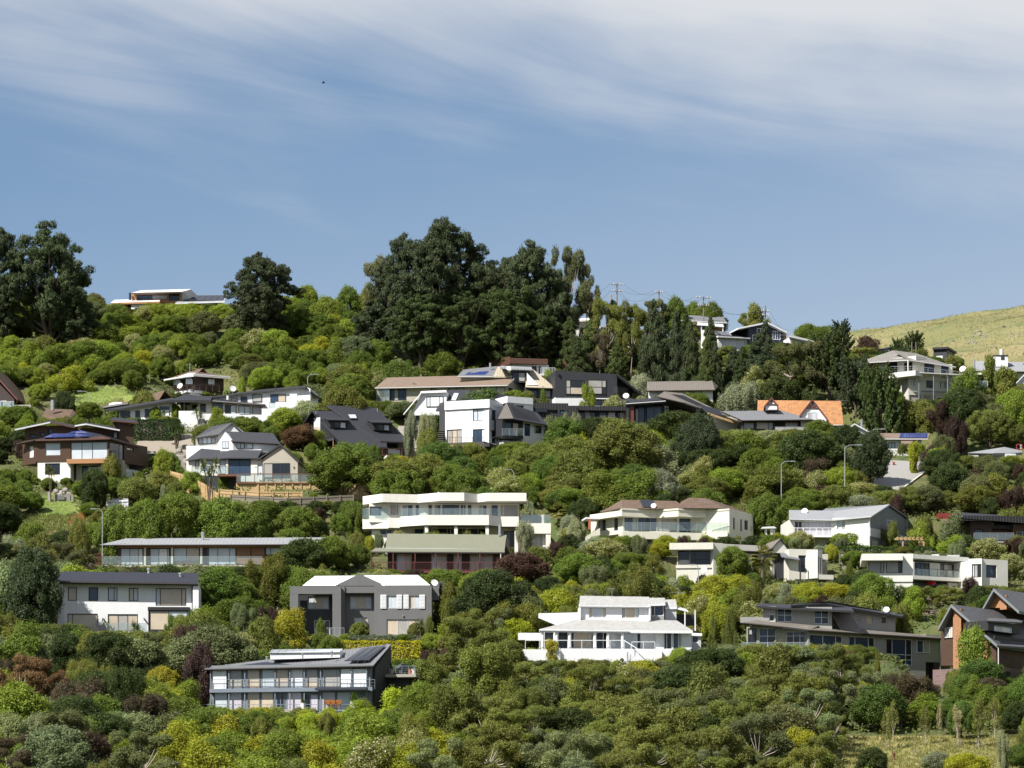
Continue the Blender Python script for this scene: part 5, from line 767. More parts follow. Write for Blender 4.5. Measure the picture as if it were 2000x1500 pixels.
pr('gable_wall', 'navy_trim', [(1462, 642), (1498, 631), (1530, 647), (1530, 700), (1462, 700)], 0, 8); gab((1442, 640), (1498.5, 628.5), (1537, 648), -.9, 9, .22, 'silver_seam', 'white'); wn(1478, 641, 1492, 660, 0, (1, 1), K1, 'w', 'b'); wn(1509, 646, 1524, 664, 0, (1, 1, 1), K1, 'w', 'b'); wn(1512, 676, 1526, 692, 0, (1, 1), K1, 'k', 'd'); bx('balcony_slab', 'pale_grey', 1470, 667, 1536, 669.5, -2, 0); rl((1470, 667, -1.9), (1536, 667, -1.9), 1, 5, 'steel', 'wire'); cy('slim_post', 'white', 1526, 669, 700, -1.8, .08); bx('timber_panel', 'orange_wood', 1527, 650, 1536, 662, .2, 2)
hs('white_skillion_house', 'white house with long white skillion roof below the macrocarpa', 'house', 1585, 680, 698, 14, 'the white skillion roofed house', [(1540, 652, 1630, 672)])
sl('roof', 'silver_seam', [(1540, 656, -.6), (1628, 675, -.6), (1622, 669, 6), (1545, 653, 6)], .3, edge='white'); pr('wall', 'white', [(1543, 690), (1543, 658), (1580, 667), (1620, 676), (1620, 690)], 0, 6); bx('flue', 'plaster', 1604, 661, 1608, 672, 3, 3.4)
hs('shaded_white_house', 'small white house half hidden by gum trees on the ridge', 'house', 1180, 664, 701, 10, 'the half hidden white house', [(1124, 620, 1150, 640)])
bx('wall', 'warm_white', 1124, 624, 1150, 660, 0, 6, pad=True); sl('roof', 'plaster', [(1121, 627, -.6), (1152, 624, -.6), (1151, 621.5, 4), (1130, 621.5, 4)], .2); bx('wall', 'white', 1152, 645, 1228, 672, -2, 4, [(1160, 650, 1172, 656, K1, K1, 'k', 'd'), (1200, 651, 1220, 658, (1, 1), K1, 'k', 'd')]); sl('roof', 'white_roof', [(1150, 645, -2.5), (1230, 647, -2.5), (1228, 638, 3), (1165, 637, 3)], .2); cy('flue', 'steel', 1193, 576, 590, 3, .2)
# ================================================================ the ground
RX = [-1400, 0, 700, 900, 1150, 1500, 1640, 1750, 2000, 3400]; RY = [620, 612, 618, 650, 655, 668, 690, 712, 735, 760]     # crest rows of the near slope
def zslope(y):
    y = np.asarray(y, float); yy = np.maximum(y, 430)
    z = (HR - 1500 + (yy - 450) / .3) * S * yy + CZ
    return np.where(y < 430, np.maximum(z - (430 - y) * .22, -.5), z)
def zbase(x, y):
    x = np.asarray(x, float); y = np.asarray(y, float)
    yr = 450 + .3 * (1500 - np.interp(1000 + x / (S * y), RX, RY)); over = np.maximum(y - yr, 0)
    return np.where(over > 0, zslope(yr) + over * .10 - over * over * .004 * (over < 40) - np.where(over >= 40, 6.4 + (over - 40) * .1, 0), zslope(y))
def zground(x, y):
    x = np.atleast_1d(np.asarray(x, float)); y = np.atleast_1d(np.asarray(y, float)); z = np.array(zbase(x, y))
    for q, zz in PADS:
        cx, cy_ = (q[0][0] + q[2][0]) / 2, (q[0][1] + q[2][1]) / 2; near = (abs(x - cx) < 45) & (abs(y - cy_) < 45)
        if not near.any(): continue
        xn, yn = x[near], y[near]; d = []
        for i in range(4):
            a, b = q[i], q[(i + 1) % 4]; l = math.hypot(b[0] - a[0], b[1] - a[1]); d.append(np.maximum(-((b[0] - a[0]) * (yn - a[1]) - (b[1] - a[1]) * (xn - a[0])) / l, 0))
        z[near] = np.minimum(z[near], zz - .13 * np.minimum(d[0], 26) + np.maximum(d[0] - 26, 0) * .6 + 1.3 * (np.maximum(d[1] + d[3] - .7 * d[0], 0) + d[2]))
    return z
def gpt(px, py, up=0.0):
    D = depth(py); q = at(px, py, D); return Vector((q.x, q.y, float(zground(q.x, q.y)[0]) + up))
def earth(name, c1, c2, c3, sc_=.25):
    global nt
    m = bpy.data.materials.new(name); m.use_nodes = True; MATS[name] = m; nt = m.node_tree; b = nt.nodes['Principled BSDF']
    g = nt.nodes.new('ShaderNodeNewGeometry').outputs['Position']
    def nz(s, d=5):
        n = N('ShaderNodeTexNoise'); n.inputs['Scale'].default_value = s; n.inputs['Detail'].default_value = d; L(g, n.inputs['Vector']); return n.outputs[0]
    c = mixc(mth('MULTIPLY', mth('SUBTRACT', nz(sc_ * .35), .38, clamp=True), 4, clamp=True), c1, c2)
    c = mixc(mth('MULTIPLY', mth('SUBTRACT', nz(sc_ * 2.2), .5, clamp=True), 5, clamp=True), c, c3)
    L(c, b.inputs['Base Color']); b.inputs['Roughness'].default_value = .95
    h = nz(2.5, 6); bp = N('ShaderNodeBump'); bp.inputs['Strength'].default_value = .8; bp.inputs['Distance'].default_value = .25; L(h, bp.inputs['Height']); L(bp.outputs[0], b.inputs['Normal'])
earth('scrub_earth', (.06, .085, .02), (.10, .10, .03), (.13, .11, .05)); earth('lawn_grass', (.14, .20, .038), (.19, .24, .05), (.24, .25, .08), .5)
earth('dry_grass', (.20, .205, .06), (.31, .26, .11), (.13, .165, .045), .16); earth('hill_grass', (.165, .165, .06), (.25, .215, .10), (.105, .13, .045), .07); earth('flat_ground', (.12, .13, .07), (.2, .18, .12), (.08, .1, .04), .05)
def grid(name, mat, X, Y, Z, kind='structure'):
    h, w_ = X.shape; V = np.stack([X, Y, Z], -1).reshape(-1, 3); i = np.arange((h - 1) * w_).reshape(h - 1, w_)[:, :-1].ravel()
    me = bpy.data.meshes.new(name); me.from_pydata(V.tolist(), [], np.stack([i, i + 1, i + w_ + 1, i + w_], -1).tolist()); me.materials.append(MATS[mat]); me.polygons.foreach_set('use_smooth', [True] * len(me.polygons))
    o = bpy.data.objects.new(name, me); col.objects.link(o)
    if kind: o['kind'] = kind
    return o
y1 = np.concatenate([np.arange(300, 420, 6), np.arange(420, 760, 1.6)]); x1 = np.arange(-150, 150.1, 1.6); X, Y = np.meshgrid(x1, y1)
rs = np.random.RandomState(3)
grid('hillside', 'scrub_earth', X, Y, zground(X.ravel(), Y.ravel()).reshape(X.shape) - .02)
X, Y = np.meshgrid(np.linspace(-6000, 6000, 13), np.linspace(-6000, 12000, 19)); grid('ground', 'flat_ground', X, Y, X * 0 - .6)
def crest(px): return np.interp(px, [1200, 1500, 1680, 1760, 1850, 1930, 2000, 2300, 3000], [760, 690, 648, 632, 616.5, 605.5, 597, 572, 560])
def zhill(x, y):
    px = 1000 + np.asarray(x) / (S * 900); zc = (HR - crest(px)) * S * 900 + CZ; t = np.clip((900 - np.asarray(y)) / 160, -1, 1.2)
    bump = .5 * np.sin(np.asarray(x) * .13 + np.asarray(y) * .07) + .35 * np.sin(np.asarray(x) * .31 - np.asarray(y) * .19)
    return np.where(t > 0, zc - 37 * (t * .75 + t * t * .25), zc - 20 * t * t) + bump
X, Y = np.meshgrid(np.arange(20, 330, 3.0), np.arange(712, 1000, 3.0)); grid('grassy_hill', 'hill_grass', X, Y, zhill(X, Y))
def patch(name, mat, c, n=36, up=.06, th=0):
    """A sheet laid over the slope between four photo corners (lower left, lower right, upper right, upper left)."""
    P = np.zeros((n + 1, n + 1, 3))
    for i in range(n + 1):
        for j in range(n + 1):
            s, t = i / n, j / n
            px = (c[0][0] * (1 - s) + c[1][0] * s) * (1 - t) + (c[3][0] * (1 - s) + c[2][0] * s) * t; py = (c[0][1] * (1 - s) + c[1][1] * s) * (1 - t) + (c[3][1] * (1 - s) + c[2][1] * s) * t
            e = 1 if name == 'lawn' else 0; px += e * 7 * (math.sin(py * .31 + px * .05) + math.sin(py * .83)) * (2 * s - 1) * abs(2 * s - 1); py += e * 2.6 * (math.sin(px * .17) + math.sin(px * .41 + 1)) * abs(2 * t - 1)
            P[j, i] = gpt(px, py, up)
    return grid(name, mat, P[..., 0], P[..., 1], P[..., 2])
NOTREE = []   # photo rows and columns whose ground stays open
def lawn(name, mat, c, clear=True, **k):
    o = patch(name, mat, c, **k); xs = [p[0] for p in c]; ys = [p[1] for p in c]; NOTREE.append((min(xs), min(ys), max(xs), max(ys)))
    if clear: CLEAR.append((min(xs), min(ys) - 6, max(xs), max(ys) - 4, depth(max(ys))))
    return o
lawn('lawn', 'lawn_grass', [(150, 791), (252, 789), (256, 757), (158, 757)]); lawn('lawn', 'lawn_grass', [(72, 1012), (152, 1006), (150, 968), (82, 968)]); lawn('grass_bank', 'dry_grass', [(20, 1078), (160, 1066), (165, 1008), (70, 1012)], clear=False)
lawn('field', 'dry_grass', [(1640, 1512), (1990, 1512), (1985, 1438), (1648, 1440)], up=.1); lawn('lawn', 'lawn_grass', [(1425, 1004), (1452, 1000), (1440, 975), (1418, 980)])
lawn('gravel_yard', 'gravel', [(262, 886), (380, 890), (388, 846), (270, 858)]); lawn('driveway', 'concrete', [(330, 912), (372, 908), (362, 884), (318, 886)], clear=False)
road = patch('road', 'asphalt', [(1690, 972), (1738, 972), (1815, 917), (1728, 917)], up=.1); road2 = patch('road', 'asphalt', [(1726, 918), (1815, 918), (1800, 903), (1735, 900)], up=.104); NOTREE.append((1700, 896, 1815, 972)); CLEAR.append((1722, 903, 1806, 950, depth(965)))
def strip(name, mat, pts, w_, h_, kind='structure'):
    b = MB()
    for (a, c) in zip(pts, pts[1:]):
        A, B = gpt(*a, .05), gpt(*c, .05); e = (B - A); n = Vector((-e.y, e.x, 0)).normalized() * w_
        V = [A - n, B - n, B + n, A + n]; b.add(V + [v + Vector((0, 0, h_)) for v in V], BF)
    o = b.build(name, mat); o['kind'] = kind; return o
strip('kerb', 'plaster', [(1728, 905), (1722, 918), (1692, 970)], .1, .16); strip('kerb', 'plaster', [(1800, 905), (1815, 918), (1740, 972)], .1, .16)
# ================================================================ foliage
def leafmat(name, rough=.55, trans=.42):
    global nt
    m = bpy.data.materials.new(name); m.use_nodes = True; MATS[name] = m; nt = m.node_tree; b = nt.nodes['Principled BSDF']; out = nt.nodes['Material Output']
    oc = N('ShaderNodeObjectInfo').outputs['Color']; a = N('ShaderNodeAttribute', attribute_name='tint').outputs['Fac']; f = N('ShaderNodeAttribute', attribute_name='bloom').outputs['Fac']
    bl = N('ShaderNodeAttribute', attribute_name='bloom_color', attribute_type='OBJECT').outputs['Color']
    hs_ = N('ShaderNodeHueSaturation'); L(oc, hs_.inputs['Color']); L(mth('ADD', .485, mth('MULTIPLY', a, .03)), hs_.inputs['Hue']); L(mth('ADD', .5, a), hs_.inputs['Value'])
    c = mixc(f, hs_.outputs[0], bl)
    L(c, b.inputs['Base Color']); b.inputs['Roughness'].default_value = rough; b.inputs['Specular IOR Level'].default_value = .3
    t = N('ShaderNodeBsdfTranslucent'); L(mixc(.35, c, (.5, .55, .08)) if False else c, t.inputs['Color'])
    x = N('ShaderNodeMixShader'); x.inputs[0].default_value = trans; L(b.outputs[0], x.inputs[1]); L(t.outputs[0], x.inputs[2]); L(x.outputs[0], out.inputs[0])
leafmat('leaves'); leafmat('needles', .6, .22)
def leaves(P, Nn, A, ls, asp, tint, bloom):
    """Folded diamond leaves at P with normals Nn, long axis near A."""
    t = A - (A * Nn).sum(1, keepdims=True) * Nn; t /= np.linalg.norm(t, axis=1, keepdims=True) + 1e-6; b = np.cross(Nn, t); l = ls[:, None]
    V = np.stack([P - t * l, P + b * l * asp - Nn * l * .18, P + t * l, P - b * l * asp - Nn * l * .18], 1).reshape(-1, 3)
    return V, np.repeat(tint, 4), np.repeat(bloom, 4)
def unit(v): return v / (np.linalg.norm(v, axis=1, keepdims=True) + 1e-9)
def lobes(kind, r):
    L_ = []
    U = r.uniform; seedk = U(0, 6)
    if kind in ('round', 'broccoli', 'ball'):
        n = {'round': 46, 'broccoli': 76, 'ball': 60}[kind]
        for i in range(n):
            z = 1 - 1.75 * (i + .5) / n; a = i * 2.39996 + U(-.4, .4); q = math.sqrt(max(0, 1 - z * z)); k = U(.72, 1.1) if kind != 'ball' else 1
            rr = {'round': U(.075, .17), 'broccoli': U(.055, .125), 'ball': .12}[kind]; ce = .5 - rr * .8
            k *= 1 + (.15 * math.sin(2 * a + seedk) + .10 * math.sin(3 * a + 2 * seedk)) * (kind != 'ball'); L_.append(((math.cos(a) * q * ce * k, math.sin(a) * q * ce * k, (.5 + z * (.5 - rr * .9) * (1 if z > 0 else .95) * (U(.86, 1.06) if kind != 'ball' else 1))), (rr, rr, rr * U(.8, 1.1))))
    elif kind == 'loose':
        for i in range(26):
            z = U(.12, .95); ra = .44 * math.sin(min(1, z * 1.15 + .12) * math.pi * .93) ** .6 * U(.35, 1); a = U(0, 6.28); rr = U(.08, .15); L_.append(((ra * math.cos(a), ra * math.sin(a), z * .9), (rr, rr, rr * U(.8, 1.5))))
    elif kind == 'feather':
        for i in range(34):
            z = U(.15, .9); ra = .40 * (z ** .6) * U(.2, 1) if z < .6 else .40 * (1.35 - z) ** .8 * U(.2, 1.1); a = U(0, 6.28); rr = U(.06, .10); L_.append(((ra * math.cos(a), ra * math.sin(a), z * .9), (rr, rr, rr * U(1.6, 2.4))))
    elif kind == 'gum':
        for i in range(17):
            z = U(.36, .94); ra = .42 * math.sqrt(max(.05, 1 - ((z - .64) / .38) ** 2)) * U(.3, 1.05); a = U(0, 6.28)
            for j in range(4): rr = U(.04, .085); L_.append(((ra * math.cos(a) + U(-.07, .07), ra * math.sin(a) + U(-.07, .07), z + U(-.05, .05)), (rr * 1.15, rr * 1.15, rr * .8)))
    elif kind == 'pine':
        for i in range(92):
            z = 1 - 1.93 * (i + .5) / 92; a = i * 2.39996 + U(-.6, .6); q = math.sqrt(max(0, 1 - z * z)); k = U(.4, 1.06) * (1 + .13 * math.sin(a * 2 + seedk) + .10 * math.sin(a * 3 + z * 5 + seedk * 2)); c = (math.cos(a) * q * .40 * k, math.sin(a) * q * .40 * k, .55 + z * .39 * U(.78, 1.06) * (1 + .07 * math.sin(a * 3 + seedk)))
            for j in range(8): rr = U(.014, .042); L_.append(((c[0] + U(-.075, .075), c[1] + U(-.075, .075), c[2] + U(-.035, .045)), (rr * 1.2, rr * 1.2, rr * U(.5, .85))))
    elif kind == 'conifer':
        for i in range(110):
            z = U(.04, .97) ** .9; ra = .46 * (1 - z) ** .8 * U(.35, 1.12); a = i * 2.39996; rr = .032 + .055 * (1 - z) * U(.5, 1.1); L_.append(((ra * math.cos(a), ra * math.sin(a), z * .95 + ra * .1), (rr * 1.2, rr * 1.2, rr * .8)))
    elif kind == 'spray':
        for i in range(95):
            z = U(.1, .72); ra = .34 * (1.05 - z) * U(.3, 1); a = i * 2.39996; an = U(.5, 1.0)
            for k in range(4): g = .05 + .065 * k; L_.append((((ra + g * math.cos(an)) * math.cos(a), (ra + g * math.cos(an)) * math.sin(a), z + g * math.sin(an)), (.034 - .005 * k,) * 3))
    elif kind == 'column':
        for i in range(40):
            z = U(.08, .93); ra = .36 * math.sin(z * math.pi) ** .4 * U(.3, 1); a = U(0, 6.28); rr = U(.09, .15); L_.append(((ra * math.cos(a), ra * math.sin(a), z), (rr, rr, rr * .8)))
    elif kind == 'young':
        for i in range(26):
            z = U(.3, .96); ra = .42 * (1.1 - z) ** .6 * U(.2, 1); a = U(0, 6.28); rr = U(.05, .10); L_.append(((ra * math.cos(a), ra * math.sin(a), z), (rr, rr, rr * 1.1)))
    return L_
PAR = {  # leaf half length, slenderness, cover, upward share, bloom share, material
    'round': (.0165, .58, 1.5, .35, 0, 'leaves'), 'broccoli': (.0138, .6, 1.4, .35, 0, 'leaves'), 'loose': (.019, .48, 1.15, .3, 0, 'leaves'), 'feather': (.0175, .28, 1.45, .5, 0, 'leaves'), 'gum': (.0155, .32, 1.2, .1, 0, 'leaves'),
    'pine': (.0130, .26, 1.05, .55, 0, 'needles'), 'conifer': (.015, .3, 1.35, .4, 0, 'needles'), 'spray': (.016, .3, 1.5, .6, 0, 'needles'), 'column': (.03, .5, 1.4, .35, 0, 'leaves'), 'young': (.022, .45, .5, .2, 0, 'leaves'), 'ball': (.028, .6, 1.5, .2, 0, 'leaves')}
def mesh_from(name, V, F, mats, tint=None, bloom=None, mi=None):
    me = bpy.data.meshes.new(name); nv, nf = len(V), len(F); me.vertices.add(nv); me.vertices.foreach_set('co', np.asarray(V, np.float32).ravel()); me.loops.add(nf * 4); me.loops.foreach_set('vertex_index', np.asarray(F, np.int32).ravel())
    me.polygons.add(nf); me.polygons.foreach_set('loop_start', np.arange(0, nf * 4, 4, dtype=np.int32)); me.polygons.foreach_set('loop_total', np.full(nf, 4, np.int32))
    for m in mats: me.materials.append(MATS[m])
    if mi is not None: me.polygons.foreach_set('material_index', np.asarray(mi, np.int32))
    for nm, a in (('tint', tint), ('bloom', bloom)):
        if a is not None: me.attributes.new(nm, 'FLOAT', 'POINT').data.foreach_set('value', np.asarray(a, np.float32))
    me.update(calc_edges=True); me.validate(); return me
def tubes(B):
    """Tapered limbs: list of (a, b, ra, rb) -> vertices and quads."""
    V = []; F = []
    for a, b, ra, rb in B:
        a, b = Vector(a), Vector(b); t = (b - a).normalized(); u = t.cross(Vector((.3, .9, .2))).normalized(); v = t.cross(u); k = len(V)
        for q, rr in ((a, ra), (b, rb)):
            for i in range(5): an = i * 1.2566; V.append(tuple(q + (u * math.cos(an) + v * math.sin(an)) * rr))
        F += [(k + i, k + (i + 1) % 5, k + 5 + (i + 1) % 5, k + 5 + i) for i in range(5)]
    return V, F
def crown(kind, seed, bl=0.0):
    r = np.random.RandomState(seed); Lb = lobes(kind, r); ls0, asp, cover, upw, _, mat = PAR[kind]; Ps = []; Ns = []; As = []; Ts = []; Bs = []
    C = np.array([l[0] for l in Lb]); Rr = np.array([l[1] for l in Lb])
    for i, (c, rr) in enumerate(Lb):
        area = 4 * math.pi * (rr[0] * rr[1] * rr[2]) ** (2 / 3); n = max(12, int(cover * area / (2 * ls0 * ls0 * asp))); d = unit(r.normal(size=(n, 3))); p = np.array(c) + d * np.array(rr) * (r.uniform(.72, 1.1, (n, 1)) + (r.rand(n, 1) < .28) * r.uniform(0, .5, (n, 1)) * (kind != 'ball')) * (1 + .16 * np.sin(d[:, :1] * 5 + i) * np.cos(d[:, 1:2] * 4 + 2 * i))
        q = (p[:, None, :] - C[None]) / Rr[None]; keep = (np.delete((q ** 2).sum(2), i, 1) > .72).all(1) | (r.rand(n) < .08); keep &= p[:, 2] > .005
        p = p[keep]; d = d[keep]; n = len(p); up = np.array([0, 0, 1.0]); Ps.append(p); Ns.append(unit(d * .62 + up * .35 + r.normal(size=(n, 3)) * .52))
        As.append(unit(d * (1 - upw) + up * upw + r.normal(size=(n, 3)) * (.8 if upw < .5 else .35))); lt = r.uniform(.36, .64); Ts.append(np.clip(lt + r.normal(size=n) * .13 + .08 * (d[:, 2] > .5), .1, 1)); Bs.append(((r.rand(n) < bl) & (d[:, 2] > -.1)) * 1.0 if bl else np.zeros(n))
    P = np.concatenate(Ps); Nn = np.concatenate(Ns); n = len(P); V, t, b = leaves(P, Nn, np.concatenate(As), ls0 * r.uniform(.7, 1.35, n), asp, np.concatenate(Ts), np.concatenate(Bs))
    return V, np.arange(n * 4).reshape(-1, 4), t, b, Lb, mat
SHRUB = {'round', 'broccoli', 'loose', 'feather', 'column', 'ball'}
PROTO = {}
def trunk_of(kind, Lb, r):
    B = []; h0 = {'gum': .42, 'pine': .35, 'conifer': .8, 'spray': .5, 'young': .8}.get(kind, .3); tr = {'gum': .018, 'pine': .035, 'conifer': .022, 'spray': .03, 'young': .022}.get(kind, .02); x = 0; y = 0; pts = [(0, 0, -.08)]
    for k in range(1, 5): x += r.uniform(-.02, .02); y += r.uniform(-.02, .02); pts.append((x, y, h0 * k / 4))
    for k in range(4): B.append((pts[k], pts[k + 1], tr * (1 - .15 * k), tr * (1 - .15 * (k + 1))))
    top = pts[-1]; idx = list(range(len(Lb))); r.shuffle(idx)
    for i in idx[:{'gum': 20, 'pine': 34, 'conifer': 20, 'spray': 16, 'young': 14}.get(kind, 10)]:
        c = Vector(Lb[i][0]); k = min(4, max(1, int(r.uniform(1.5, 4.9)))) if kind in ('pine', 'conifer', 'spray', 'young') else 4; a = Vector(pts[k]); m = a.lerp(c, .55) + Vector((0, 0, -.03)); w0 = tr * .5
        B += [(a, m, w0, w0 * .6), (m, c, w0 * .6, w0 * .2)]
    return tubes(B)
def proto(kind, var, bl=0.0):
    k = (kind, var, bl)
    if k in PROTO: return PROTO[k]
    V, F, t, b, Lb, mat = crown(kind, sum(map(ord, kind)) * 31 + var * 7 + 1, bl); r = np.random.RandomState(var + 5)
    if kind in SHRUB:
        B = []
        for i in range(6): c = Lb[(i * 7) % len(Lb)][0]; B.append(((0, 0, -.05), (c[0] * .9, c[1] * .9, c[2] * .8), .012, .004))
        tv, tf = tubes(B); n = len(V); V = np.concatenate([V, tv]); F = np.concatenate([F, np.array(tf) + n]); mi = [0] * (n // 4) + [1] * len(tf); t = np.concatenate([t, np.full(len(tv), .5)]); b = np.concatenate([b, np.zeros(len(tv))])
        PROTO[k] = (mesh_from(kind + '_shrub', V, F, [mat, 'bark'], t, b, mi), None)
    else:
        tv, tf = trunk_of(kind, Lb, r); PROTO[k] = (mesh_from(kind + '_crown', V, F, [mat], t, b), mesh_from(kind + '_trunk', tv, tf, ['pale_bark' if kind in ('gum', 'young') else 'bark']))
    return PROTO[k]
PAL = {'green': (0.138, 0.187, 0.026), 'bright green': (0.223, 0.279, 0.033), 'yellow green': (0.302, 0.312, 0.025), 'golden': (0.310, 0.292, 0.030), 'olive': (0.176, 0.194, 0.039), 'brownish olive': (0.142, 0.153, 0.054), 'dark green': (0.056, 0.080, 0.019), 'blackish green': (0.052, 0.072, 0.029), 'grey green': (0.185, 0.219, 0.093), 'silvery': (0.294, 0.319, 0.181),
    'cream tipped': (0.218, 0.237, 0.051), 'purple brown': (0.078, 0.046, 0.035), 'russet': (0.162, 0.095, 0.044), 'straw': (0.353, 0.310, 0.144), 'lime': (0.314, 0.379, 0.029), 'deep green': (0.101, 0.155, 0.026), 'dusky brown': (0.103, 0.082, 0.046)}
NAME = {'round': ('rounded_shrub', 'rounded shrub', 'shrub'), 'broccoli': ('clumped_bush', 'densely clumped bush', 'bush'), 'loose': ('loose_shrub', 'loose leafy shrub', 'shrub'), 'feather': ('feathery_shrub', 'feathery upright shrub', 'shrub'), 'gum': ('gum_tree', 'airy gum tree', 'tree'), 'pine': ('pine_tree', 'tall pine', 'tree'), 'conifer': ('conifer_tree', 'pointed conifer', 'tree'),
    'spray': ('macrocarpa_tree', 'spiky macrocarpa', 'tree'), 'column': ('columnar_shrub', 'columnar shrub', 'shrub'), 'young': ('young_tree', 'slender young tree', 'tree'), 'ball': ('clipped_ball_shrub', 'clipped ball shrub', 'shrub')}
LOW = ('low_shrub', 'low shrub', 'shrub')
BIG = {'round': ('domed_tree', 'dome shaped tree', 'tree'), 'loose': ('broadleaf_tree', 'broadleaf tree', 'tree'), 'broccoli': ('dense_tree', 'densely clumped tree', 'tree')}
NV = {'round': 4, 'broccoli': 5, 'loose': 5, 'feather': 4, 'gum': 4, 'pine': 4, 'conifer': 2, 'spray': 2, 'column': 2, 'young': 3, 'ball': 1}
PLANTS = []
BLOOM = {'cream tipped': (.55, .53, .30), 'golden': (.5, .44, .04)}
def plant(kind, cw, px, py, w_, h_, label=None, bl=None, bc=None, var=None, jit=.12):
    """Set one plant: photo column and row of its foot, width and height in photo pixels."""
    D = depth(py); p = gpt(px, py); h_ = min(h_ + max(0, HR - (p.z - CZ) / (S * D) - py), h_ * 1.9 + 8); W = w_ * S * D; Hh = h_ * S * D; bl = bl if bl is not None else (.30 if cw == 'cream tipped' else .3 if cw == 'golden' else 0.0)
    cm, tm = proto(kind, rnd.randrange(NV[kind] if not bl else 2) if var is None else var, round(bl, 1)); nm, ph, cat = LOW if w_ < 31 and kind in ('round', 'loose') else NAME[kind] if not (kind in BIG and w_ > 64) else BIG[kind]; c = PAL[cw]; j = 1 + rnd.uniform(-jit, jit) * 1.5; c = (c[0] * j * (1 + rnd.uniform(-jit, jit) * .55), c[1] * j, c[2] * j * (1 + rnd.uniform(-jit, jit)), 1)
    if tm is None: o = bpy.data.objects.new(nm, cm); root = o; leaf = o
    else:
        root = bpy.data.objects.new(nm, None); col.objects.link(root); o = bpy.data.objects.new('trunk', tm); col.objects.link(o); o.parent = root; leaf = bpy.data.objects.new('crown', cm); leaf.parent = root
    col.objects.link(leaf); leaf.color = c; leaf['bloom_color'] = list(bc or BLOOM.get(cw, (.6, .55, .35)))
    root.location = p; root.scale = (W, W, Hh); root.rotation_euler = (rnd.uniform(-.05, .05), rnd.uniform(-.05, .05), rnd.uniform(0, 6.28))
    root['category'] = cat; PLANTS.append((root, cw, ph, px, py, w_, h_, label, kind)); return root
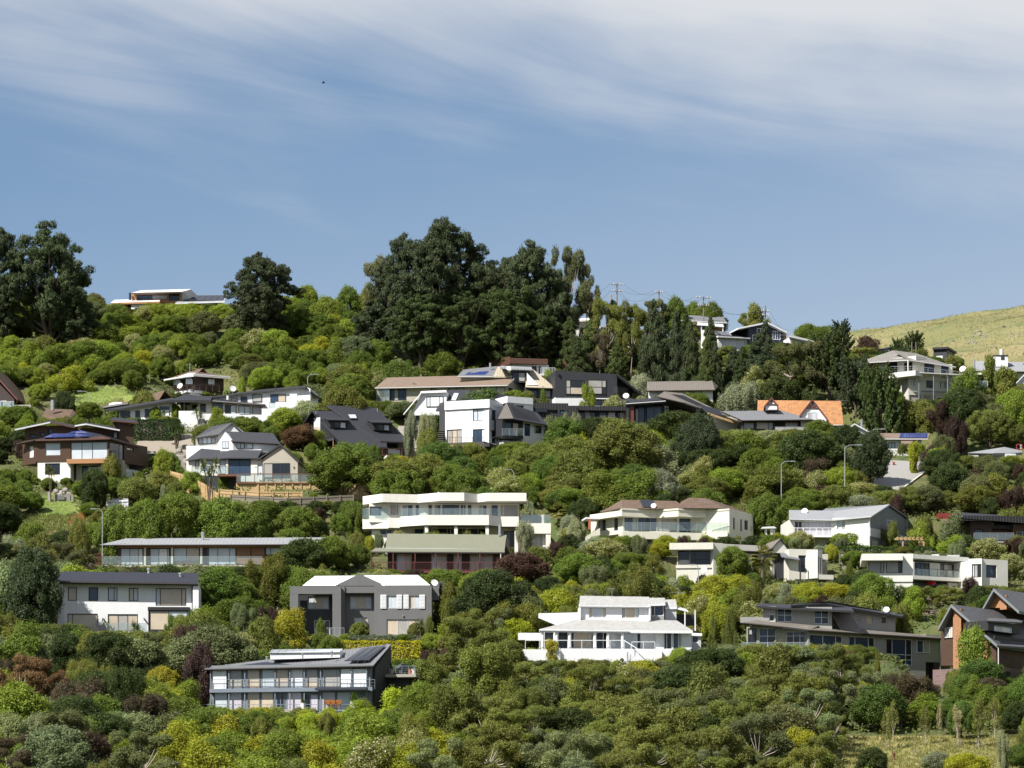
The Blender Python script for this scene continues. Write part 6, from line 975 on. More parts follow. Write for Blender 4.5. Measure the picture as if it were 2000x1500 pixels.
# ---- plants one can single out
for a in (
    ('pine', 'blackish green', 92, 692, 176, 250, 'huge spreading pine at the photo edge above the lawn'), ('pine', 'blackish green', -12, 694, 150, 250, 'huge dark pine cut by the photo edge'), ('pine', 'blackish green', 152, 690, 90, 105, 'low dark pine under the huge spreading pine'),
    ('pine', 'blackish green', 514, 676, 158, 182, 'lone dark pine with reddish cones on the open skyline'), ('pine', 'blackish green', 872, 712, 205, 284, 'tallest domed pine of the skyline grove'), ('pine', 'blackish green', 802, 712, 150, 258, 'narrow pine beside the tallest domed pine'), ('pine', 'blackish green', 1028, 708, 170, 238, 'broad pine beside the pale gum trees'), ('pine', 'blackish green', 952, 712, 150, 205, 'dark pine filling the gap in the skyline grove'), ('pine', 'blackish green', 1078, 705, 116, 150, 'low dark pine next to the pale gum trees'),
    ('pine', 'blackish green', 735, 700, 100, 120, 'small dark pine at the uphill end of the skyline grove'), ('pine', 'dark green', 820, 722, 150, 160, 'low pine in front of the tallest domed pine'), ('pine', 'dark green', 905, 726, 150, 158, 'low rounded pine above the taupe roofed house'), ('pine', 'dark green', 985, 722, 160, 165, 'low dark pine above the brown fascia house'), ('pine', 'dark green', 1055, 716, 130, 120, 'low pine above the white house with brown fascia'),
    ('gum', 'brownish olive', 752, 690, 90, 180, 'olive gum tree behind the skyline pines'), ('gum', 'brownish olive', 1112, 688, 82, 204, 'tall bare stemmed gum tree on the skyline'), ('gum', 'brownish olive', 1142, 680, 54, 172, 'second tall gum tree on the skyline'), ('gum', 'dusky brown', 1160, 650, 40, 88, 'small dark leaning gum tree beside the power pole'),
    ('round', 'bright green', 600, 618, 56, 60, 'bright green shrub on the skyline beside the lone pine'), ('round', 'green', 683, 640, 56, 80, 'flat topped green shrub on the skyline'), ('round', 'olive', 722, 640, 50, 78, None), ('round', 'bright green', 640, 650, 60, 70, None),
    ('gum', 'olive', 1188, 735, 84, 148, 'olive gum tree in front of the half hidden white house'), ('gum', 'olive', 1232, 742, 66, 148, 'second olive gum tree of the shelter belt'), ('conifer', 'blackish green', 1275, 752, 92, 180, 'tallest pointed conifer of the shelter belt'), ('conifer', 'blackish green', 1318, 752, 66, 155, None), ('conifer', 'dark green', 1352, 756, 62, 142, None), ('conifer', 'blackish green', 1392, 764, 50, 96, 'pointed conifer below the pale ridge house'), ('conifer', 'dark green', 1446, 772, 58, 82, None), ('conifer', 'blackish green', 1492, 742, 66, 122, 'dark conifer in front of the slate blue house'), ('conifer', 'blackish green', 1478, 762, 80, 118, None),
    ('conifer', 'dark green', 1108, 722, 74, 112, None), ('conifer', 'dark green', 1148, 735, 76, 118, None), ('conifer', 'dark green', 1128, 748, 70, 98, None), ('gum', 'dusky brown', 1172, 745, 50, 92, 'russet half dead tree in the shelter belt'), ('conifer', 'dark green', 1210, 752, 70, 90, None), ('conifer', 'dark green', 1378, 766, 58, 120, None), ('gum', 'olive', 1350, 690, 44, 66, None), ('conifer', 'dark green', 1386, 702, 42, 92, None), ('conifer', 'dark green', 1342, 694, 44, 86, None), ('loose', 'green', 1420, 706, 54, 26, None), ('spray', 'dark green', 1560, 708, 70, 44, None), ('gum', 'olive', 1425, 735, 60, 58, None),
    ('gum', 'brownish olive', 1545, 788, 90, 120, 'olive gum tree above the orange tiled house'), ('gum', 'brownish olive', 1590, 788, 90, 120, None), ('spray', 'dark green', 1622, 790, 130, 160, 'spreading macrocarpa below the white skillion house'), ('spray', 'blackish green', 1643, 690, 62, 72, 'small macrocarpa on the skyline at the foot of the grassy hill'), ('spray', 'blackish green', 1672, 805, 100, 130, None), ('spray', 'dark green', 1722, 838, 124, 146, 'large dark macrocarpa in front of the cream house on slim posts'), ('spray', 'dark green', 1786, 712, 64, 76, 'macrocarpa behind the cream house on slim posts'), ('spray', 'dark green', 1752, 706, 40, 52, None),
    ('loose', 'purple brown', 1692, 700, 62, 48, 'purple brown shrub beside the cream house on slim posts'), ('round', 'green', 1385, 640, 66, 48, None), ('loose', 'olive', 1475, 642, 66, 50, 'loose olive shrub on the skyline behind the slate blue house'), ('round', 'green', 1580, 662, 60, 30, None), ('round', 'green', 1612, 672, 60, 34, None), ('round', 'green', 1350, 630, 40, 40, None), ('loose', 'bright green', 1158, 640, 34, 40, None),
    ('column', 'olive', 1932, 790, 44, 96, 'tall olive columnar shrub below the tiny blue cabin'), ('column', 'olive', 1965, 800, 50, 86, None), ('round', 'bright green', 1988, 850, 76, 90, None), ('loose', 'green', 1890, 800, 76, 86, None), ('broccoli', 'dark green', 1880, 850, 96, 92, None),
    ('feather', 'silvery', 1440, 812, 118, 70, 'wide silvery windswept shrub beside the orange tiled house'), ('round', 'silvery', 1252, 768, 54, 38, 'pale silvery shrub beside the black box house'), ('loose', 'bright green', 1150, 800, 46, 52, 'bright green tree against the black box house'),
    ('broccoli', 'dark green', 1322, 880, 118, 78, 'dark dense tree in front of the black clad house'), ('broccoli', 'blackish green', 1368, 925, 84, 118, 'blackish upright tree beside the black clad house'), ('broccoli', 'olive', 1215, 945, 170, 122, 'large olive umbrella tree below the black clad house'), ('loose', 'lime', 1128, 890, 50, 52, 'lime green shrub beside the olive umbrella tree'), ('broccoli', 'olive', 1120, 930, 100, 78, None), ('feather', 'silvery', 1118, 868, 50, 66, None), ('feather', 'grey green', 1075, 870, 60, 60, None),
    ('broccoli', 'green', 672, 972, 150, 98, 'wide dense green tree below the black steep roofed house'), ('broccoli', 'olive', 770, 985, 134, 88, 'pale olive tree below the satellite dish of the black house'), ('round', 'golden', 776, 925, 80, 34, 'golden flowered shrub below the black house'), ('feather', 'silvery', 800, 892, 44, 92, 'silvery feathery tree between the black and white houses'), ('feather', 'silvery', 838, 905, 52, 100, 'taller silvery tree against the white mansard house'), ('loose', 'purple brown', 880, 955, 44, 42, 'purple shrub below the white mansard house'), ('loose', 'purple brown', 906, 960, 40, 46, None), ('feather', 'dusky brown', 893, 918, 34, 48, 'leafless brown shrub under the deck of the white mansard house'),
    ('round', 'silvery', 598, 835, 56, 52, 'silvery flowering shrub beside the long white house'), ('round', 'grey green', 565, 840, 42, 34, 'grey mounded shrub beside the silvery shrub'), ('round', 'russet', 590, 878, 84, 46, 'russet shrub behind the pale gabled house'), ('loose', 'bright green', 620, 880, 50, 44, None), ('loose', 'bright green', 425, 838, 46, 42, 'fresh green shrub against the white garden wall'), ('round', 'olive', 282, 790, 54, 36, 'olive shrub in front of the pagoda roofed house'), ('round', 'bright green', 318, 936, 44, 58, 'small bright round tree beside the pale gabled house'),
    ('broccoli', 'dark green', 186, 1000, 66, 86, 'dark dense tree in front of the cedar house'), ('round', 'olive', 219, 938, 38, 50, 'round headed olive tree against the cedar house'), ('broccoli', 'green', 290, 1072, 104, 96, None), ('broccoli', 'green', 350, 1062, 112, 104, None), ('broccoli', 'green', 430, 1066, 116, 92, None), ('broccoli', 'green', 232, 1070, 92, 84, None), ('broccoli', 'green', 500, 1062, 86, 78, None), ('loose', 'yellow green', 480, 1060, 66, 42, 'yellow green shrub uphill of the timber pavilion'), ('loose', 'purple brown', 570, 1044, 70, 56, 'purple leaved tree uphill of the timber pavilion'),
    ('feather', 'olive', 520, 1190, 120, 112, 'large olive feathery tree below the timber pavilion'), ('broccoli', 'dark green', 590, 1130, 110, 78, None), ('broccoli', 'green', 648, 1120, 96, 72, None), ('round', 'deep green', 425, 1196, 100, 84, 'deep green bush beside the plain white house'), ('round', 'green', 470, 1232, 110, 66, None), ('loose', 'bright green', 400, 1262, 140, 72, 'bright green bush covering the corner of the plain white house'),
    ('loose', 'golden', 566, 1278, 106, 92, 'golden yellow tree beside the dark grey gabled house'), ('round', 'cream tipped', 605, 1158, 92, 46, 'cream flowered tree behind the dark grey gabled house'), ('feather', 'purple brown', 525, 1240, 60, 60, None), ('broccoli', 'blackish green', 62, 1250, 116, 182, 'tall blackish tree against the plain white house'), ('feather', 'silvery', 22, 1130, 100, 86, 'silvery shrub at the photo edge'), ('gum', 'russet', 40, 1405, 130, 130, 'russet gum tree at the photo edge'), ('gum', 'russet', 95, 1400, 90, 110, None),
    ('feather', 'purple brown', 385, 1370, 110, 116, 'dark purple brown tree beside the steel and glass house'), ('round', 'golden', 320, 1365, 62, 64, 'golden green rounded shrub uphill of the dark bushes'), ('loose', 'lime', 700, 1432, 100, 62, 'lime green bamboo below the steel and glass house'), ('loose', 'lime', 645, 1432, 70, 52, None), ('loose', 'lime', 772, 1412, 80, 80, 'lime green tall shrub beside the carport'), ('round', 'green', 545, 1440, 90, 50, None), ('loose', 'yellow green', 440, 1500, 110, 110, 'large yellow green tree below the steel and glass house'), ('loose', 'yellow green', 350, 1540, 120, 120, None), ('loose', 'yellow green', 540, 1520, 100, 90, None),
    ('feather', 'purple brown', 838, 1330, 70, 62, None), ('feather', 'purple brown', 880, 1312, 66, 48, None), ('round', 'purple brown', 1016, 1142, 98, 62, 'wide purple brown bush beside the green roofed cabin'), ('feather', 'silvery', 1030, 1088, 60, 72, 'silvery feathery shrub in front of the zigzag cream house'), ('column', 'golden', 1077, 1302, 38, 56, 'clipped golden orange shrub on the cottage terrace'), ('feather', 'purple brown', 1893, 1192, 56, 66, 'dark brown shrub in front of the flat roofed white house'),
    ('gum', 'brownish olive', 1325, 1480, 150, 140, 'white stemmed gum tree spreading over the cottage garden'), ('gum', 'olive', 1190, 1530, 130, 130, 'olive gum tree with pale forked stems'), ('gum', 'grey green', 1060, 1540, 110, 120, None), ('gum', 'olive', 1560, 1460, 150, 150, 'tall olive gum tree below the grey weatherboard house'), ('gum', 'olive', 1500, 1430, 110, 110, None), ('feather', 'russet', 1655, 1365, 56, 98, 'upright russet shrub against the grey weatherboard house'), ('feather', 'dusky brown', 1790, 1400, 130, 84, 'wide dusky brown shrub below the carport'), ('feather', 'dusky brown', 1740, 1390, 90, 80, None),
    ('loose', 'bright green', 1905, 1338, 88, 134, 'bright green tree in front of the brick gable'), ('round', 'deep green', 1918, 1350, 90, 62, None), ('loose', 'bright green', 1460, 1195, 60, 62, None), ('round', 'yellow green', 1630, 1180, 70, 40, 'yellow green flowering shrub behind the grey weatherboard house'), ('round', 'green', 1702, 1195, 90, 76, 'wide dark green bush in front of the flat roofed white house'), ('round', 'dark green', 1690, 1165, 70, 52, None), ('round', 'yellow green', 1625, 1100, 26, 36, 'yellow green shrub at the end of the cream flat roofed house'), ('feather', 'olive', 1740, 1060, 50, 42, None), ('loose', 'bright green', 1650, 1074, 100, 34, None), ('broccoli', 'green', 1430, 1130, 76, 62, None), ('feather', 'olive', 1675, 1052, 44, 58, 'olive shaggy tree against the curved grey house'),
    ('loose', 'grey green', 1860, 1068, 64, 72, 'grey green tree beside the low dark timber house'), ('round', 'silvery', 1800, 1236, 80, 42, 'silver grey mounded shrub between the weatherboard and brick houses'), ('feather', 'silvery', 1963, 1516, 42, 92, 'silvery poplar at the edge of the dry field'), ('round', 'silvery', 1830, 1512, 64, 44, 'silver shrub in the dry field'), ('broccoli', 'dark green', 1705, 1520, 70, 60, 'dark rounded bush in the dry field'), ('round', 'yellow green', 1888, 1530, 90, 60, None), ('broccoli', 'deep green', 1880, 1445, 60, 76, None),
    ('young', 'olive', 1731, 1466, 40, 86, 'slender staked tree in the dry field with two stems'), ('young', 'olive', 1745, 1452, 34, 84, None), ('young', 'olive', 1807, 1456, 40, 78, None), ('young', 'straw', 1834, 1436, 24, 62, None), ('young', 'straw', 1870, 1460, 44, 84, 'straw coloured staked tree in the dry field'), ('young', 'olive', 1911, 1462, 54, 100, 'tallest staked tree of the dry field'), ('young', 'olive', 1944, 1446, 48, 90, None), ('young', 'straw', 1790, 1478, 14, 50, 'thin bare staked sapling'),
    ('broccoli', 'green', 1598, 870, 66, 50, 'rounded bright bush beside the orange tiled house'), ('broccoli', 'blackish green', 1700, 950, 76, 108, 'dark tree overhanging the road'), ('broccoli', 'dark green', 1652, 900, 80, 70, None), ('round', 'cream tipped', 1680, 985, 90, 42, 'cream flowered shrub below the road'), ('loose', 'purple brown', 1605, 985, 66, 36, 'purple brown shrub above the curved grey house'), ('loose', 'purple brown', 1815, 930, 44, 62, 'dark purple tree beside the road'), ('column', 'yellow green', 1785, 925, 26, 66, 'yellow green column shaped shrub beside the road'), ('column', 'bright green', 1822, 936, 30, 62, None), ('column', 'bright green', 1840, 928, 24, 58, None),
    ('ball', 'olive', 702, 1249, 38, 34, 'larger clipped ball on the terrace of the dark grey gabled house'), ('ball', 'olive', 813, 1249, 34, 32, 'smaller clipped ball beside the cabbage tree'), ('ball', 'bright green', 303, 818, 24, 24, None), ('ball', 'bright green', 322, 816, 24, 25, None), ('ball', 'bright green', 342, 816, 26, 26, None), ('ball', 'bright green', 359, 812, 22, 24, None)):
    plant(a[0], a[1], *a[2:6], label=a[6])
for q in (1731, 1745, 1807, 1870, 1911, 1790): NOTREE.append((q - 14, 1440, q + 14, 1500))
for kd, cw, px, py, w_, h_ in (('gum', 'olive', 960, 1560, 150, 150), ('gum', 'grey green', 1120, 1575, 140, 150), ('gum', 'olive', 1265, 1570, 150, 160), ('gum', 'olive', 1400, 1585, 160, 170), ('gum', 'brownish olive', 1480, 1545, 150, 150), ('loose', 'olive', 1600, 1560, 130, 110), ('gum', 'grey green', 870, 1585, 150, 150), ('gum', 'olive', 1040, 1490, 120, 110), ('gum', 'brownish olive', 1400, 1478, 130, 120), ('loose', 'cream tipped', 730, 1580, 150, 140),
        ('loose', 'yellow green', 630, 1575, 130, 130), ('feather', 'olive', 800, 1500, 110, 110), ('loose', 'bright green', 500, 1590, 140, 130), ('loose', 'yellow green', 400, 1585, 150, 150), ('gum', 'brownish olive', 270, 1580, 160, 150), ('broccoli', 'grey green', 110, 1560, 170, 140), ('broccoli', 'dark green', 200, 1500, 120, 110), ('loose', 'brownish olive', 330, 1490, 120, 100), ('feather', 'dark green', 250, 1430, 120, 130), ('gum', 'dusky brown', 20, 1560, 140, 130), ('loose', 'bright green', 745, 1490, 110, 100)): plant(kd, cw, px, py, w_, h_)
HAND = [(p[3], p[4], p[5], p[6]) for p in PLANTS]
# ---- fill the slope
CLEAR += [(668, 1250, 770, 1272, 511), (765, 1254, 822, 1290, 511), (683, 1238, 818, 1252, 522), (262, 820, 350, 850, 640), (349, 800, 390, 832, 648), (208, 974, 252, 996, 600), (334, 925, 430, 982, 606), (425, 962, 512, 972, 612), (451, 966, 690, 980, 606), (655, 930, 722, 968, 614), (1832, 1001, 1880, 1012, 596), (1748, 1050, 1806, 1070, 575), (1488, 1028, 1516, 1044, 580), (393, 900, 426, 930, 603), (1640, 1066, 1822, 1078, 571), (1040, 1280, 1290, 1292, 505)]
REG = [  # photo area of the foot, then (kind, colour, weight), size range in pixels
    ((-80, 560, 760, 790), [('feather', 'purple brown', .7), ('round', 'brownish olive', 1), ('round', 'olive', 2), ('broccoli', 'grey green', 2), ('broccoli', 'bright green', 4), ('loose', 'green', 3), ('round', 'green', 3), ('loose', 'bright green', 4), ('broccoli', 'green', 3), ('round', 'bright green', 2), ('round', 'cream tipped', .8), ('loose', 'yellow green', .8)], (34, 64), (32, 48)),
    ((1080, 600, 1520, 775), [('conifer', 'dark green', 4), ('conifer', 'blackish green', 3), ('gum', 'olive', 2), ('gum', 'brownish olive', 2)], (52, 74), (64, 96)),
    ((1520, 600, 1760, 880), [('spray', 'dark green', 2), ('round', 'dark green', 3), ('broccoli', 'green', 3), ('gum', 'olive', 2), ('loose', 'green', 2)], (44, 72), (40, 66)),
    ((700, 700, 1000, 780), [('broccoli', 'bright green', 4), ('round', 'olive', 3), ('feather', 'purple brown', 1.4), ('broccoli', 'green', 3)], (44, 70), (30, 44)),
    ((640, 780, 1720, 1010), [('broccoli', 'green', 4), ('broccoli', 'olive', 4), ('loose', 'olive', 3), ('round', 'deep green', 2.5), ('broccoli', 'dark green', 2.5), ('loose', 'green', 2), ('feather', 'grey green', 1.4), ('loose', 'cream tipped', 1.4), ('round', 'bright green', 1), ('feather', 'dusky brown', .7), ('loose', 'silvery', .7)], (52, 92), (46, 70)),
    ((1700, 680, 2100, 1060), [('broccoli', 'green', 3), ('loose', 'olive', 4), ('broccoli', 'dark green', 3), ('round', 'bright green', 1.6), ('feather', 'purple brown', 1), ('broccoli', 'olive', 3), ('round', 'brownish olive', 2)], (48, 84), (42, 66)),
    ((-80, 780, 700, 1120), [('broccoli', 'green', 5), ('round', 'green', 3), ('loose', 'olive', 2), ('loose', 'bright green', 2), ('round', 'cream tipped', .8), ('broccoli', 'dark green', 3), ('feather', 'purple brown', .6), ('feather', 'silvery', .6), ('round', 'olive', 2)], (40, 72), (32, 54)),
    ((300, 1385, 900, 1640), [('feather', 'olive', 1), ('broccoli', 'green', 1.6), ('loose', 'bright green', 3), ('loose', 'yellow green', 4), ('loose', 'lime', 1.2), ('loose', 'bright green', 3), ('loose', 'cream tipped', 1.4), ('round', 'green', 1.6)], (54, 120), (54, 100)),
    ((-100, 1120, 420, 1600), [('loose', 'olive', 4), ('feather', 'olive', 3), ('gum', 'brownish olive', 3), ('broccoli', 'dark green', 4), ('feather', 'purple brown', .9), ('feather', 'dusky brown', 1.2), ('loose', 'green', 2), ('round', 'grey green', 2), ('round', 'bright green', .8), ('loose', 'straw', .7)], (50, 112), (50, 100)),
    ((420, 1400, 900, 1620), [('feather', 'olive', 1.6), ('broccoli', 'green', 2), ('loose', 'bright green', 3), ('loose', 'yellow green', 3.4), ('loose', 'bright green', 3), ('loose', 'cream tipped', 1.2), ('round', 'green', 2), ('gum', 'olive', 1)], (52, 116), (50, 96)),
    ((800, 1220, 1700, 1620), [('gum', 'olive', 5), ('gum', 'grey green', 3), ('loose', 'olive', 3), ('feather', 'olive', 2), ('broccoli', 'dark green', 2), ('loose', 'bright green', 1), ('round', 'yellow green', .7), ('loose', 'brownish olive', 2), ('loose', 'cream tipped', .6)], (56, 124), (56, 108)),
    ((1640, 1150, 2100, 1640), [('loose', 'green', 3), ('round', 'deep green', 3), ('feather', 'olive', 3), ('feather', 'dusky brown', 1.6), ('broccoli', 'dark green', 2), ('loose', 'bright green', 2), ('gum', 'olive', 2)], (46, 84), (44, 70)),
    ((-100, 500, 2100, 1700), [('round', 'green', 3), ('loose', 'olive', 3), ('broccoli', 'green', 3), ('broccoli', 'dark green', 2), ('loose', 'bright green', 2), ('feather', 'purple brown', .7), ('round', 'cream tipped', .8), ('feather', 'grey green', 1), ('round', 'yellow green', .6), ('loose', 'silvery', .5)], (40, 72), (34, 58))]
def footprints(px, py):
    q = at(px, py, depth(py)); x, y = q.x, q.y
    for p, _ in PADS:
        if all((p[(i + 1) % 4][0] - p[i][0]) * (y - p[i][1]) - (p[(i + 1) % 4][1] - p[i][1]) * (x - p[i][0]) > 0 for i in range(4)): return True
    return False
def room(px, py, w_, h_):
    """How tall a plant may be before it would hide what the photograph shows behind it."""
    D = depth(py); top = py - h_
    for x0, y0, x1, y1, Dc in CLEAR:
        if D < Dc + 1 and px + w_ * .42 > x0 and px - w_ * .42 < x1 and py > y0: top = max(top, y1 - 2)
    return py - top
for pass_ in (0, 1, 2):
  row_ = 1625.0
  while row_ > 590:
      x = -70 + rnd.uniform(0, 40)
      while x < 2075:
          px, py = x + rnd.uniform(-14, 14), row_ + rnd.uniform(-9, 9); x += 43
          if py < np.interp(px, RX, RY) - 4: continue
          if any(a <= px <= c and b - 3 <= py <= d for a, b, c, d in NOTREE) or footprints(px, py): continue
          if any(abs(px - hx) < hw * .34 and -8 < (hy - py) < min(hh * .30, 20) for hx, hy, hw, hh in HAND): continue
          for (a, b, c, d), mix, wr, hr in REG:
              if a <= px <= c and b <= py <= d: break
          t = .5 + 1.3 * noise.noise((px / 120, py / 52, 3.3)) + rnd.uniform(-.3, .3); t = min(.999, abs((t + 1) % 2 - 1)) * sum(m[2] for m in mix)
          for kd, cw, wt in mix:
              t -= wt
              if t <= 0: break
          w_ = rnd.uniform(*wr); w_ *= rnd.choice((.62, .8, 1, 1, 1.15, 1.45)); h_ = rnd.uniform(*hr) * (w_ / (sum(wr) / 2)) ** .7
          if pass_ == 2 and (px > 1000 or py > 772 or rnd.random() < .25): continue
          if pass_ == 1:
              if room(px, py, 26, 40) > 26: continue
              w_ = rnd.uniform(16, 30); h_ = w_ * rnd.uniform(.55, .9); kd = rnd.choice(('round', 'loose', 'round')); cw = 'green' if cw in ('blackish green', 'dark green') else cw
          hm = room(px, py, w_, h_)
          if hm < h_ * .98:
              if hm < 6: continue
              f = hm / h_
              if f < .55: kd = rnd.choice(('round', 'loose', 'round')) ; cw = 'green' if cw in ('blackish green', 'dark green') else cw; w_ = min(w_, max(hm * 1.7, 16)); hm = room(px, py, w_, h_) 
              else: w_ *= f ** .5
              h_ = min(h_, hm)
          plant(kd, cw, px, py, w_, h_)
      row_ -= 20.5 if row_ > 1000 else 19
# ================================================================ spiky plants, hedges, ground cover
def mesh_obj(name, V, F, mats, color, tint=None, loc=None, **k):
    V = np.asarray(V, float)
    if loc is not None: V = V - np.array(loc)
    o = bpy.data.objects.new(name, mesh_from(name, V, F, mats, tint if tint is not None else rs.uniform(.3, .7, len(V)), np.zeros(len(V)))); col.objects.link(o)
    if loc is not None: o.location = loc
    o.color = (*color, 1); tag(o, **k); return o
def blades(c, n, ln, wd, lo=-.3, hi=1.4, droop=.35):
    """A head of long pointed leaves round c."""
    V = []; F = []
    for i in range(n):
        a = rs.uniform(0, 6.283); e = rs.uniform(lo, hi); d = np.array([math.cos(a) * math.cos(e), math.sin(a) * math.cos(e), math.sin(e)]); s = np.array([-math.sin(a), math.cos(a), 0]) * wd; l = ln * rs.uniform(.7, 1.15)
        m = c + d * l * .55; t = c + d * l - np.array([0, 0, l * droop * math.cos(e)]); k = len(V); V += [c - s * .5, c + s * .5, m + s, m - s, t + s * .15, t - s * .15]; F += [(k, k + 1, k + 2, k + 3), (k + 3, k + 2, k + 4, k + 5)]
    return V, F
def heads(name, cat, label, px, py, hts, ln, color, n=70, tr=.1, wd=.045, trunk='bark', group=None, lo=-.5, hi=1.45, droop=.35, skirt=False):
    """A thing with bare stems that each end in a head of blades; hts: (photo x, photo y) of each head."""
    D = depth(py); b = gpt(px, py); r = empty(name, b); BASE[r.name] = Vector(b); tag(r, label, cat, group); B = []; V = []; F = []
    for hx, hy in hts:
        t = at(hx, hy, D); m = Vector(b).lerp(t, .55); m.x += (b.x - t.x) * .2; B += [(Vector((0, 0, -.2)), m - b, tr, tr * .85), (m - b, t - b, tr * .85, tr * .7)]
        v, f = blades(np.array(t - b), n, ln, wd, lo, hi, droop); F += [tuple(i + len(V) for i in q) for q in f]; V += v
    tv, tf = tubes(B); o = bpy.data.objects.new('trunk', mesh_from('trunk', tv, tf, [trunk])); col.objects.link(o); o.parent = r; o = mesh_obj('crown', V, F, ['leaves'], color); o.parent = r; return r
CG = (.13, .15, .045); CD = (.06, .095, .02)
heads('cabbage_tree', 'tree', 'double headed cabbage tree in front of the pale gabled house', 408, 985, [(398, 912), (414, 918), (422, 908), (409, 930)], 1.4, CG)
heads('cabbage_tree', 'tree', 'cabbage tree on the bare bank under the dark hedge', 345, 880, [(333, 830), (347, 838), (357, 842), (340, 846)], 1.3, CD)
heads('cabbage_tree', 'tree', 'cabbage tree against the white garden wall', 388, 838, [(384, 806), (392, 812)], 1.0, CG)
heads('cabbage_tree', 'tree', 'thin cabbage tree on the lawn below the cedar house', 99, 982, [(94, 916), (101, 922)], .9, CG, tr=.07)
heads('cabbage_tree', 'tree', 'cabbage tree rising in front of the yellow hedge', 819, 1294, [(815, 1226), (823, 1222)], 1.1, CG)
heads('cabbage_tree', 'tree', 'thin cabbage tree at the corner of the dark grey gabled house', 840, 1256, [(836, 1222), (843, 1226)], .8, CG, tr=.06)
heads('cabbage_tree', 'tree', 'pale cabbage tree in front of the timber pavilion', 590, 1102, [(583, 1066), (597, 1070), (607, 1062)], 1.2, (.24, .23, .11))
heads('cabbage_tree', 'tree', 'small cabbage tree with drooping heads below the white mansard house', 884, 962, [(878, 938), (892, 945)], 1.0, CG)
for i, (x, y) in enumerate(((203, 1236), (262, 1238), (490, 1272), (505, 1282), (262, 945), (240, 950), (580, 1500), (430, 1412), (1062, 1300), (1455, 1040))): heads('yucca_clump', 'plant', ['spiky yucca under the glass rail of the plain white house', 'spiky yucca below the bay of the plain white house', 'spiky yucca between the white house and the glass house', 'second spiky yucca uphill of the glass house', 'pale yucca at the foot of the cedar house', 'pale yucca beside the dark tree of the cedar house', 'spiky clump in the bushes at the photo bottom', 'orange tinged spiky clump below the glass house', 'spiky clump under the cottage terrace', 'spiky clump beside the white shelter'][i], x, y, [(x, y - 12), (x + 7, y - 8)], 1.2, CD if i % 2 else CG, n=50, tr=.08)
def palm(px, py, hx, hy, r_, label):
    D = depth(py); b = gpt(px, py); r = empty('fan_palm', b); BASE[r.name] = Vector(b); tag(r, label, 'palm', None); t = at(hx, hy, D) - b; tv, tf = tubes([((0, 0, -.3), t * .5, .28, .24), (t * .5, t, .26, .2)]); o = bpy.data.objects.new('trunk', mesh_from('trunk', tv, tf, ['bark'])); col.objects.link(o); o.parent = r; V = []; F = []
    for i in range(30):
        a = i * 2.4; e = rs.uniform(-.75, 1.3); d = Vector((math.cos(a) * math.cos(e), math.sin(a) * math.cos(e), math.sin(e))); c = t + d * r_ * .55; v, f = blades(np.array(c), 16, r_ * .55, .05, -.6, .6, .4); s = Vector((d.y, -d.x, 0))
        v = []; f = []
        for q in range(-7, 8): an = q * .17; dd = (d * math.cos(an) + (s.normalized() if s.length > .01 else Vector((1, 0, 0))) * math.sin(an)); e1 = c + dd * r_ * .52 - Vector((0, 0, .12 * r_)); ss = dd.cross(Vector((0, 0, 1))) * .07; k = len(v); v += [c, c + dd * r_ * .3 + ss, e1, c + dd * r_ * .3 - ss]; f.append((k, k + 1, k + 2, k + 3))
        F += [tuple(j + len(V) for j in g) for g in f]; V += v
    o = mesh_obj('crown', V, F, ['leaves'], (.24, .24, .06)); o.parent = r
palm(1489, 1146, 1490, 1088, 1.9, 'fan palm with shaggy crown in front of the cream flat roofed house'); palm(1092, 1022, 1092, 1000, 1.5, 'small feather palm beside the zigzag cream house'); palm(1562, 1066, 1562, 1046, 1.0, 'small palm below the curved grey house')
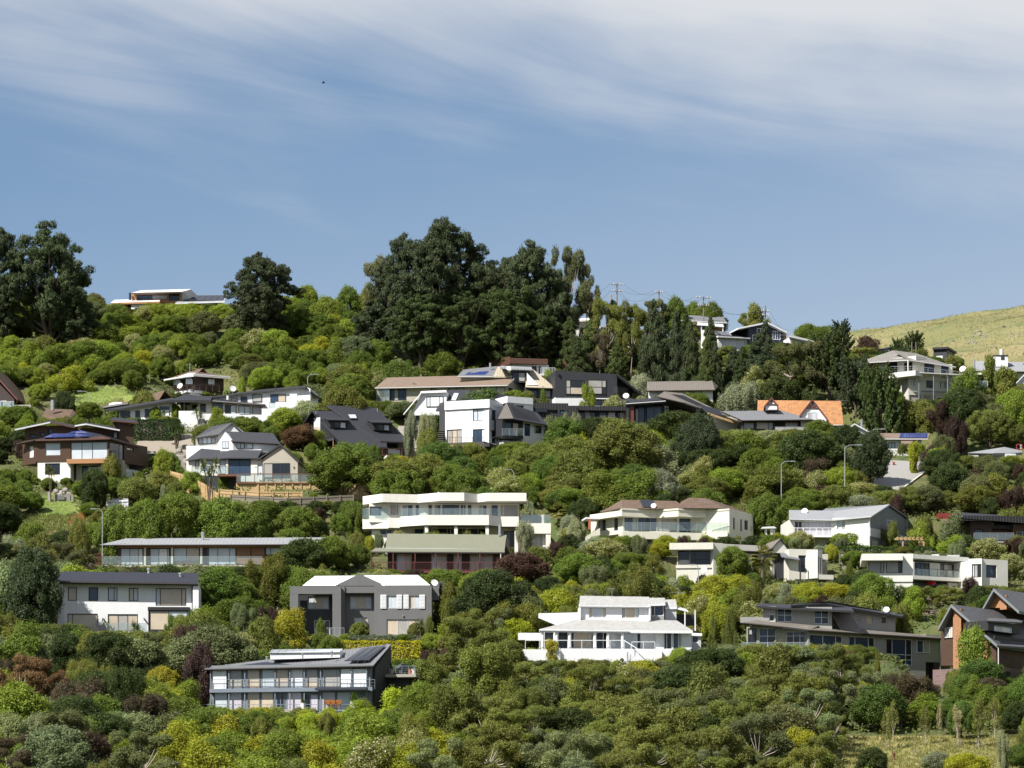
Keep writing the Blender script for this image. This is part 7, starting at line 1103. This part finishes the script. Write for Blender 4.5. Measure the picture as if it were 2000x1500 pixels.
def hedge(label, px0, py0, px1, py1, dp, color, lsz=.09, D=None, name='hedge', yaw=0):
    """A clipped hedge: leaf covered block whose front spans two photo corners."""
    D = D or depth(py1); o = at(px0, py1, D); f = Fr(o, yaw); w_ = f.L(px1, py1)[0]; h_ = f.L(px0, py0)[1]; P = []; Nn = []
    for nrm, a, b, c0, c1, c2 in (((0, -1, 0), w_, h_, (0, 0, 0), (1, 0, 0), (0, 0, 1)), ((0, 0, 1), w_, dp, (0, 0, h_), (1, 0, 0), (0, 1, 0)), ((-1, 0, 0), dp, h_, (0, 0, 0), (0, 1, 0), (0, 0, 1)), ((1, 0, 0), dp, h_, (w_, 0, 0), (0, 1, 0), (0, 0, 1)), ((0, 1, 0), w_, h_, (0, dp, 0), (1, 0, 0), (0, 0, 1))):
        n = int(a * b / (lsz * lsz) * 1.3); s, t = rs.uniform(0, a, (n, 1)), rs.uniform(0, b, (n, 1)); P.append(np.array(c0) + np.array(c1) * s + np.array(c2) * t + np.array(nrm) * rs.uniform(-.16, .08, (n, 1)) + .06 * np.sin(s * 3.1) * np.array(nrm)); Nn.append(unit(np.array(nrm) + rs.normal(size=(n, 3)) * .55))
    P = np.concatenate(P); n = len(P); V, t, b = leaves(P, np.concatenate(Nn), unit(rs.normal(size=(n, 3))), lsz * rs.uniform(.7, 1.3, n), .6, np.clip(rs.normal(.5, .16, n), .1, .9), np.zeros(n))
    ex, ey = np.array(f.ex), np.array(f.ey); V = V[:, :1] * ex + V[:, 1:2] * ey + V[:, 2:] * np.array([0, 0, 1.0]); k = len(V); cb = np.array([ex * x * w_ + ey * (.15 + y * (dp - .3)) + np.array([0, 0, z * (h_ - .15)]) for z in (-.3, 1) for x, y in ((.01, 0), (.99, 0), (.99, 1), (.01, 1))])
    F = np.concatenate([np.arange(k).reshape(-1, 4), np.array(BF) + k]); m = mesh_obj(name, np.concatenate([V, cb]), F, ['leaves', 'bark'], color, np.concatenate([t, np.full(8, .3)]), label=label, cat='hedge'); m.data.polygons.foreach_set('material_index', np.array([0] * (k // 4) + [1] * 6, np.int32)); m.location = o; return m
hedge('tall clipped dark green hedge beside the cedar house', 262, 819, 350, 862, 2.5, (.028, .06, .012), .11); hedge('glowing yellow clipped hedge behind the steel and glass house', 668, 1252, 822, 1300, 1.6, (.42, .40, .015), .10, D=510.5); hedge('low grey clipped hedge on the terrace edge of the dark grey gabled house', 683, 1241.5, 818, 1250, .9, (.15, .18, .12), .06, D=524)
hedge('yellow green clipped hedge above the pale gabled house', 528, 831, 596, 852, 2, (.14, .19, .015), .10); hedge('long green hedge behind the flat roofed white house', 1640, 1068, 1822, 1082, 2, (.045, .09, .012), .10, D=572); hedge('clipped green hedge block beside the cottage bay window', 1291, 1268, 1316, 1296, 1.2, (.09, .16, .015), .09, D=518); hedge('low clipped hedge under the steel and glass house', 412, 1394, 526, 1410, 1.5, (.07, .11, .02), .09, D=476); hedge('rounded green hedge in front of the dark garage opening', 1785, 1158, 1862, 1178, 1.6, (.08, .12, .015), .09, D=549); hedge('green climber covered hedge beside the cottage pergola', 1360, 1172, 1392, 1240, 2, (.07, .13, .015), .1, D=528)
# low cover between the shrubs
n = 33000; px = rs.uniform(-60, 2060, n); py = rs.uniform(600, 1600, n) ; ok = py > np.interp(px, RX, RY)
for a, b, c, d in NOTREE: ok &= ~((px > a) & (px < c) & (py > b) & (py < d))
px, py = px[ok], py[ok]; D = depth(py); x = (px - 1000) * S * D; y = D; z = zground(x, y); m = 5; n = len(x) * m
P = np.repeat(np.stack([x, y, z], 1), m, 0) + np.stack([rs.normal(0, .4, n), rs.normal(0, .4, n), rs.uniform(.02, .75, n)], 1)
V, t, b = leaves(P, unit(rs.normal(size=(n, 3)) * .6 + np.array([0, -.3, .8])), unit(rs.normal(size=(n, 3)) + np.array([0, 0, .8])), rs.uniform(.12, .30, n), .5, np.clip(np.repeat(rs.uniform(.3, .7, n // m), m) + rs.normal(0, .1, n), .1, .9), np.zeros(n))
o = mesh_obj('undergrowth', V, np.arange(n * 4).reshape(-1, 4), ['leaves'], (.13, .16, .035), t, kind='stuff')
def turf(name, areas, per, ln, color, zf=None, bloom=None):
    """Upright blades over photo areas, as one mass."""
    P = []
    for (a, b, c, d), k in areas:
        px, py = rs.uniform(a, c, k), rs.uniform(b, d, k)
        if zf is None: D = depth(py); x = (px - 1000) * S * D; z = zground(x, D); P.append(np.stack([x, D, z + .05], 1))
        else: yy = rs.uniform(735, 900, k); x = (px - 1000) * S * yy; P.append(np.stack([x, yy, zf(x, yy)], 1))
    P = np.concatenate(P); P = np.repeat(P, per, 0); n = len(P); P += rs.normal(0, ln * .6, (n, 3)) * np.array([1, 1, .1]); up = unit(rs.normal(size=(n, 3)) * .35 + np.array([0, 0, 1.0])); nr = unit(np.cross(up, rs.normal(size=(n, 3)))); l = ln * rs.uniform(.5, 1.2, n)
    V, t, b = leaves(P + up * l[:, None] * .8, nr, up, l, .16, np.clip(np.repeat(rs.uniform(.3, .7, n // per), per), .1, .9), np.zeros(n)); return mesh_obj(name, V, np.arange(n * 4).reshape(-1, 4), ['leaves'], color, t, kind='stuff')
turf('lawn_turf', [((155, 758, 250, 790), 2600), ((76, 968, 150, 1010), 2200)], 2, .10, (.16, .23, .045)); turf('field_grass', [((1645, 1440, 1990, 1512), 5000)], 4, .20, (.25, .24, .075)); turf('bank_grass', [((20, 1008, 165, 1078), 2600), ((1415, 976, 1452, 1004), 500)], 4, .28, (.17, .19, .05)); turf('hill_tussock', [((1650, 0, 2060, 0), 7000)], 4, .17, (.25, .22, .09), zhill)
def flowers(name, area, k, color, hgt=.5):
    px, py = rs.uniform(area[0], area[2], k), rs.uniform(area[1], area[3], k); D = depth(py); x = (px - 1000) * S * D; z = zground(x, D); P = np.repeat(np.stack([x, D, z + hgt], 1), 5, 0); n = len(P); P += rs.normal(0, .12, (n, 3)); V, t, b = leaves(P, unit(rs.normal(size=(n, 3)) + np.array([0, -.6, .6])), unit(rs.normal(size=(n, 3))), rs.uniform(.05, .11, n), .7, rs.uniform(.4, .7, n), np.zeros(n)); return mesh_obj(name, V, np.arange(n * 4).reshape(-1, 4), ['leaves'], color, t, kind='stuff')
flowers('pink_flowers', (66, 1046, 150, 1082), 190, (.60, .25, .30)); flowers('red_flowers', (136, 1012, 164, 1032), 36, (.55, .10, .04)); flowers('white_flowers', (1096, 1296, 1230, 1340), 150, (.68, .62, .62), .7); flowers('yellow_flowers', (1282, 1290, 1320, 1322), 120, (.62, .45, .02), .8); flowers('rose_flowers', (1740, 1180, 1850, 1216), 130, (.55, .30, .38), 1.0); flowers('magenta_flowers', (1812, 1140, 1826, 1150), 50, (.60, .02, .06), 1.3); flowers('purple_flowers', (495, 835, 530, 850), 60, (.35, .18, .40)); flowers('white_blossom', (362, 836, 402, 850), 90, (.7, .68, .66), .6)
# ---- labels for the plants that have none of their own
import re
from collections import Counter
pre = [(re.split(r' (?:beside|below|in front|on|between|above|against|at|of|under|behind|rising|with|cut|covering|spreading|overhanging|filling|uphill|next|and|pushed|in) ', p[7])[0], p) for p in PLANTS if p[7]]
pc = Counter(a for a, _ in pre)
ANCH = HOUSES + [('the ' + a, p[3], p[4], 0) for a, p in pre if pc[a] == 1 and len(a.split()) > 1]
def plural(t): return re.sub(r'(sh)$', r'\1e', t) + 's'
def named(cw, ph, px, py, w_, h_, lvl):
    s = sorted(ANCH, key=lambda h: abs(h[1] - px) * .8 + abs(h[2] - py)); h = s[0]; dy = py - h[2]; dx = abs(px - h[1]); rel = ('just below' if dy < 40 else 'below' if dy < 90 else 'well below') if dy > 18 else ('just above' if dy > -45 else 'above' if dy > -90 else 'well above') if dy < -18 else ('close beside' if dx < 45 else 'beside')
    sz = 'tiny ' if w_ < 30 else 'small ' if w_ < 46 else 'large ' if w_ > 82 else 'tall ' if h_ > w_ * 1.15 else 'low ' if h_ < w_ * .5 else ''
    t = f'{sz}{cw} {ph} {rel} {h[0]}'
    if lvl:
        k = s[1]; u = t + f', towards {k[0]}'
        if len(u.split()) > 16: u = f'{cw} {ph} {rel} {h[0]}, towards {k[0]}'
        if len(u.split()) > 16: u = f'{cw} {ph.split()[-1]} {rel} {h[0]}, towards {k[0]}'
        if len(u.split()) <= 16: t = u
    return t, rel, h[0]
args = lambda p: (p[1], p[2], p[3], p[4], p[5], p[6])
cnt = Counter(named(*args(p), 0)[0] for p in PLANTS if not p[7])
for p in PLANTS:
    o = p[0]; n0, rel, ref = named(*args(p), 0)
    o['label'] = p[7] if p[7] else n0 if cnt[n0] == 1 else named(*args(p), 1)[0]
    o['group'] = f"{plural(p[2])} around {ref}"
dup = Counter(p[0]['label'] for p in PLANTS)
for p in PLANTS:
    if dup[p[0]['label']] > 1: p[0]['group'] = f"{plural(p[2].split()[-1])} around {named(*args(p), 0)[2]}"
# ================================================================ small things
def thing(name, label, cat, px, py, D=None, yaw=0, group=None):
    hs(name, label, cat, px, py, D or depth(py), yaw)
    if group: H['group'] = group
def lamp(px, y0, y1, ax, label):
    thing('street_lamp', label, 'street lamp', px, y1, group='street lamps on the hillside'); a = FR.P(px, y1, 0); g = Vector(gpt(px, y1)); a.z = g.z - .2; t = FR.P(px, y0 + 6, 0); e = FR.P(ax, y0, 0); b = MB(); b.bar(a, t, (.07, .05), 8); m1 = t.lerp(e, .35) + Vector((0, 0, .25)); b.bar(t, m1, .042, 6); b.bar(m1, e, .038, 6); b.build('pole', 'lamp_grey', H); b = MB(); d = (e - t); d.z = 0; d = d.normalized(); b.bar(e - d * .1, e + d * .55, (.075, .045), 6); b.build('lamp_head', 'lamp_grey', H)
for a in ((200, 994, 1108, 185, 'street lamp standing at the end of the timber pavilion roof'), (1004, 917, 968, 990, 'small street lamp in the bushes below the white mansard house'), (1526, 901, 1012, 1546, 'street lamp above the curved grey house'), (1650, 869, 985, 1676, 'tall street lamp beside the road'), (601, 731, 770, 616, 'street lamp at the gable of the long white house'), (1364, 1103, 1176, 1354, 'thin street lamp in front of the cream flat roofed house'), (174, 764, 800, 158, 'street lamp at the edge of the upper lawn'), (1700, 838, 872, 1722, 'street lamp in front of the bungalow with blue panels')): lamp(*a)
POLES = []
def pole(px, y0, y1, D, arms, label):
    thing('power_pole', label, 'power pole', px, y1, D, group='power poles along the ridge'); a = FR.P(px, y1, 0); a.z = min(a.z, float(zground(a.x, a.y)[0]) - .3); t = FR.P(px, y0, 0); b = MB(); b.bar(a, t, (.13, .09), 8); b.build('pole', 'grey_wood', H); tips = []
    for y, hw in arms:
        c = FR.P(px, y, -.15); b = MB(); e = Vector((hw, hw * .3, 0)); b.bar(c - e, c + e, .055); o = b.build('crossarm', 'grey_wood', H); i = MB()
        for s in (-.95, -.5, .5, .95): q = c + e * s; i.bar(q, q + Vector((0, 0, .28)), .05, 6); tips.append(q + Vector((0, 0, .28)))
        i.build('insulator', 'plaster', o)
    POLES.append(tips)
pole(1205, 553, 640, 705, ((556, 1.0), (569, .9)), 'power pole with two crossarms beside the gum trees'); pole(1287, 568, 660, 702, ((571, .6),), 'short armed power pole above the shelter belt'); pole(1374, 579, 660, 700, ((582, 1.2), (597, .9)), 'power pole with a lamp beside the pergola house'); pole(1495, 597, 660, 702, ((608, .6), (616, .5)), 'power pole among the skyline shrubs behind the slate blue house')
thing('power_lines', 'thin power lines sagging between the ridge poles', 'wires', 1205, 600, 700); b = MB()
L0 = [at(1120, 572, 700), at(1128, 590, 700)]
def sag(a, c, s=1.2):
    q = [a.lerp(c, i / 8) - Vector((0, 0, s * (1 - (i / 4 - 1) ** 2))) for i in range(9)]
    for u, v in zip(q, q[1:]): b.bar(u, v, .018, 3)
sag(L0[0], POLES[0][0]); sag(L0[1], POLES[0][4])
for i in (0, 3): sag(POLES[0][i], POLES[1][i]); sag(POLES[1][i], POLES[2][i])
sag(POLES[0][5], POLES[1][1], 1.8); sag(POLES[0][6], at(1260, 612, 700), .8); sag(POLES[2][4], POLES[3][0]); sag(POLES[2][6], POLES[3][2]); sag(POLES[3][0], at(1545, 645, 700), .8); sag(POLES[3][3], at(1550, 660, 700), .8)
b.build('wire', 'black', H)
def fence(label, pts, h, D0, mat='pine_wood', n=None, name='timber_fence'):
    """A paling fence along (photo x, row of its foot, distance): panels with posts between."""
    pts = [(x, y, depth(y) - .6) for x, y, _ in pts]; thing(name, label, 'fence', pts[0][0], pts[0][1], pts[0][2])
    for (x0, y0, a), (x1, y1_, c) in zip(pts, pts[1:]):
        A, B = at(x0, y0, a), at(x1, y1_, c); L_ = (B - A).length; k = n or max(1, round(L_ / 2.0)); e = (B - A).normalized(); pn = Vector((-e.y, e.x, 0)).normalized()
        for i in range(k):
            q0, q1 = A.lerp(B, (i + .02) / k), A.lerp(B, (i + .98) / k); V = [q0 - pn * .02, q1 - pn * .02, q1 + pn * .02, q0 + pn * .02]; V = [v - Vector((0, 0, .6)) for v in V] + [v + Vector((0, 0, h)) for v in V]; p = mk('fence_panel', mat, V, BF, H)
            r = MB()
            for s in (.25, .8): u = Vector((0, 0, h * s)); V2 = [q0 - pn * .08 + u, q1 - pn * .08 + u, q1 - pn * .022 + u, q0 - pn * .022 + u]; r.add(V2 + [v + Vector((0, 0, .09)) for v in V2], BF)
            r.build('rail', mat, p)
        for i in range(k + 1): q = A.lerp(B, i / k) - pn * .1; m = MB(); m.bar(q - Vector((0, 0, .6)), q + Vector((0, 0, h + .06)), .09); m.build('fence_post', mat, H)
fence('new timber paling fence stepping downhill below the pale gabled house', [(334, 945, 617), (372, 955, 614), (402, 972, 611), (428, 990, 606)], 1.75, 616); fence('timber fence below the deck of the pale gabled house', [(428, 967, 616), (505, 972, 616), (590, 972, 618)], .8, 616); fence('long weathered grey timber fence under the pale gabled house', [(451, 984, 608), (560, 990, 606), (690, 984, 608)], 1.2, 608, 'grey_wood'); fence('new timber fence curving behind the wide dense green tree', [(638, 960, 622), (662, 964, 620), (680, 972, 618), (722, 976, 615)], 1.9, 620); fence('brown timber fence beside the timber pavilion', [(132, 1106, 574), (198, 1100, 576)], 1.4, 574, 'deck_brown'); fence('brown timber fence uphill of the cream flat roofed house', [(1120, 1104, 571), (1178, 1098, 572)], 1.3, 571, 'deck_brown'); fence('grey timber screen between the cream and white flat roofed houses', [(1640, 1108, 566), (1662, 1110, 566)], 1.7, 566, 'grey_wood', 1)
fence('low black pool fence beside the long white house', [(466, 842, 645), (520, 846, 645)], 1.0, 645, 'black', 4, 'pool_fence')
# pickup on the carport deck
thing('pickup_truck', 'dark grey pickup truck with red tail lamp parked on the carport deck', 'truck', 790, 1317, 491.5, 20); k = S * 491.5
def lathe_x(name, mat, cx, cd_, cz, r, wd, par):
    m = MB(); a = FR.W(cx, cd_, cz); b2 = FR.W(cx, cd_ + wd, cz); m.bar(a, b2, r, 14); return m.build(name, mat, par)
pr('body', 'car_grey', [(776, 1313), (776, 1305), (781, 1303.5), (791, 1303), (815, 1303.5), (815, 1312.5), (811, 1313.5)], 0, 1.75); pr('cab', 'car_grey', [(781, 1303.6), (786, 1297), (796, 1296.5), (799, 1303.6)], .12, 1.6); pr('window', 'glass_dark', [(783, 1303), (787, 1298), (791, 1297.8), (791, 1303)], .09, .119); pr('window', 'glass_dark', [(792, 1303), (792, 1297.8), (795.5, 1297.6), (797.5, 1303)], .09, .119); pr('roll_bar', 'steel', [(784, 1297), (786, 1296), (789, 1295.7), (789, 1296.3)], .3, 1.4); bx('tail_lamp', 'red_paint', 813.5, 1305, 815.4, 1309, -.02, .1)
for x in (782, 808):
    a = FR.L(x, 1313, 0); w1 = lathe_x('wheel', 'rubber', a[0], -.03, a[1] + .04, .37, .26, H); lathe_x('rim', 'steel', a[0], -.05, a[1] + .04, .2, .02, w1); lathe_x('wheel', 'rubber', a[0], 1.5, a[1] + .04, .37, .26, H)
def pot(px, py, D, r, h, mat, label, plant_=False):
    thing('plant_pot', label, 'pot', px, py, D, group='pots on the glass house decks'); a = FR.o; b = MB(); b.bar(a, a + Vector((0, 0, h)), (r * .75, r), 10); b.build('pot', mat, H)
    if plant_: v, f = blades(np.array([0, 0, h + .05]), 60, plant_, .06, -.2, 1.5, .2); o = mesh_obj('foliage', v, f, ['leaves'], (.07, .12, .02)); o.parent = H
pot(754, 1317, 489, .22, .5, 'steel', 'dark pot at the inner end of the carport deck'); pot(764, 1317, 489, .25, .6, 'concrete', 'grey pot on the carport deck', .5); pot(801, 1316.5, 489, .24, .55, 'terracotta', 'terracotta pot with green plant behind the pickup', .7); pot(808, 1316.5, 489, .3, .6, 'plaster', 'pale round pot behind the pickup'); pot(592, 1385, 479, .3, .65, 'white', 'white pot with small plant on the lower deck', .5); pot(690, 1385, 478, .35, .8, 'white', 'large white pot with orange tree on the lower deck', 1.2)
def chair(px, py, D, mat, label, grp, yaw=0):
    thing('patio_chair', label, 'chair', px, py, D, yaw, grp); s = MB(); s.box(-.28, .28, -.28, .28, .40, .46); s.build('seat', mat, H); s = MB(); s.box(-.28, .28, .24, .3, .46, .9); s.build('backrest', mat, H)
    for x in (-.24, .24):
        for d in (-.24, .24): s = MB(); s.box(x - .03, x + .03, d - .03, d + .03, 0, .4); s.build('leg', mat, H)
        s = MB(); s.box(x - .03, x + .03, -.26, .24, .62, .67); s.build('armrest', mat, H)
for x, l in ((1172, 'white plastic chair beside the cottage door'), (1192, 'white plastic chair in front of the cottage glass doors')): chair(x, 1266.5, 520.6, 'white', l, 'plastic chairs on the cottage terrace', 20)
for x, l in ((1501, 'wicker chair nearer the tall gridded window'), (1512, 'wicker chair beside the orange vase'), (1522, 'wicker chair nearest the inner wall of the deck')): chair(x, 1272, 519.3, 'wicker', l, 'wicker chairs on the weatherboard house deck', -30)
for x, l in ((640, 'orange armchair nearest the recessed door'), (650, 'orange armchair in the middle of the lower deck'), (662, 'orange armchair beside the large white pot')): chair(x, 1383, 478.4, 'orange_cushion', l, 'orange armchairs on the lower deck', 10)
for x, l in ((1466, 'tall orange pot at the open end of the weatherboard deck'), (1500, 'orange pot beside the wicker chairs'), (1570, 'orange pot near the window of the weatherboard deck')):
    thing('clay_pot', l, 'pot', x, 1272, 519.5, group='orange pots on the weatherboard house deck'); b = MB(); b.bar(FR.o, FR.o + Vector((0, 0, .5)), (.16, .26), 8); b.bar(FR.o + Vector((0, 0, .5)), FR.o + Vector((0, 0, .85)), (.26, .13), 8); b.build('pot', 'terracotta', H)
thing('greenhouse', 'small plastic sheeted greenhouse on the bank below the cedar house', 'greenhouse', 209, 1000, 600, -8)
for k in range(4): bx('plastic_sheet', 'glass_lilac', 209 + k * 10.2, 979, 218.6 + k * 10.2, 1000, 0, .04)
for k in range(5): bx('frame_bar', 'white', 208.4 + k * 10.2, 977, 209.6 + k * 10.2, 1004, -.06, -.005)
sl('sheet_roof', 'glass_lilac', [(208, 978.5, -.1), (250.5, 978, -.1), (250, 973.5, 2), (222, 973.5, 2)], .05, edge='white'); bx('frame_bar', 'white', 208, 977.8, 250.5, 979.4, -.13, -.07); bx('back_sheet', 'glass_lilac', 210, 978, 250, 1000, 2.0, 2.05)
thing('shipping_container', 'red shipping container behind the low dark timber house', 'container', 1832, 1016, 596, 6); bx('body', 'red_paint', 1832, 1002.5, 1878, 1020, 0, 2.4)
for k in range(15): bx('rib', 'red_paint', 1833 + k * 3, 1003.5, 1834.4 + k * 3, 1019, -.05, -.001)
thing('garden_pergola', 'new timber pergola with bench beside the curved grey house', 'pergola', 1750, 1076, 576, 4); bx('beam', 'pine_wood', 1749, 1051.5, 1805, 1055, -.2, .1); bx('beam', 'pine_wood', 1752, 1050, 1800, 1053, 2.2, 2.4)
for k in range(7): a = FR.L(1752 + k * 8, 1051, 0); b = MB(); b.box(a[0], a[0] + .1, -.4, 2.6, a[1] + .02, a[1] + .14); b.build('rafter', 'pine_wood', H)
for x in (1762, 1803): bx('post', 'pine_wood', x, 1055, x + 2.6, 1082, -.1, .08)
bx('bench_back', 'pine_wood', 1794, 1057, 1805, 1072, .4, .5)
thing('garden_shelter', 'tiny white open shelter between two dark bushes', 'shelter', 1492, 1052, 582, 10); sl('roof', 'pale_grey', [(1486, 1031.5, -.3), (1516, 1030.5, -.3), (1512, 1028, 2), (1490, 1029, 2)], .1)
for x in (1494, 1505): bx('post', 'white', x, 1031, x + 4, 1052, 0, .25)
bx('side_wall', 'pale_grey', 1509, 1031, 1514, 1052, .1, 1.6)
thing('letter_box', 'small red letter box on a post beside the road', 'letter box', 1746, 909, 627); bx('box', 'red_paint', 1744, 902, 1748, 907, 0, .3); bx('post', 'grey_wood', 1745.2, 907, 1746.8, 912, .1, .2)
thing('wheelie_bin', 'black wheelie bin with yellow lid on the white garden wall', 'bin', 1018, 1200, 531); bx('body', 'black', 1014.5, 1193.5, 1023, 1202, 0, .6); bx('lid', 'bin_yellow', 1014, 1191.8, 1023.6, 1193.6, -.04, .64)
thing('garden_netting', 'dark green netting strung in the cottage garden', 'netting', 1246, 1346, depth(1352)); bx('netting', 'mesh_green', 1246, 1332, 1275, 1346, 0, .03)
for x in (1246, 1260, 1274): bx('stake', 'grey_wood', x, 1330, x + 1, 1352, -.05, -.005)
for x, y, h in ((1730, 1468, 20), (1738, 1466, 20), (1806, 1458, 18), (1868, 1461, 20), (1876, 1462, 20), (1908, 1464, 22), (1918, 1465, 22), (1786, 1480, 18), (1796, 1481, 18), (1680, 1470, 14), (1690, 1472, 14), (1662, 1462, 12)):
    thing('tree_stake', 'short dark wooden stake in the dry field', 'stake', x, y, group='stakes beside the young trees'); p = gpt(x, y); b = MB(); b.bar(p - Vector((0, 0, .2)), p + Vector((0, 0, h * S * depth(y))), .05); b.build('stake', 'grey_wood', H)
thing('carved_post', 'small rust coloured carved post in the dry field', 'sculpture', 1746, 1486); p = gpt(1746, 1486); b = MB(); b.bar(p, p + Vector((0, 0, .35)), (.22, .16), 8); b.bar(p + Vector((0, 0, .35)), p + Vector((0, 0, .75)), (.09, .2), 8); b.bar(p + Vector((0, 0, .75)), p + Vector((.05, 0, 1.0)), (.14, .06), 8); b.build('carved_body', 'deck_brown', H)
# rocks
def rockmesh(seed):
    import bmesh
    m = bmesh.new(); bmesh.ops.create_icosphere(m, subdivisions=2, radius=1); r = np.random.RandomState(seed); o_ = Vector(r.uniform(-50, 50, 3))
    for v in m.verts: v.co *= .8 + .5 * noise.noise(v.co * 1.3 + o_) + .2 * noise.noise(v.co * 3.2 + o_); v.co.z = max(v.co.z, -.35)
    me = bpy.data.meshes.new('rock'); m.to_mesh(me); m.free(); uv = me.uv_layers.new(name='UVMap').data
    for l in me.loops: c = me.vertices[l.vertex_index].co; uv[l.index].uv = (c.x + c.z * .5, c.y + c.z)
    return me
RM = [rockmesh(i) for i in range(5)]
for m in RM: m.materials.append(MATS['rock'])
RD = [m.copy() for m in RM[:3]]
for m in RD: m.materials.clear(); m.materials.append(MATS['rock_dark'])
def rock(p, sx_, sz_, label, grp, dark=False):
    o = bpy.data.objects.new('rock', rnd.choice(RD if dark else RM)); col.objects.link(o); o.location = p; o.scale = (sx_, sx_ * .8, sz_); o.rotation_euler = (0, 0, rnd.uniform(0, 6)); tag(o, label, 'rock', grp)
def hillpt(px, py):
    best = None
    for y in np.arange(738, 900, 1.5):
        x = (px - 1000) * S * y; e = abs((HR - (float(zhill(x, y)) - CZ) / (S * y)) - py)
        if best is None or e < best[0]: best = (e, x, y)
    return Vector((best[1], best[2], float(zhill(best[1], best[2]))))
for c, (x0, y0, x1, y1_, n, s) in {'rock of the outcrop beside the macrocarpa on the grassy hill': (1840, 664, 1868, 674, 8, 8), 'rock of the long outcrop in the middle of the grassy hill': (1888, 666, 1930, 676, 16, 9), 'rock of the upper outcrop on the grassy hill': (1898, 648, 1942, 660, 14, 9), 'rock of the outcrop near the photo edge on the grassy hill': (1960, 652, 1992, 660, 8, 9), 'flat rock above the square white chimney': (1936, 678, 1956, 686, 4, 9), 'lone pale stone scattered on the upper grassy hill': (1830, 618, 1990, 640, 12, 4)}.items():
    for i in range(n): p = hillpt(rnd.uniform(x0, x1), rnd.uniform(y0, y1_)); r_ = rnd.uniform(.4, 1) * s * S * p.y * .5; rock(p, r_, r_ * rnd.uniform(.5, .9), c, 'rocks on the grassy hill', rnd.random() < .2)
p = hillpt(1961, 640); rock(p, .45, .35, 'single black rock high on the grassy hill', 'rocks on the grassy hill', True)
for x, y, r_, l in ((362, 876, .8, 0), (372, 880, 1.0, 0), (350, 884, .7, 0), (340, 868, .6, 0), (365, 890, .9, 0), (354, 858, .7, 0), (110, 962, .6, 1), (120, 966, .7, 1), (128, 960, .6, 1), (136, 968, .6, 1), (146, 958, .5, 1), (158, 955, .5, 1), (880, 716, 2.2, 2), (893, 718, 1.8, 2), (174, 1108, .8, 3), (1500, 1205, .8, 4), (1460, 1192, .9, 4), (715, 646, .9, 5)):
    rock(gpt(x, y, .1), r_, r_ * .8, ('garden rock on the bare bank under the dark hedge', 'rock of the wall below the cedar house', 'dark boulder under the skyline pines', 'pale rock beside the timber pavilion deck', 'dark garden rock behind the weatherboard house', 'single grey boulder standing in the scrub')[l], 'garden rocks', l in (2, 4))
thing('retaining_wall', 'low stone retaining wall with concrete posts below the cedar house', 'wall', 92, 978, depth(980))
for k in range(6): bx('wall_block', 'rock', 105 + k * 6.5, 966, 111 + k * 6.5, 982, (k % 2) * .1, .6)
bx('concrete_post', 'concrete', 93, 960, 98, 984, -.1, .5); bx('gate_panel', 'grey', 112, 968, 126, 976, -.12, -.02)
# bird
thing('bird', 'tiny dark gull gliding high in the sky', 'bird', 632, 162, 420); o_ = FR.o; b = MB(); b.bar(o_ + Vector((-.16, 0, 0)), o_ + Vector((.16, 0, .02)), (.05, .03), 6); b.build('body', 'black', H)
for s in (-1, 1): mk('wing', 'black', [o_ + Vector((-.06, 0, .02)), o_ + Vector((.06, 0, .02)), o_ + Vector((.05, s * .2, .12)), o_ + Vector((-.06, s * .42, .02)), o_ + Vector((-.06, 0, .05)), o_ + Vector((.06, 0, .05)), o_ + Vector((.05, s * .2, .14)), o_ + Vector((-.06, s * .42, .035))], BF, H)
